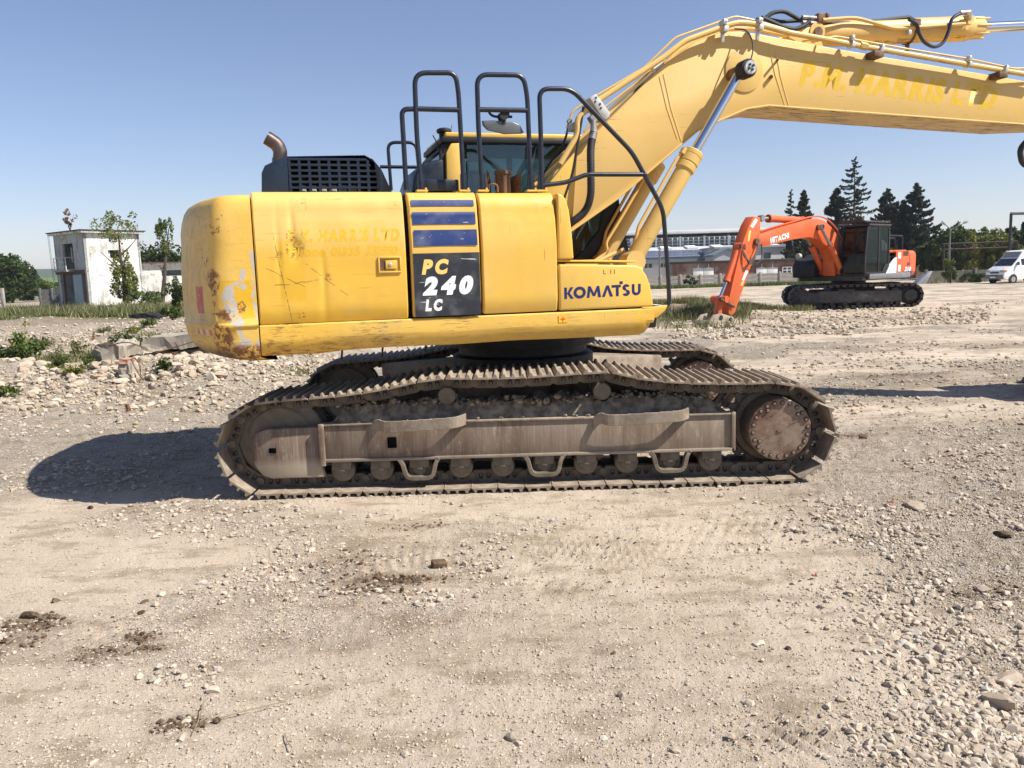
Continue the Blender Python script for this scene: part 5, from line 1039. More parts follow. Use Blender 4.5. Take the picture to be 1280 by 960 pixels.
def broad(name, x, yb, Y, w, h, label, mat='lf_mid', n=5000, seed=1, leaf=.22, grp=None, low=.0, cat='tree', nc=60, lean=(0, 0)):
    """tree or bush whose foot is at photo column x, foliage w x h metres"""
    rg = np.random.default_rng(seed); c = py_(x, yb, Y); z = float(gy(Y)); root = empty(name, (c.x, Y, z), 0, label, cat, grp)
    trunk_limbs(h*.8, max(.03, h*.028), rg, root, w*.35, 7, lean=lean); P, t = clumps(rg, n, (lean[0]*.6, lean[1]*.6, h*(.5+low/2)), (w/2*.85, w/2*.8, h*(.5-low/2)*.9), nc, .27, .35); P = P[P[:, 2] > .0]; t = t[:len(P)]
    leaves(P, leaf, rg, 'crown', M[mat], root, t); return root
def conifer(x, ytop, Y, w, label, seed=1, sparse=False, grp='conifers behind the brick garages', mat='lf_con'):
    rg = np.random.default_rng(seed); tp = py_(x, ytop, Y); z = float(gy(Y)); root = empty('conifer_tree', (tp.x, Y, z), 0, label, 'conifer', grp); h = tp.z-z; W_ = w/2
    m = MB(); m.tube([(0, 0, 0), (.05, 0, h*.5), (0, 0, h)], [h*.014, h*.009, .015], 7); m.build('trunk', M['bark'], root)
    nb = int(h*(6.5 if sparse else 14)); pts = []; tt = []; mb = MB()
    for k in range(nb):
        f = (k+rg.uniform(0, 1))/nb; f0 = .22+.78*f; zz = h*f0; L = 1.12*W_*(1-f)**.75*rg.uniform(.6, 1.12)*(1 if not sparse else rg.uniform(.6, 1.15))+.12; a = rg.uniform(0, 6.283); dz = (-.28 if sparse else -.20)*L
        npt = max(8, int(L*(52 if sparse else 62))); s = rg.uniform(.08, 1, npt)**.75; side = rg.normal(0, .10 if sparse else .18, npt)*L*(1.1-s)
        sag = dz*s+.30*L*s**3+ -abs(rg.normal(0, .05+.03*L, npt)); px = math.cos(a)*s*L-math.sin(a)*side; py2 = math.sin(a)*s*L+math.cos(a)*side
        pts.append(np.stack([px, py2, zz+sag], -1)); tt.append(np.clip(rg.uniform(0, .8)+rg.uniform(0, .3, npt), 0, 1))
        if k % (1 if sparse else 3) == 0: mb.tube([(0, 0, zz), (math.cos(a)*L*.5, math.sin(a)*L*.5, zz+dz*.5), (math.cos(a)*L, math.sin(a)*L, zz+dz+.28*L)], [.035, .025, .008], 4)
    mb.build('branches', M['bark'], root)['kind'] = 'stuff'
    P = np.concatenate(pts); leaves(P, .17 if sparse else .24, rg, 'crown', M[mat], root, np.concatenate(tt), .6, 1.8); return root
conifer(989, 237, 101, 3.2, 'thin pale leftmost conifer with see-through crown behind the orange boom', 1, True)
conifer(1005, 238, 103, 3.6, 'narrow conifer second from left, just right of the thin pale one', 2)
conifer(1046, 235, 104, 5.6, 'dense dark conifer directly left of the tallest one', 3)
conifer(1069, 196, 102, 7.4, 'tallest conifer of all, with gappy drooping branches', 4, True)
conifer(1110, 236, 103, 6.0, 'dark conical conifer behind the orange machine cab', 5)
conifer(1130, 250, 106, 4.6, 'conifer half hidden behind the broad rightmost conifer', 6)
conifer(1146, 229, 101, 6.6, 'broad rightmost dark conifer beside the green broadleaf trees', 7)
G1 = 'broadleaf trees behind the concrete wall'
for i, (x, w, h, mt, Y, lb) in enumerate(((1164, 4.6, 4.6, 'lf_dark', 84, 'dark leafy tree next to the rightmost conifer'), (1183, 5.0, 5.6, 'lf_dark', 83, 'dark green tree just behind the street lamp'), (1200, 4.6, 5.9, 'lf_mid', 86, 'green tree just right of the street lamp'), (1214, 4.2, 5.0, 'lf_yel', 82, 'yellowish tree above the middle of the rusty truss'), (1230, 4.8, 5.0, 'lf_mid', 85, 'green tree above the right half of the rusty truss'), (1246, 4.6, 4.6, 'lf_yel', 81, 'yellow green tree left of the tall gate frame'), (1262, 5.0, 4.8, 'lf_mid', 86, 'green tree behind the gate frame post'), (1283, 5.4, 5.9, 'lf_dark', 84, 'dark tree cut by the right photo edge above the van'))):
    broad('broadleaf_tree', x, 350, Y, w, h, lb, mt, 5600, 20+i, .26, G1, nc=40)
broad('climbing_shrub', 1188, 350, 66.5, 1.6, 2.2, 'green climber hanging over the concrete wall under the street lamp', 'lf_mid', 900, 31, .14, cat='shrub', nc=14)
broad('shrub', 1218, 350, 67, 2.6, 1.0, 'low dark bush at the foot of the concrete wall left of the van', 'lf_dark', 900, 32, .14, cat='shrub', nc=14)
broad('large_tree', 14, 360, 105, 7.5, 6.6, 'large dense dark green tree at the left photo edge', 'lf_dark', 9000, 33, .30, nc=90)
broad('tree', 40, 362, 120, 6.5, 3.6, 'low rounded tree between the large left tree and white hut', 'lf_dark', 3000, 34, .3, nc=40)
broad('tree', 62, 366, 112, 6.2, 3.0, 'low yellowish tree behind the left fence beside the white building', 'lf_mid', 3000, 35, .28, nc=40)
for i, (x, w, h, lb) in enumerate(((186, 5.6, 6.6, 'dark bushy tree behind the low building, beside the two-storey one'), (203, 5.6, 6.4, 'dark tree under the slender young tree behind the low building'), (221, 5.0, 6.8, 'dark tree behind the low building nearest the counterweight'))): broad('tree', x, 368, 88, w, h, lb, 'lf_dark', 3600, 36+i, .24, 'dark trees behind the low building', nc=45)
broad('young_tree', 202, 368, 82, 2.4, 9.2, 'slender light green young tree rising above the low building', 'lf_mid', 1300, 40, .17, low=.45, nc=22, lean=(1.3, 0))
broad('sapling', 156, 376, 69, 4.6, 8.4, 'tall gappy yellow green sapling growing against the white two-storey building', 'lf_yel', 1150, 41, .14, low=.58, nc=26)
broad('ivy_bush', 160, 378, 68, 2.9, 4.8, 'leafy yellow green bush at the foot of the white two-storey building', 'lf_yel', 3400, 42, .14, cat='bush', nc=40)
broad('bush', 186, 380, 66, 3.0, 2.0, 'low bush between the two-storey and the low white building', 'lf_mid', 1800, 43, .13, cat='bush', nc=24)
broad('bush', 226, 392, 38, 1.3, 2.0, 'tall dark green bush right behind the counterweight', 'lf_dark', 2200, 44, .085, cat='bush', nc=26); broad('bush', 216, 400, 34, 1.2, .85, 'low green bush left of the tall one behind the counterweight', 'lf_mid', 1500, 45, .07, cat='bush', nc=20)
broad('wall_weed', 862, 358, 79, 1.8, 1.2, 'dark bush at the fence foot beside the second fence post', 'lf_dark', 700, 46, .12, cat='bush', nc=10)
def weed(x, y, w, h, label, mat, n, seed, leaf, cat='weed', spike=False):
    rg = np.random.default_rng(seed); c = pg(x, y)
    for _ in range(6): c = pg(x, y, float(terrain(c.x, c.y, False)))
    root = empty('weed', (c.x, c.y, float(terrain(c.x, c.y, False))-.02), 0, label, cat); ns = max(5, int(n/60)); P = []; st = MB()
    for k in range(ns):
        a = rg.uniform(0, 6.28); d = w/2*rg.uniform(.1, .9); hh = h*rg.uniform(.5, 1)*(1-.35*d/(w/2)) if not spike else h*rg.uniform(.3, 1)*(1-.7*d/(w/2)); e = Vector((math.cos(a)*d, math.sin(a)*d*.7, hh)); st.tube([(math.cos(a)*d*.2, 0, 0), e*.5+Vector((0, 0, .03)), e], [.006, .004, .002], 4)
        q = n//ns; t = rg.uniform(.15, 1, q); P.append(np.array([list(Vector((0, 0, 0)).lerp(e, tt)) for tt in t])+rg.normal(0, leaf*.9, (q, 3)))
    st.build('stem', M['bark'], root)['kind'] = 'stuff'; P = np.concatenate(P); P[:, 2] = np.maximum(P[:, 2], .01); leaves(P, leaf, rg, 'leaves', M[mat], root, rg.uniform(0, 1, len(P)), 0, 1.8)
weed(28, 452, 1.25, .55, 'leafy green weed clump at the left photo edge among rubble', 'lf_mid', 1300, 50, .055); weed(33, 450, .35, .95, 'upright yellowing weed rising from the leafy clump at left edge', 'lf_yel', 500, 51, .045, spike=True)
weed(74, 462, .45, .75, 'feathery upright green weed right of the leafy clump', 'lf_mid', 900, 52, .022, spike=True); weed(96, 448, .6, .5, 'thin dry grassy weed behind the feathery one', 'grassm', 500, 53, .03)
weed(114, 484, .5, .32, 'small green grassy tuft in front of the rubble heap', 'lf_mid', 800, 54, .03); weed(14, 504, .55, .16, 'flat bright green weed patch at the left edge nearest the camera', 'lf_mid', 900, 55, .03); weed(68, 490, .4, .10, 'thin low weed patch below the rubble at left', 'lf_yel', 400, 56, .025)
weed(160, 446, .75, .45, 'dark green weed tangle over the broken slab', 'lf_dark', 1200, 57, .04); weed(203, 458, .25, .25, 'little green weed under the slab edge near the counterweight', 'lf_dark', 300, 58, .035); weed(168, 418, .8, .35, 'pale yellow weeds before the charred beam', 'lf_yel', 500, 59, .04)
weed(186, 398, .8, .4, 'bright yellow green weed beside the charred beam', 'lf_yel', 500, 60, .06)
weed(52, 436, .7, .35, 'pale dry weed clump on the earth bank behind the leafy weed at left', 'grassm', 700, 101, .035); weed(132, 418, .6, .28, 'low dry weeds on the stony field above the rubble heap', 'grassm', 500, 102, .035)
weed(90, 470, .5, .22, 'low green weed between the feathery weed and the small tuft', 'lf_yel', 500, 103, .03); weed(188, 408, 1.0, .4, 'green weed mass on bare ground just right of the charred beam', 'lf_mid', 900, 104, .05)
weed(4, 446, .8, .42, 'dark leafy weed cut by the left photo edge', 'lf_dark', 900, 105, .05); weed(138, 392, 1.6, .5, 'yellowish weeds before the white building at the grass edge', 'grassm', 900, 106, .06)
# roadside grass: blades on the ground
def grass(name, P, h, mat, seed, wd=.012):
    rg = np.random.default_rng(seed); n = len(P); z = terrain(P[:, 0], P[:, 1], False); a = rg.uniform(0, 6.28, n); hh = h*rg.uniform(.4, 1.2, n); w = wd*rg.uniform(.6, 1.4, n); b = np.stack([P[:, 0], P[:, 1], z], -1); u = np.stack([np.cos(a), np.sin(a), a*0], -1)*w[:, None]; l = rg.normal(0, .35, (n, 2))*hh[:, None]
    V = np.stack([b-u, b+u, b+np.stack([l[:, 0], l[:, 1], hh], -1)], 1).reshape(-1, 3); return tag(np_mesh(name, V, np.arange(3*n).reshape(-1, 3), M[mat], None, cols=np.repeat(rg.uniform(0, 1, n), 3)), kind='stuff')
P = samp(24000, -.72, -.30, 41, 70, lambda x, y: sstep(.50, .62, fbm(x*.5, y*.8, 4, 90)), 60, 1); grass('grass', P, .26, 'grassm', 61, .035)
P = samp(420, -.72, -.30, 42, 66, None, 97, 1); P = np.repeat(P, 16, 0)+np.random.default_rng(3).normal(0, .30, (6720, 2)); grass('tall_grass', P, .65, 'grassm', 98, .04)
P = samp(9000, .15, .30, 21, 36, lambda x, y: sstep(.40, .60, fbm(x*.9, y*.9, 3, 91))*bl(x, y, 6.4, 28.5, 1.8, 4.0), 62, 0); grass('grass', P, .30, 'grassm', 63, .014)
P = samp(3500, .25, .38, 25, 30, lambda x, y: sstep(.35, .6, fbm(x*1.1, y*1.1, 3, 95))*bl(x, y, 8.7, 27.3, 1.6, 1.0), 64, 0); grass('grass', P, .20, 'grassm', 65, .014)
P = samp(5000, .15, .42, 76, 80, None, 66, 0); grass('grass', P, .35, 'lf_mid', 67, .06)
P = samp(4500, -.60, -.25, 13, 26, lambda x, y: sstep(.56, .66, fbm(x*.5, y*.5, 3, 92))*.8, 68, 1); grass('grass', P, .14, 'grassm', 69, .01)
# ------------------------------------------------------------ BUILDINGS AND YARD EDGE
M['fwhite'] = simple('factory_white', (.62, .63, .62), .7, var=.08, scale=.3); M['fgrey'] = simple('factory_grey_wall', (.38, .40, .42), .8, var=.12, scale=.3)
M['froof'] = simple('pale_roof_sheet', (.46, .47, .48), .55, var=.12, scale=.4); M['pane'] = simple('dark_pane', (.075, .085, .095), .15, var=.4, scale=.7); M['solar'] = simple('solar_cell', (.11, .13, .19), .25, var=.25, scale=.5)
M['soff'] = simple('eave_grey', (.14, .17, .20), .7)
M['garage'] = simple('garage_door_white', (.62, .62, .58), .6, var=.08, scale=1.5); M['roofdark'] = simple('bitumen_roof', (.04, .038, .036), .9, var=.3)
def brick_mat():
    n = NT('weathered_brick'); c = n.mix(n.rg(n.noise(1.3, 5, rough=.7), .35, .65), (.17, .085, .06), (.26, .16, .12)); c = n.mix(n.rg(n.noise(9, 4, rough=.7), .45, .7, 0, .6), c, (.10, .06, .045)); c = n.mix(n.rg(n.noise(.35, 3), .5, .6, 0, .6), c, (.36, .31, .26)); n.P(Base_Color=c, Roughness=.95); return n.m
M['brick'] = brick_mat()
def conc_mat(name, a, b, moss=0):
    n = NT(name); c = n.mix(n.rg(n.noise(.7, 6, rough=.7), .35, .65), a, b); c = n.mix(n.rg(n.noise(6, 5, n.mp(sc=(2, 2, .4)), rough=.7), .5, .7, 0, .6), c, tuple(v*.45 for v in a))
    if moss: c = n.mix(n.rg(n.noise(1.6, 5, rough=.7), .45, .6, 0, moss), c, (.05, .07, .02))
    n.P(Base_Color=c, Roughness=.95); return n.m
M['conc'] = conc_mat('old_concrete', (.27, .245, .21), (.40, .37, .33)); M['concm'] = conc_mat('mossy_concrete', (.13, .12, .10), (.24, .22, .19), .8)
def X_(x, Y, y=330): return py_(x, y, Y).x
def Z_(y, Y, x=850): return py_(x, y, Y).z
GZ = -.3
# factory far behind: clerestory hall, solar roof, office wing
Yf = 125; x0, x1 = X_(700, Yf), X_(1062, Yf)
fac = empty('factory_building', ((x0+x1)/2, Yf, GZ), 0, 'long pale factory hall with a strip of clerestory windows and solar panels on its roof', 'factory'); cx = (x0+x1)/2; Lf = x1-x0
def fp(m, name, mat, **k): return m.build(name, M[mat], fac, **k)
zt, zb = Z_(290.5, Yf)-GZ, Z_(309, Yf)-GZ
m = MB(); m.box((0, 8, zt/2-.5), (Lf, 15, zt-1.2)); fp(m, 'hall_wall', 'fwhite')
m = MB(); m.box((0, 7.8, zt+.05), (Lf+1, 16.6, .5)); fp(m, 'roof_slab', 'fwhite', bevel=.05)
npan = int(Lf/.82); pm = None; wz0, wz1 = zb-.0, zt-.75
for k in range(npan):
    xx = -Lf/2+.5+k*(Lf-1)/npan; 
    if pm is None:
        m = MB()
        for r in range(3): m.box((xx+.36, .46, wz0+(r+.5)*(wz1-wz0)/3), (.64, .05, (wz1-wz0)/3-.10))
        pm = fp(m, 'clerestory_window', 'pane'); px0 = xx
    else: inst(pm, 'clerestory_window', fac, (xx-px0, 0, 0))
np_ = int(Lf/3.6); m = MB()
for k in range(np_+1):
    xx = -Lf/2+k*Lf/np_; mm = MB(); mm.box((xx, .40, (wz0+wz1)/2), (.28, .30, wz1-wz0+.3)); fp(mm, 'pilaster', 'fwhite')
zs0, zs1 = Z_(322, 112)-GZ, Z_(309, Yf)-GZ
xa, xb = X_(690, 112)-cx, X_(1010, 112)-cx
m = MB(); m.add([(xa, -13, zs0), (xb, -13, zs0), (xb, .3, zs1+.1), (xa, .3, zs1+.1), (xa, -13, zs0-.15), (xb, -13, zs0-.15), (xb, .3, zs1-.3), (xa, .3, zs1-.3)], [(0, 1, 2, 3), (4, 7, 6, 5), (0, 4, 5, 1), (1, 5, 6, 2), (2, 6, 7, 3), (3, 7, 4, 0)]); fp(m, 'lower_roof', 'froof')
sl_ = math.atan2(zs1-zs0+.1, 13.3); sp0 = None
for r in range(3):
    for k in range(60):
        w = (xb-xa)/60; y = -12+2.7*r; z = zs0+(y+13)/13.3*(zs1-zs0+.1)+.12
        if sp0 is None: mm = MB(); mm.box((0, 0, 0), (w*.93, 2.45, .06), (sl_, 0, 0)); sp0 = fp(mm, 'solar_panel', 'solar'); sp0.location = (xa+w*.5, y, z)
        else: inst(sp0, 'solar_panel', fac, (xa+w*(k+.5), y, z))
sk0 = None
for k in range(9):
    w = (xb-xa)/9
    if sk0 is None: mm = MB(); mm.box((0, 0, 0), (1.6, 2.6, .25), (sl_, 0, 0)); sk0 = fp(mm, 'skylight', 'fwhite'); sk0.location = (xa+w*.5, -2.2, zs1-.1)
    else: inst(sk0, 'skylight', fac, (xa+w*(k+.5), -2.2, zs1-.1))
m = MB(); m.box(((xa+xb)/2, -13.1, zs0-.45), (xb-xa, .5, .55)); fp(m, 'eave', 'soff')
m = MB(); m.box(((xa+xb)/2, -8, (zs0-.5)/2), (xb-xa-1, 9, zs0-.5)); fp(m, 'lower_wall', 'fwhite')
wa = 112-12.55
for (xl, xr) in ((805, 815), (826, 833), (787, 796)):
    a, b = X_(xl, 112.4)-cx, X_(xr, 112.4)-cx; z0, z1 = Z_(334, 112.4)-GZ, Z_(327, 112.4)-GZ; mm = MB(); mm.box(((a+b)/2, -12.53, (z0+z1)/2), (b-a, .12, z1-z0)); w_ = fp(mm, 'window', 'pane'); mm = MB(); mm.box(((a+b)/2, -12.6, (z0+z1)/2), (.10, .06, z1-z0)); mm.box(((a+b)/2, -12.6, z0), (b-a+.2, .14, .1)); mm.build('window_frame', M['fwhite'], w_)
for xl in (836, 842): a = X_(xl, 112.4)-cx; mm = MB(); mm.box((a, -12.6, zs0/2-.3), (.5, .25, zs0-.6)); fp(mm, 'pilaster', 'fgrey')
# white office block right of it
Yo = 108; a, b = X_(895, Yo), X_(1062, Yo); z1 = Z_(312, Yo)-GZ; of = empty('office_block', ((a+b)/2, Yo, GZ), 0, 'low white flat-roofed block between the solar roof and the brick garages', 'building')
m = MB(); m.box((0, 4, z1/2), (b-a, 8, z1)); m.build('wall', M['fwhite'], of); m = MB(); m.box((0, 4, z1+.1), (b-a+.6, 8.6, .22)); m.build('roof', M['fgrey'], of)
for xl in (956, 990, 1020): q = X_(xl+3, Yo)-(a+b)/2; mm = MB(); mm.box((q, -.02, z1-1.1), (.9, .1, .7)); mm.build('window', M['pane'], of)
# grey gabled shed roof
Ys = 104; a, b = X_(893, Ys), X_(930, Ys); z0, z1 = Z_(321, Ys)-GZ, Z_(313, Ys)-GZ; sh = empty('gabled_shed', ((a+b)/2, Ys, GZ), 0, 'small dark grey gabled shed in front of the solar roof', 'shed'); hw = (b-a)/2
m = MB(); m.prism([(-hw, 0), (hw, 0), (hw, z0), (-hw*.1, z1-.1), (-hw, z0)], 0, 5); m.build('wall', M['fgrey'], sh); m = MB(); m.prism([(-hw-.2, z0-.1), (-hw*.1, z1-.05), (hw+.2, z0-.1), (hw+.2, z0+.12), (-hw*.1, z1+.18), (-hw-.2, z0+.12)], -.2, 5.2); m.build('roof', M['soff'], sh)
# brick garages
def garage(xl, xr, ytop, Y, label, doors, wins, seed=0, depth=5):
    a, b = X_(xl, Y), X_(xr, Y); g = empty('brick_garage', ((a+b)/2, Y, GZ), 0, label, 'garage'); c = (a+b)/2; zt = Z_(ytop, Y, (xl+xr)/2)-GZ
    m = MB(); m.box((0, depth/2, zt/2), (b-a, depth, zt)); m.build('brick_wall', M['brick'], g); m = MB(); m.box((0, depth/2, zt+.10), (b-a+.5, depth+.7, .22)); m.build('roof', M['roofdark'], g, bevel=.03)
    rr = random.Random(seed)
    for (dl, dr, yt) in doors:
        p, q = X_(dl, Y)-c, X_(dr, Y)-c; z = Z_(yt, Y, (dl+dr)/2)-GZ; mm = MB()
        for s in (-1, 1): mm.box(((p+q)/2+s*(q-p)/4, -.05, z/2), ((q-p)/2-.03, .08, z))
        d = mm.build('garage_door', M['garage'], g, bevel=.01)
        for s in (-.25, .25): mm = MB(); mm.cyl(((p+q)/2+s*(q-p), -.12, z+.05), ((p+q)/2+s*(q-p), -.12, z+.4), .05, 6); mm.box(((p+q)/2+s*(q-p), -.1, z+.02), (.5, .08, .06)); mm.build('hinge', M['garage'], d)
    for (dl, dr, yt, yb) in wins:
        p, q = X_(dl, Y)-c, X_(dr, Y)-c; z1, z0 = Z_(yt, Y, dl)-GZ, Z_(yb, Y, dl)-GZ; mm = MB(); mm.box(((p+q)/2, -.03, (z0+z1)/2), (q-p, .1, z1-z0)); w = mm.build('window', M['pane'], g); mm = MB()
        for t in (0, .5, 1): mm.box((p+(q-p)*t, -.1, (z0+z1)/2), (.09, .08, z1-z0)); mm.box(((p+q)/2, -.1, z0+(z1-z0)*t), (q-p, .085, .09))
        mm.build('window_frame', M['fwhite'], w)
    for k in range(4): mm = MB(); mm.cyl((rr.uniform(a-c, b-c), .3, zt+.2), (rr.uniform(a-c, b-c)*0+rr.uniform(a-c, b-c), .3, zt+.2), .01, 4)
    return g
garage(847, 1062, 326.5, 89, 'long low brick garage row with white double doors behind the concrete fence', ((866, 892, 335), (945, 972, 334.5)), ((978, 989, 334, 341.5),), 1)
garage(1146, 1196, 315, 89, 'short brick garage with one white door between the orange machine and green trees', ((1160, 1180, 324.5), (1187, 1193, 325)), (), 2)
# metal sheet lean-to beside the wall
m = MB(); ps = [py_(x, y, 68) for x, y in ((1141, 356), (1160, 339), (1163, 339), (1154, 356))]
m.prism([(p.x, p.z) for p in ps], 67.6, 68.4); o = m.build('metal_sheets', simple('pale_corrugated_sheet', (.42, .44, .45), .5, metal=.3), None, bevel=.03); tag(o, 'slanting pale corrugated metal sheets leaning beside the mossy concrete wall', 'metal sheets')
# concrete panel fence
def fence(xl, xr, Y, ytop, label, step, mat, panel_rows=3, name='concrete_fence', gz=GZ, sag=0):
    a, b = X_(xl, Y), X_(xr, Y); f = empty(name, (a, Y, gz), 0, label, 'fence'); zt = Z_(ytop, Y, (xl+xr)/2)-gz; n = max(2, round((b-a)/step)); st = (b-a)/n; p0 = q0 = None; rr = random.Random(n)
    for k in range(n+1):
        if p0 is None: m = MB(); m.box((0, 0, zt/2+.06), (.20, .22, zt+.14)); p0 = m.build('post', M[mat], f, bevel=.02)
        else: inst(p0, 'post', f, (k*st, 0, 0), (0, rr.uniform(-.012, .012), 0))
        if k < n:
            for r in range(panel_rows):
                h = zt/panel_rows
                if q0 is None: m = MB(); m.box((0, 0, 0), (st-.2, .07, h-.035)); q0 = m.build('panel', M[mat], f, bevel=.008, seg=1); q0.location = (st/2, 0, h/2)
                else: inst(q0, 'panel', f, (st*(k+.5), rr.uniform(-.012, .012), h*(r+.5)))
    return f
fence(776, 1000, 82, 343.5, 'long concrete panel fence with posts across the yard behind the orange arm', 2.0, 'conc')
fence(1001, 1062, 82, 343, 'stretch of concrete panel fence behind the orange machine tracks and boom foot', 2.0, 'conc')
fence(1158, 1250, 68, 337.5, 'mossy concrete panel wall behind the van and under the green trees', 2.0, 'concm', 1, 'concrete_wall')
# street lamp, poles, truss, gate frame
M['pole'] = simple('weathered_pole', (.16, .15, .14), .8, var=.25); M['rusty'] = simple('rusty_steel', (.035, .022, .016), .8, var=.5)
Yl = 73; c = X_(1187, Yl, 340); r = empty('street_lamp', (c, Yl, GZ), 0, 'tall slim street lamp with two opposed lamp heads in front of green trees', 'street lamp')
def lp(x, y): p = py_(x, y, Yl); return Vector((p.x-c, 0, p.z-GZ))
m = MB(); m.tube([Vector((0, 0, 0)), lp(1186.5, 315), lp(1188, 287)], [.12, .09, .06], 8); m.build('pole', M['pole'], r)
for pts, hd in ((((1188, 287), (1181.5, 280)), (1180, 279)), (((1188, 287), (1203, 280)), (1207, 277.5))):
    m = MB(); m.tube([lp(*p) for p in pts], .035, 6); m.build('lamp_arm', M['pole'], r); q = lp(*hd); m = MB(); d = (lp(*hd)-lp(*pts[0])).normalized(); m.tube([q-d*.28, q-d*.1, q+d*.12, q+d*.3], [.05, .12, .14, .05], 8); m.build('lamp_head', M['fgrey'], r)
Yp = 90
for (x, yt, lb, Y) in ((824.5, 300, 'thin pole rising beside the front handrail, before the solar roof', 84), (774, 266, 'thin mast seen between the boom cylinder and its pipe', 110)):
    c = X_(x, Y); z = Z_(yt, Y, x)-GZ; o = MB().tube([(0, 0, 0), (0, 0, z)], [.09, .05], 8).box((0, 0, z*.72), (.22, .22, .4)).build('utility_pole', M['pole'], None); o.location = (c, Y, GZ); tag(o, lb, 'pole')
c = X_(1, 60, 350); o = MB().box((0, 0, .95), (.22, .22, 1.9)).build('concrete_post', M['conc'], None, bevel=.02); o.location = (c, 60, -.25); tag(o, 'pale concrete post standing at the left photo edge', 'post')
Yt = 78; r = empty('rusty_truss', (X_(1225, Yt), Yt, GZ), 0, 'rusty lattice truss beam running above the wall to the gate frame', 'truss'); c = X_(1225, Yt)
def tp(x, y): p = py_(x, y, Yt); return Vector((p.x-c, 0, p.z-GZ))
for (a, b) in (((1178, 305), (1272, 301.5)), ((1178, 312), (1262, 309))): m = MB(); m.tube([tp(*a), tp(*b)], .07, 6); m.build('chord', M['rusty'], r)
for k, x in enumerate(range(1182, 1262, 10)): m = MB(); m.tube([tp(x, 305-.037*(x-1178)), tp(x+(0 if k % 2 else 9), 312-.036*(x-1178))], .05, 5); m.build('web_bar', M['rusty'], r)
for (x, y0) in ((1272, 301.5), (1270, 302)): m = MB(); m.tube([tp(x, y0), tp(x-1.2, 335)], .10, 6); m.build('leg', M['rusty'], r)
m = MB(); m.tube([tp(1262, 313), tp(1271, 302)], .05, 5); m.build('brace', M['rusty'], r)
m = MB(); m.tube([tp(1180, 305), tp(1179, 345)], .10, 6); m.build('leg', M['rusty'], r)
Yg = 76; r = empty('gate_frame', (X_(1262, Yg), Yg, GZ), 0, 'tall dark portal frame at the right photo edge above the white van', 'gate frame'); c = X_(1262, Yg)
def gp(x, y): p = py_(x, y, Yg); return Vector((p.x-c, 0, p.z-GZ))
m = MB(); q = gp(1260.5, 340); m.tube([Vector((q.x, 0, 0)), gp(1264, 267)], .13, 8); m.build('post', M['dark'], r); m = MB(); m.tube([gp(1263.5, 267), gp(1320, 266)], .13, 8); m.build('beam', M['dark'], r); m = MB(); q = gp(1318, 300); m.tube([Vector((q.x, 0, 0)), gp(1319, 266)], .13, 8); m.build('post', M['dark'], r)
# ------------------------------------------------------------ two-storey white building
def plaster(name, base):
    n = NT(name); st = n.noise(1.1, 7, n.mp(sc=(1.2, 1.2, .45)), rough=.7); c = n.mix(n.rg(st, .46, .62, 0, .75), base, (.30, .28, .25)); c = n.mix(n.rg(n.noise(2.6, 7, rough=.75), .57, .61, 0, .8), c, (.24, .19, .155)); c = n.mix(n.rg(n.noise(.9, 3), .64, .67, 0, .7), c, (.33, .20, .14))
    n.P(Base_Color=c, Roughness=.92); n.bump(n.noise(8, 5), .3, .02); return n.m
M['plast'] = plaster('peeling_white_plaster', (.70, .69, .65)); M['plast_shade'] = plaster('shaded_stained_plaster', (.50, .50, .49)); M['bldoor'] = simple('pale_blue_door', (.26, .34, .38), .6); M['rustb'] = simple('rust_brown_paint', (.11, .05, .04), .8)  # greyer plaster copy puts the shade of the unlit walls into the colour
Yb = 76; cr = py_(112, 378, Yb); wb = empty('two_storey_building', (cr.x, Yb, GZ), R(53), 'derelict white two-storey building with small balcony and peeling plaster at far left', 'building')
hb_ = Z_(291, Yb, 107)-GZ; a_, b_ = 6.0, 5.4      # local +x is the sunlit wall going right and away?  local axes: x along sunlit wall
# local frame: x runs along the sunlit wall (to the right, away), y along the shaded wall (to the left, away)
def wall_with_holes(name, mat, L, H, holes, place, th=.25):
    xs = sorted({0, L, *[h[0] for h in holes], *[h[1] for h in holes]}); zs = sorted({0, H, *[h[2] for h in holes], *[h[3] for h in holes]}); m = MB()
    for i in range(len(xs)-1):
        for j in range(len(zs)-1):
            cx_, cz_ = (xs[i]+xs[i+1])/2, (zs[j]+zs[j+1])/2
            if any(h[0] < cx_ < h[1] and h[2] < cz_ < h[3] for h in holes): continue
            place(m, cx_, cz_, xs[i+1]-xs[i], zs[j+1]-zs[j], th)
    bm_ = m.build(name, mat, wb, smooth=False); return bm_
def pl_x(m, c, z, w, h, th): m.box((c, th/2, z), (w, th, h))
def pl_y(m, c, z, w, h, th): m.box((th/2, c, z), (th, w, h))
wall_with_holes('wall', M['plast'], b_, hb_, [(2.2, 3.3, hb_*.66, hb_*.66+.75)], pl_x)
def pl_y2(m, c, z, w, h, th): m.box((th/2, c+.0, z), (th, w, h))
fl = hb_*.50; wall_with_holes('wall', M['plast_shade'], a_, hb_, [(2.2, 4.4, fl+.15, hb_-.85), (.75, a_-.6, 0, fl-.25)], pl_y2)
m = MB(); m.box((b_/2, a_-.12, hb_/2), (b_, .25, hb_)); m.box((b_-.12, a_/2, hb_/2), (.25, a_, hb_)); m.build('wall', M['plast_shade'], wb)
m = MB(); m.box((b_/2+1.4, a_/2, fl), (b_-3.2, a_-.5, .2)); m.box((2.4, a_/2, hb_/2), (.2, a_-.5, hb_-.3)); m.build('inner_wall', M['plast_shade'], wb)
m = MB(); m.box((b_/2, a_/2, hb_+.12), (b_+.7, a_+.9, .22)); m.build('roof_slab', M['plast'], wb, bevel=.03); m = MB(); m.box((b_/2, a_/2, hb_+.27), (b_+.9, a_+1.1, .09)); m.build('roof_felt', M['roofdark'], wb)
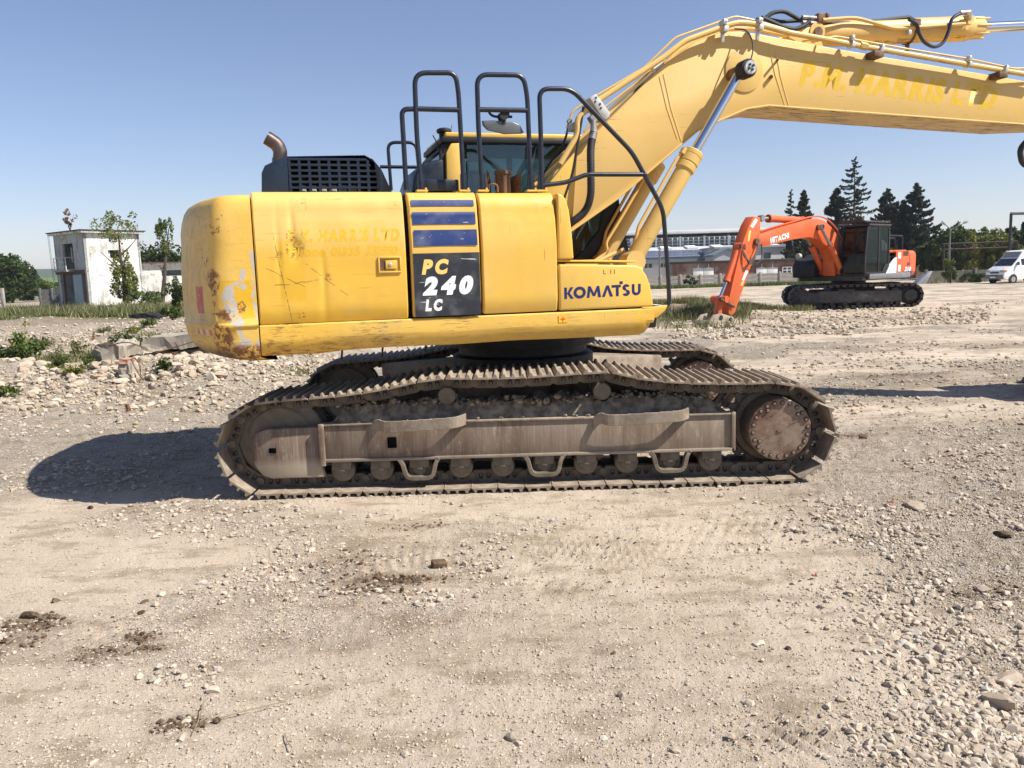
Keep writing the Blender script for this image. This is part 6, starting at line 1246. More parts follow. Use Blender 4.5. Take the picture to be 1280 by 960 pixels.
m = MB(); m.box((-.45, 3.3, fl-.02), (.9, 2.5, .16)); bal = m.build('balcony', M['conc'], wb)
m = MB()
for yy in (2.1, 4.5, 3.3): m.box((-.85, yy, fl+.6), (.06, .06, 1.2))
for zz in (.35, .8, 1.2): m.box((-.85, 3.3, fl+zz), (.05, 2.45, .05))
for yy in (2.1, 4.5): m.box((-.43, yy, fl+1.2), (.85, .05, .05))
m.build('railing', M['fwhite'], bal)
m = MB(); m.box((-.06, a_/2, fl-.15), (.16, a_, .34)); m.box((-.05, .5, fl/2), (.14, .34, fl)); m.box((-.1, a_-1.6, fl/2), (.14, .12, fl)); m.build('lintel_beam', M['rustb'], wb)
m = MB(); m.box((-.12, 1.6, fl/2-.2), (.08, 1.7, fl-.4)); m.build('door', M['bldoor'], wb, bevel=.01)
m = MB(); m.box((-.08, 2.75, (fl-.2)/2), (.05, .5, fl-.2)); m.build('doorway_shadow_gap', M['black'], wb) if False else None
m = MB(); m.box((.5, 3.4, fl*.52), (.3, .35, .45)); m.box((.5, 3.2, .5), (.4, .6, .9)); m.build('meter_box', simple('cream_box', (.5, .44, .28), .6), wb)
m = MB(); m.box((.35, 3.3, fl+1.5), (.05, .10, hb_-fl-2)); m.build('window_frame', M['fwhite'], wb)
m = MB()
for yy in (a_+.2, a_+.45): m.tube([(-.3, yy, hb_), (-.2, yy+.1, hb_*.45), (0, yy, .5)], .015, 4)
m.build('hanging_cable', M['black'], wb)
rg2 = np.random.default_rng(77); rt = empty('rooftop_sapling', wb.matrix_basis @ Vector((1.0, a_-1.5, hb_+.25)), 0, 'small dry reddish sapling growing on the roof corner of the two-storey building', 'sapling'); 
m = MB(); [m.tube([(0, 0, 0), (.1*k-.2, 0, .8), (.35*k-.6, .1, 1.5+.3*(k % 2))], [.03, .02, .008], 4) for k in range(4)]; m.build('stem', M['bark'], rt); P, t = clumps(rg2, 260, (0, 0, 1.4), (.8, .6, .9), 16, .22, .4); leaves(P, .16, rg2, 'crown', M['dryleaf'], rt, t)
# low outbuilding
Y2 = 84; cr = py_(176, 372, Y2); a, b = cr.x, X_(250, Y2, 350); z2 = Z_(331, Y2, 200)-GZ; lb_ = empty('low_building', (a, Y2, GZ), R(20), 'low white flat-roofed outbuilding with a dark slot window beside the two-storey one', 'building'); Lb_ = (b-a)+2
m = MB(); xs = [(-2.5, 2.2, 0, z2), (5.4, Lb_, 0, z2), (2.2, 5.4, 0, z2-1.15), (2.2, 5.4, z2-.55, z2)]
for (p, q, r0, r1) in xs: m.box(((p+q)/2, .15, (r0+r1)/2), (q-p, .3, r1-r0))
m.box((Lb_/2, 4.2, z2/2), (Lb_-.5, .3, z2)); m.build('wall', M['plast'], lb_, smooth=False)
m = MB(); m.box((Lb_/2-1.2, 2.2, z2+.1), (Lb_+3, 5, .2)); m.build('roof', M['plast'], lb_); m = MB(); m.box((Lb_/2-1.2, 2.2, z2+.24), (Lb_+3.2, 5.2, .10)); m.build('roof_felt', M['rustb'], lb_)
m = MB(); m.box((3.8, .5, z2-.85), (3.2, .1, .6)); m.build('window', M['pane'], lb_)
# left timber fence, white hut
fence(46, 77, 85, 361.5, 'low dark timber fence left of the two-storey building', 3.2, 'pole', 3, 'timber_fence')
Yh = 150; r = empty('white_hut', (X_(41, Yh, 360), Yh, GZ), 0, 'tiny distant white hut with pitched roof between the left trees', 'hut'); m = MB(); m.box((0, 1, .6), (1.6, 2, 1.2)); m.build('wall', M['fwhite'], r); m = MB(); m.prism([(-1, 1.15), (1, 1.15), (0, 1.75)], -.2, 2.2); m.build('roof', M['fgrey'], r)
# hills
def hill(name, x0, x1, Y, h, seed, mat, base=-2):
    xs = np.linspace(x0, x1, 90); V = []; nn = 12
    for i, x in enumerate(xs):
        e = math.sin(math.pi*i/89)**.6; t = h*(.55+.7*float(fbm(x*.0022, seed, 4, seed)))*e
        for j in range(nn): f = j/(nn-1); V.append((x, Y+f*h*7+float(fbm(x*.01, f*5, 3, seed))*40, base+t*math.sin(f*math.pi/2)+(float(fbm(x*.03, f*14, 3, seed+2))-.5)*h*.10*f))
    F = [(i*nn+j, (i+1)*nn+j, (i+1)*nn+j+1, i*nn+j+1) for i in range(89) for j in range(nn-1)]
    return tag(np_mesh(name, V, F, mat, smooth=True), kind='structure')
def forest_mat(name, a, b, s): 
    n = NT(name); c = n.mix(n.rg(n.noise(s, 8, rough=.75), .4, .6), a, b); n.P(Base_Color=c, Roughness=1, Specular_IOR_Level=0); n.bump(n.noise(s*4, 5), .8, 6); return n.m
M['for1'] = forest_mat('hill_meadow', (.07, .12, .03), (.13, .18, .05), .012); M['for2'] = forest_mat('hill_forest', (.025, .05, .018), (.05, .08, .03), .02)
hill('hills', -2200, -250, 1500, 56, 3, M['for2']); hill('hills', -1500, -200, 800, 21, 5, M['for1']); hill('hills', 500, 2600, 1500, 26, 8, M['for2'])
# ------------------------------------------------------------ broken concrete left
M['slab'] = conc_mat('broken_concrete', (.27, .235, .185), (.41, .36, .29)); M['terra'] = simple('broken_brick_red', (.40, .22, .15), .9, var=.25, scale=8)
def rough(m, name, mat, bev):
    o = m.build(name, mat, None, fix=True, smooth=False); bm = bmesh.new(); bm.from_mesh(o.data); bmesh.ops.triangulate(bm, faces=bm.faces)
    for _ in range(4): 
        es = [e for e in bm.edges if e.calc_length() > .11]
        if es: bmesh.ops.subdivide_edges(bm, edges=es, cuts=1)
    bmesh.ops.triangulate(bm, faces=bm.faces); bm.normal_update(); sd = hash(name) % 97 if False else len(name)*7
    for v in bm.verts: k = float(fbm(v.co.x*5+v.co.y*3+sd, v.co.z*5+v.co.y*4, 3, sd))-.5; v.co += v.normal*(k*min(.16, bev*6)-bev)
    bm.to_mesh(o.data); bm.free(); o.data.update(); return o
def block(pts_px, Y, d, name, label, mat='slab', tilt=0, bev=.02, cat='concrete'):
    P = [py_(x, y, Y) for x, y in pts_px]; c = sum(P, Vector())/len(P); m = MB(); m.prism([(p.x-c.x, p.z-c.z) for p in P], -.0, d); o = rough(m, name, M[mat], bev); o.location = (c.x, Y, c.z); o.rotation_euler = (tilt, 0, 0); return tag(o, label, cat)
block([(176, 427), (184, 421), (235, 418), (262, 420), (262, 432), (190, 440), (176, 437)], 13.4, 1.0, 'concrete_slab', 'broken pale concrete slab lying on the rubble left of the counterweight')
block([(183, 441), (262, 434), (262, 462), (205, 466), (184, 452)], 13.6, .7, 'concrete_footing', 'big pale concrete footing under the slab beside the counterweight')
block([(147, 449), (159, 450), (166, 474), (143, 474)], 12.0, .35, 'concrete_stump', 'small tapering concrete stump with reddish top in the rubble', bev=.03)
block([(146, 447), (160, 448), (160, 456), (147, 456)], 11.98, .25, 'brick_piece', 'reddish brick piece on top of the concrete stump', 'terra', cat='brick')
block([(107, 440), (120, 428), (138, 424), (150, 432), (150, 452), (130, 462), (104, 458)], 13.0, .9, 'concrete_chunk', 'large whitish concrete chunk at the top of the rubble heap', bev=.06)
block([(158, 393), (176, 391), (196, 394), (199, 399), (160, 399)], 27, .8, 'charred_beam', 'dark charred timber lying at the grass edge left of the counterweight', 'black', bev=.05, cat='timber')
block([(207, 441), (217, 440), (216, 459), (208, 461)], 13.1, .2, 'rusted_bar', 'dark rusted steel stub hanging under the slab edge', 'brown', cat='steel bar')
block([(154, 505), (159, 504), (161, 515), (156, 517)], 9.4, .09, 'dark_stone', 'dark upright stone on pale gravel in front of the rubble', 'brown', bev=.015, cat='stone')
block([(113, 418), (116, 413), (118, 424), (114, 426)], 15.5, .1, 'timber_stub', 'short dark stub sticking up behind the rubble heap', 'brown', cat='timber')
m = MB()
for pts in (((195, 441, 13), (225, 432, 13.1), (262, 421, 13.2)), ((164, 450, 12), (172, 465, 11.9), (178, 474, 11.8)), ((168, 447, 12.1), (174, 455, 12), (176, 470, 11.9)), ((135, 432, 12.9), (160, 428, 12.9), (185, 437, 13))): m.tube(spline([py_(*q) for q in pts], 5), .010, 6)
tag(m.build('reinforcing_wires', M['brown'], None), kind='stuff')
# ------------------------------------------------------------ WHITE VAN
VC = pg(1262, 353, -.2); van = empty('white_van', (VC.x+1.35, VC.y+.9, -.27), 0, 'white high-roof delivery van parked at the right photo edge facing left', 'van')
M['vw'] = simple('van_white_paint', (.74, .75, .74), .3, var=.04); M['vgl'] = simple('van_glass', (.012, .018, .028), .08, var=.2); M['tyre'] = simple('tyre_rubber', (.02, .02, .02), .85); M['bump'] = simple('grey_bumper', (.16, .165, .17), .6); M['hub'] = simple('dusty_wheel', (.33, .31, .28), .6)
van.rotation_euler.z = R(180+17)      # local +x is forward
van.scale = (.93, .93, .93); W2 = .98
pf = [(-3.0, .45), (-3.0, 2.55), (-2.9, 2.68), (.35, 2.70), (.75, 2.62), (1.25, 2.05), (1.95, 1.42), (2.55, 1.18), (2.72, 1.0), (2.78, .62), (2.74, .40), (2.2, .34), (-2.9, .34)]
m = MB(); n = len(pf)
def inset(z): return 0 if z < 1.15 else .16*((z-1.15)/1.55)**1.3
vs = [(x, -W2+inset(z), z) for x, z in pf]+[(x, W2-inset(z), z) for x, z in pf]; vs = [(x, y*(.90 if x > 2.4 else 1), z) for x, y, z in vs]
m.add(vs, [tuple(range(n))[::-1], tuple(range(n, 2*n))]+[(i, (i+1) % n, n+(i+1) % n, n+i) for i in range(n)]); m.build('body', M['vw'], van, bevel=.07, seg=3)
def vpanel(name, quad, mat, parent=van, off=.012, sub=None):
    q = [Vector(p) for p in quad]; nrm = (q[1]-q[0]).cross(q[2]-q[0]).normalized(); m = MB(); m.add([p+nrm*off for p in q]+[p-nrm*off for p in q], [(0, 1, 2, 3), (7, 6, 5, 4)]+[(i, 4+i, 4+(i+1) % 4, (i+1) % 4) for i in range(4)]); return m.build(name, M[mat], parent)
yi = lambda z: W2-inset(z)
vpanel('windscreen', [(1.29, -.80, 2.02), (1.92, -.85, 1.47), (1.92, .85, 1.47), (1.29, .80, 2.02)], 'vgl')
vpanel('roof_fairing', [(.80, -.72, 2.585), (1.20, -.76, 2.13), (1.20, .76, 2.13), (.80, .72, 2.585)], 'bump', off=.008)
for s in (1, -1):
    m = MB(); pts = [(1.62, 1.50), (1.16, 1.98), (.55, 2.02), (.55, 1.45)]; m.add([(x, s*(yi(z)+.006), z) for x, z in pts]+[(x, s*(yi(z)-.02), z) for x, z in pts], [(0, 1, 2, 3), (7, 6, 5, 4)]+[(i, 4+i, 4+(i+1) % 4, (i+1) % 4) for i in range(4)]); m.build('side_window', M['vgl'], van)
    m = MB(); m.box((1.52, s*1.10, 1.62), (.10, .22, .30)); m.build('side_mirror', M['bump'], van, bevel=.02)
    m = MB(); m.box((.52, s*(.985), 1.33), (.10, .03, .05)); m.build('door_handle', M['bump'], van, bevel=.008)
    m = MB(); m.box((.46, s*.982, 1.4), (.012, .01, 1.3)); m.box((1.75, s*.982, .95), (.012, .01, .55)); m.build('door_seam', M['bump'], van)
    m = MB(); m.box((2.70, s*.66, 1.02), (.10, .36, .19)); m.build('headlight', M['pane'] if False else simple('headlight_lens', (.35, .36, .36), .15), van, bevel=.03); m = MB(); m.box((2.55, s*.88, 1.03), (.26, .07, .17)); m.build('indicator', simple('orange_lens', (.75, .18, .04), .3), van, bevel=.02)
    for wx in (1.85, -1.9):
        m = MB(); m.lathe([(.2, 0), (.32, 0), (.34, .03), (.34, .17), (.32, .2), (.2, .2)], (wx, s*.99 if s < 0 else s*.79, .34), (0, 1, 0), 28); w = m.build('wheel', M['tyre'], van); m = MB(); m.lathe([(.21, 0), (.20, .03), (.08, .05), (.07, .0), (.02, .0)], (wx, s*1.0, .34), (0, -s, 0), 24); m.build('rim', M['hub'], w)
        m = MB(); m.lathe([(.40, 0), (.40, .02)], (wx, s*.975, .36), (0, s, 0), 28); m.build('wheel_arch', M['black'], van)
    for k in range(4):
        z0, z1 = 1.02, 1.32; x = -.05-.5*k; m = MB(); m.add([(x+.1, s*.988, z1), (x-.08, s*.988, z1), (x+.05, s*.988, z0), (x+.23, s*.988, z0), (x+.1, s*.975, z1), (x-.08, s*.975, z1), (x+.05, s*.975, z0), (x+.23, s*.975, z0)], [(0, 1, 2, 3), (7, 6, 5, 4), (0, 4, 5, 1), (1, 5, 6, 2), (2, 6, 7, 3), (3, 7, 4, 0)]); m.build('green_slash', simple('teal_stripe', (.10, .45, .40), .4) if k == 0 and s == 1 else bpy.data.materials['teal_stripe'], van)
m = MB(); m.box((2.76, 0, .56), (.10, 1.66, .34)); m.build('bumper', M['bump'], van, bevel=.04); m = MB(); m.box((2.79, 0, .90), (.05, .80, .12)); m.box((2.82, 0, .66), (.03, .7, .06)); m.build('grille', M['black'], van, bevel=.01)
m = MB(); m.box((2.825, -.1, .52), (.02, .5, .11)); m.build('number_plate', M['white'], van); m = MB(); m.box((2.3, .35, 1.27), (.06, .22, .02), (0, .35, 0)); m.box((2.3, -.35, 1.27), (.06, .22, .02), (0, .35, 0)); m.build('bonnet_vent', M['black'], van)
m = MB(); m.box((-.4, 0, 2.72), (.5, .5, .10)); m.build('roof_vent', M['vw'], van, bevel=.03)
# ------------------------------------------------------------ ORANGE EXCAVATOR
ORA = (.62, .095, .016)
def orange():
    n = NT('orange_paint'); c = n.mix(n.rg(n.noise(1.6, 4), .3, .7), ORA, (.55, .12, .035)); c = n.mix(n.rg(n.noise(6, 7, rough=.7), .5, .7, 0, .4), c, (.30, .11, .06)); n.P(Base_Color=c, Roughness=.5); return n.m
M['or'] = orange(); M['ordark'] = simple('dusty_dark_steel', (.045, .04, .036), .7, var=.4, scale=8); M['bkt'] = simple('dusty_bucket_steel', (.26, .21, .16), .8, var=.3, scale=6)
OT = pg(1064, 386, .12); OC = Vector((OT.x+.45, OT.y+1.35, float(gy(OT.y+1)))); fwd = math.atan2(-.62, -.785)
OX = empty('orange_excavator', OC, fwd, 'orange crawler excavator parked in the middle distance with its arm lowered to the ground', 'excavator')
def unrot(v): return Matrix.Rotation(-fwd, 3, 'Z') @ v
# tracks, square to the photo
TRK = -R(13); TO = (0, 0, -fwd+TRK); OX.scale = (.94,)*3
def build_otrack(sy):
    pts = []; L2, r_ = 1.85, .40
    for k in range(13): a = math.pi/2+math.pi*k/12; pts.append((-L2+r_*math.cos(a), .44+r_*math.sin(a)))
    for x in (-1.2, -.4, .4, 1.2): pts.append((x, .04))
    for k in range(13): a = -math.pi/2+math.pi*k/12; pts.append((L2+r_*math.cos(a), .46+(r_+.02)*math.sin(a)))
    for x in (1.2, .5, 0, -.6, -1.2): pts.append((x, .85 + (.03 if abs(x) < .7 else 0)))
    N = 44; P = [Vector((a, 0, b)) for a, b in pts]; P.append(P[0]); Ls = [0]
    for a, b in zip(P, P[1:]): Ls.append(Ls[-1]+(b-a).length)
    S = []
    for k in range(N):
        d = k/N*Ls[-1]; i = max(j for j in range(len(Ls)) if Ls[j] <= d); i = min(i, len(P)-2); S.append(P[i].lerp(P[i+1], (d-Ls[i])/max(1e-6, Ls[i+1]-Ls[i])))
    Rz = Matrix.Rotation(-fwd+TRK, 4, 'Z'); s0 = None; p = Ls[-1]/N
    for k in range(N):
        a, b = S[k], S[(k+1) % N]; d = (b-a).normalized(); nrm = Vector((d.z, 0, -d.x)); Mx = Matrix((d, nrm.cross(d), nrm)).transposed().to_4x4(); Mw = Rz @ (Matrix.Translation(Vector(((a+b).x/2, sy, (a+b).z/2))) @ Mx)
        if s0 is None:
            m = MB(); h = p/2; m.prism([(-h, -.012), (-h+.03, .022), (-h+.05, .0), (0, .0), (.01, .024), (.03, 0), (h-.03, .0), (h-.01, .022), (h, -.012), (h-.03, -.02), (h-.05, -.09), (-h+.05, -.09), (-h+.03, -.02)], -.30, .30); s0 = m.build('track_shoe', M['ordark'], OX); s = s0
        else: s = inst(s0, 'track_shoe', OX)
        s.matrix_basis = Mw
    m = MB(); m.prism([(-1.85, .30), (-1.75, .22), (1.55, .24), (1.55, .64), (-1.2, .66), (-1.25, .60), (-1.85, .60), (-1.92, .52)], sy-.20, sy+.20); m.build('track_frame', simple('dusty_grey_steel', (.075, .07, .068), .7, var=.3) if sy < 0 else bpy.data.materials['dusty_grey_steel'], OX, bevel=.015, rot=TO)
    m = MB(); m.lathe([(.1, 0), (.32, 0), (.33, .02), (.33, .36), (.32, .38), (.1, .38)], (-1.83, sy-.19, .44), (0, 1, 0), 28); m.build('idler_wheel', M['ordark'], OX, rot=TO)
    m = MB(); m.lathe([(.05, -.1), (.20, -.1), (.22, -.04), (.24, 0), (.33, .05), (.33, .36)], (1.85, sy-.14, .46), (0, 1, 0), 28); m.build('drive_sprocket', M['ordark'], OX, rot=TO)
    for k in range(7): m = MB(); m.cyl((-1.2+.44*k, sy-.21, .17), (-1.2+.44*k, sy+.21, .17), .085, 14); m.box((-1.2+.44*k, sy-.2, .22), (.14, .05, .10)); m.build('track_roller', M['ordark'], OX, rot=TO)
    m = MB(); m.box((-.3, sy-.24, .68), (.55, .06, .06)); m.box((.9, sy-.24, .68), (.4, .06, .06)); m.build('step_bar', M['ordark'], OX, rot=TO)
build_otrack(-1.15); build_otrack(1.15)
m = MB(); m.box((0, 0, .62), (1.5, 1.8, .4)); m.cyl((0, 0, .7), (0, 0, 1.02), .6, 28); m.build('carbody', M['ordark'], OX, bevel=.03, rot=TO)
# house: x forward, y left (the cab side)
def ob(name, mat, *boxes, bevel=.03, seg=2):
    m = MB(); [m.box(*b) for b in boxes]; return m.build(name, M[mat], OX, bevel=bevel, seg=seg)
m = MB(); m.box((-.3, 0, 1.10), (3.2, 2.5, .18)); m.build('revolving_frame', M['ordark'], OX, bevel=.02)
ob('side_sill', 'bump', ((-.45, 1.33, 1.14), (3.0, .08, .20)))
ob('revolving_deck', 'black', ((-1.1, 0, 1.5), (1.6, 2.3, .7)))
rings = []; lvs = [(1.08, .25, .12), (1.14, .06, .03), (1.3, 0, 0), (1.85, .0, 0), (1.98, .04, .02), (2.04, .12, .08)]
vs = []
for (z, ri, wi) in lvs:
    hw = 1.33-wi; RR = 2.84-ri; a0 = math.asin((hw-.12)/RR); pts = [(-1.95, hw), (-math.sqrt(RR*RR-hw*hw)+.10, hw)]
    for k in range(13): a = a0-(2*a0)*k/12; pts.append((-RR*math.cos(a), RR*math.sin(a)))
    pts += [(-math.sqrt(RR*RR-hw*hw)+.10, -hw), (-1.95, -hw)]; kk = len(pts); vs += [(x, y, z) for x, y in pts]
m = MB(); m.add(vs, [(i*kk+j, i*kk+(j+1) % kk, (i+1)*kk+(j+1) % kk, (i+1)*kk+j) for i in range(len(lvs)-1) for j in range(kk)]+[tuple(range(kk)), tuple(range((len(lvs)-1)*kk, len(lvs)*kk))]); m.build('counterweight', M['or'], OX, ang=50)
ob('engine_door', 'or', ((-1.42, 1.30, 1.62), (1.04, .06, .82))); ob('engine_hood', 'or', ((-1.3, .0, 2.02), (1.3, 2.4, .10)))
for k in range(6): ob('vent_slat', 'brown', ((-1.62, 1.335, 1.86+k*.03), (.42, .02, .012)), bevel=0)
ob('exhaust_stack', 'exh', ((-1.5, -.3, 2.3), (.16, .16, .55))); m = MB(); m.lathe([(.30, 0), (.28, .25), (.18, .38), (.05, .42)], (-1.2, .5, 2.05), (0, 0, 1), 20); m.build('air_cleaner_cover', M['greybox'], OX)
m = MB(); m.prism([(-.90, 1.2), (-.90, 1.80), (-.78, 1.78), (-.40, 1.55), (-.08, 1.2)], 1.30, 1.352); m.build('white_panel', M['vw'], OX, bevel=.01)
for (z, h) in ((1.86, .22), (1.40, .24)): ob('notice_plate', 'white', ((-1.12, 1.338, z), (.20, .012, h)), bevel=0)
for (s, x, z, w, h, mt) in (('210', -2.28, 1.27, .52, .17, 'white'), ('ZX', -2.18, 1.50, .22, .10, 'navy')):
    text_mesh('model_digits', s, M[mt], OX, (x+w+.25, 1.335, z), (-1, 0, 0), (0, 0, 1), w, h, bold=.04, shear=.25, lift=.012)
m = MB(); m.prism([(-1.40, 1.22), (-2.2, 1.22), (-2.2, 1.27), (-1.62, 1.30)], 1.336, 1.343); m.build('blue_flash', M['blue'], OX)
# cab on the left side
c0, c1, y0_, y1_ = -.35, 1.30, .40, 1.33; cz0, cz1 = 1.22, 2.92
m = MB()
prof = [(c0, cz0), (c0, cz1-.15), (c0+.12, cz1), (c1-.30, cz1), (c1-.12, cz1-.12), (c1, 1.9), (c1, cz0)]
for yy in (y0_+.03, y1_-.03):
    for a, b in zip(prof, prof[1:]+prof[:1]):
        A_ = Vector((a[0], yy, a[1])); B_ = Vector((b[0], yy, b[1])); t = B_-A_; m.box((A_+B_)/2, (t.length+.06, .06, .09), (0, -math.atan2(t.z, t.x), 0))
    m.box((.38, yy, 2.05), (.08, .06, 1.7))
for (x, z) in prof: m.box((x, (y0_+y1_)/2, z), (.08, y1_-y0_, .08))
m.build('cab_frame', M['black'], OX, bevel=.01); m = MB(); m.box(((c0+c1)/2-.1, (y0_+y1_)/2, cz1+.03), (c1-c0-.1, y1_-y0_+.06, .07)); m.build('cab_roof', M['ordark'], OX, bevel=.02)
m = MB()
for yy in (y0_+.02, y1_-.02): m.prism([(p[0]*.97+.01, p[1]) for p in prof], yy-.004, yy+.004)
m.build('side_window', M['gl2'], OX)
m = MB(); m.box((c1-.02, (y0_+y1_)/2, 1.65), (.01, y1_-y0_-.1, .7)); m.box((c1-.06, (y0_+y1_)/2, 2.33), (.01, y1_-y0_-.1, .85), (0, -.13, 0)); m.build('windscreen', M['gl2'], OX)
m = MB(); m.prism([(c0, cz0), (c0, 1.6), (c0+.3, 1.55), (c0+.5, 1.3), (c1, 1.3), (c1, cz0)], y1_-.01, y1_+.02); m.build('lower_door_panel', M['black'], OX, bevel=.01)
ob('operator_seat', 'dark', ((0, .85, 1.75), (.5, .5, .15)), ((-.22, .85, 2.1), (.14, .48, .7))); m = MB(); m.box((.95, .7, 1.75), (.3, .35, .35)); m.build('blue_cloth', simple('blue_cloth', (.08, .16, .30), .9), OX, bevel=.05)
m = MB(); m.box((1.18, .86, 1.38), (.05, .8, .18)); m.build('lower_reflection_panel', simple('green_reflection', (.10, .16, .08), .5), OX)  # green panel stands in for greenery reflected in the lower windscreen
# cab guard, lights, rails, toolbox
m = MB()
for x in np.linspace(-.2, 1.35, 7): m.box((x, .86, 3.06), (.04, 1.0, .05))
for yy in (.40, 1.32): m.box((.55, yy, 3.06), (1.75, .05, .06))
m.box((1.42, .86, 3.10), (.08, .85, .08)); [m.box((1.45, yy, 3.14), (.10, .14, .12)) for yy in (.5, .86, 1.2)]; m.build('cab_guard', M['ordark'], OX, bevel=.005, seg=1)
for (pts) in (((-.55, -.2, 2.05), (-.55, -.2, 3.2), (-1.9, -.2, 3.2)), ((-1.2, .9, 2.05), (-1.2, .9, 2.62), (-2.2, .9, 2.60), (-2.2, .9, 2.05)), ((-.5, 1.25, 1.8), (-.5, 1.25, 3.0)), ((-.75, -.9, 2.0), (-.75, -.9, 3.1), (-1.6, -.9, 3.1), (-1.6, -.9, 2.0)), ((-.5, 1.25, 2.5), (-.9, 1.25, 2.5), (-1.0, 1.25, 2.1))):
    m = MB(); m.tube(arc_path(pts, .06, 3), .024, 7); m.build('handrail', M['rail'], OX)
m = MB(); m.prism([(.15, 1.15), (.15, 2.0), (.7, 2.0), (1.0, 1.85), (1.5, 1.78), (1.62, 1.6), (1.62, 1.15)], -1.33, -.45); m.build('toolbox', M['black'], OX, bevel=.05, seg=3)
ob('fuel_tank', 'black', ((-.35, -.9, 1.65), (.95, .85, .9))); m = MB(); m.tube([(1.55, -1.25, 1.7), (1.6, -1.35, 2.35), (1.6, -1.45, 2.45)], .02, 6); m.box((1.6, -1.5, 2.35), (.05, .25, .30)); m.build('side_mirror', M['black'], OX)
m = MB(); m.cyl((1.35, -1.2, 1.95), (1.50, -1.2, 1.95), .10, 14); m.build('work_lamp', M['greybox'], OX)
# boom, arm, coupler on the centre line, outlines read along the machine's own upright planes
OXM = Matrix.Rotation(fwd, 3, 'Z'); OXS = .94
def oq(x, y, v=.22):
    d = OXM.transposed() @ ray(x, y); c = OXM.transposed() @ (CAMP-OC); t = (v*OXS-c.y)/d.y; q = c+d*t; return (q.x/OXS, q.z/OXS)
def oq3(x, y, v=0): a = oq(x, y, v); return Vector((a[0], v, a[1]))
bo = [oq(*p) for p in ((950, 293), (968, 286.6), (990, 280), (1014, 273.5), (1022, 273.3), (1031, 276), (1043, 287), (1052, 306), (1052, 327), (1049, 340), (1043, 345), (1042, 325), (1037, 311), (1024, 299.5), (1011, 296.5), (991, 299.5), (955, 308), (948, 306), (946, 299))]
m = MB(); m.prism(bo, -.22, .22); m.build('boom', M['or'], OX, bevel=.012)
p0 = oq3(963.5, 304.5, .224); p1 = oq3(986.5, 297.5, .224); ux = (p1-p0).normalized(); uzz = Vector((ux.z, 0, -ux.x)); uzz = uzz if uzz.z > 0 else -uzz
letters('letter', 'HITACHI', M['white'], OX, p0, ux, uzz, (p1-p0).length, .19, bold=.05)
def ocyl(pp, kk, qq, rb, rr, y, nm, mt='steel'):
    p, k, q = (oq3(*a, y) if len(a) == 2 else Vector(a) for a in (pp, kk, qq))
    m = MB(); m.cyl(p, k, rb, 18); m.cyl(p+Vector((0, -.1, 0)), p+Vector((0, .1, 0)), rb*1.2, 14); m.cyl(k, k+(p-k).normalized()*.12, rb*1.2, 18); m.build(nm+'_cylinder', M['or'], OX); m = MB(); m.cyl(k, q, rr, 14); m.cyl(q+Vector((0, -.08, 0)), q+Vector((0, .08, 0)), rb*.95, 14); m.build(nm+'_rod', M[mt], OX); return p, k, q
p, k, q = ocyl((1052, 340), (1037.5, 306), (1026.4, 284), .105, .055, .36, 'boom')
fl_ = lambda v: (v.x, -.36, v.z)
ocyl(fl_(p), fl_(k), fl_(q), .105, .055, -.36, 'boom')
m = MB(); m.cyl((q.x, -.44, q.z), (q.x, .44, q.z), .09, 16); m.build('rod_pin', M['black'], OX)
ocyl((1001, 275.5), (960, 273.2), (951.5, 273), .115, .055, 0, 'arm')
m = MB(); m.box(oq3(1001, 277.5, 0), (.4, .26, .25)); m.build('cylinder_bracket', M['or'], OX, bevel=.03)
ar = [oq(*p, .17) for p in ((943, 270.5), (950.5, 271.7), (950.5, 294), (946, 314), (938, 335), (918.5, 391), (914, 394.5), (911, 392), (912, 372), (918, 345), (927, 309), (931, 297), (937, 281))]
m = MB(); m.prism(ar, -.17, .17); m.build('arm', M['or'], OX, bevel=.012)
q = oq3(947, 302, .26); m = MB(); m.cyl((q.x, -.28, q.z), (q.x, .28, q.z), .11, 16); m.build('arm_pin', M['brown'], OX)
ocyl((923, 308), (908, 352), (899.5, 373), .10, .05, 0, 'bucket', 'chrome')
m = MB(); m.box(oq3(924, 309, 0), (.26, .34, .22)); m.build('cylinder_bracket', M['brown'], OX, bevel=.02)
for yy in (-.22, .22): m = MB(); m.tube([oq3(900, 374, yy), oq3(917.5, 383, yy)], .055, 6); m.build('link_bar', M['brown'], OX)
m = MB(); m.tube([oq3(899, 375), oq3(897, 393)], .13, 8); q = oq3(899.5, 374); m.cyl(q+Vector((0, -.28, 0)), q+Vector((0, .28, 0)), .11, 12); m.build('bucket_link', M['or'], OX)
for yy in (-.24, .24): m = MB(); m.prism([oq(*p, .2) for p in ((890, 394), (899, 391.5), (914, 396), (917, 401), (915, 406), (893, 408), (882, 405))], yy-.03, yy+.03); m.build('coupler_plate', M['bkt'], OX, bevel=.01)
m = MB(); m.prism([oq(*p, .2) for p in ((884, 400), (914, 401), (914, 404), (896, 407), (881, 406))], -.30, .30); m.build('quick_coupler', M['bkt'], OX, bevel=.03)
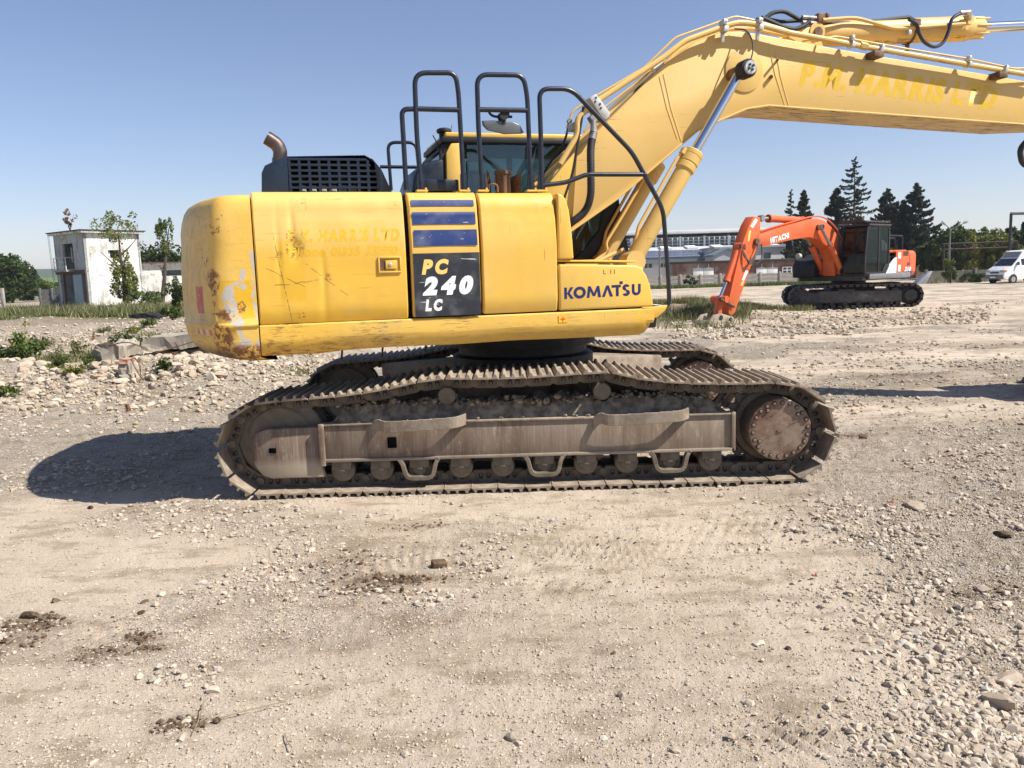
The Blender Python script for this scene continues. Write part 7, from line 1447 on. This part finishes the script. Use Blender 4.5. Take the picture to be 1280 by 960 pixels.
for yy in (-.24, .27): 
    for (x, y) in ((901, 397), (913, 399.5)): q = oq3(x, y, yy); m = MB(); m.cyl(q+Vector((0, -.04, 0)), q+Vector((0, .03, 0)), .075, 14); m.build('coupler_pin', M['black'], OX)
for k in range(3): m = MB(); m.tube(spline([oq3(950-k, 300, .26), oq3(944, 318+2*k, .34), oq3(937, 326+2*k, .34), oq3(930+k, 320, .26), oq3(928, 312, .2)], 6), .02, 6); m.build('hose', M['rubber'], OX)
m = MB(); m.tube(spline([oq3(952, 305, .26), oq3(952, 322, .34), oq3(946, 330, .34), oq3(938, 334, .22)], 6), .02, 6); m.build('hose', M['rubber'], OX)
for v in (.16, .04, -.1): m = MB(); m.tube(spline([oq3(950, 289, v), oq3(970, 283, v), oq3(990, 277.5, v), oq3(1014, 271, v), (oq3(1030, 272, v)), oq3(1044, 284, v), oq3(1053, 300, v)], 5), .028, 6); m.build('boom_pipe', M['or'], OX)
for k, pts in enumerate((((944.5, 273), (947.5, 275), (941, 285), (938, 283)),)): m = MB(); m.prism([oq(*p, .174) for p in pts], .168, .176); m.build('arm_sticker', M['white'], OX)
for pts, mt in ((((932, 338), (935.5, 338.5), (930, 351), (927.5, 350)), 'white'), (((927.5, 351.5), (930.5, 352), (928, 357.5), (925.5, 356.5)), 'yel'), (((936.5, 288), (939, 288.5), (936.5, 302), (934.5, 301)), 'decy')): m = MB(); m.prism([oq(*p, .174) for p in pts], .168, .176); m.build('arm_sticker', M[mt], OX)
# ------------------------------------------------------------ summer haze
m = MB(); m.box((0, 0, 30), (10400, 10400, 120)); hz = m.build('haze', [], None, smooth=False); tag(hz, kind='stuff')
hm = bpy.data.materials.new('haze_air'); hm.use_nodes = True; t = hm.node_tree; t.nodes.clear(); pv = t.nodes.new('ShaderNodeVolumePrincipled'); oo = t.nodes.new('ShaderNodeOutputMaterial')
pv.inputs['Color'].default_value = (.86, .92, 1, 1); pv.inputs['Density'].default_value = .00022; pv.inputs['Anisotropy'].default_value = .2; t.links.new(pv.outputs[0], oo.inputs['Volume']); hz.data.materials.append(hm)
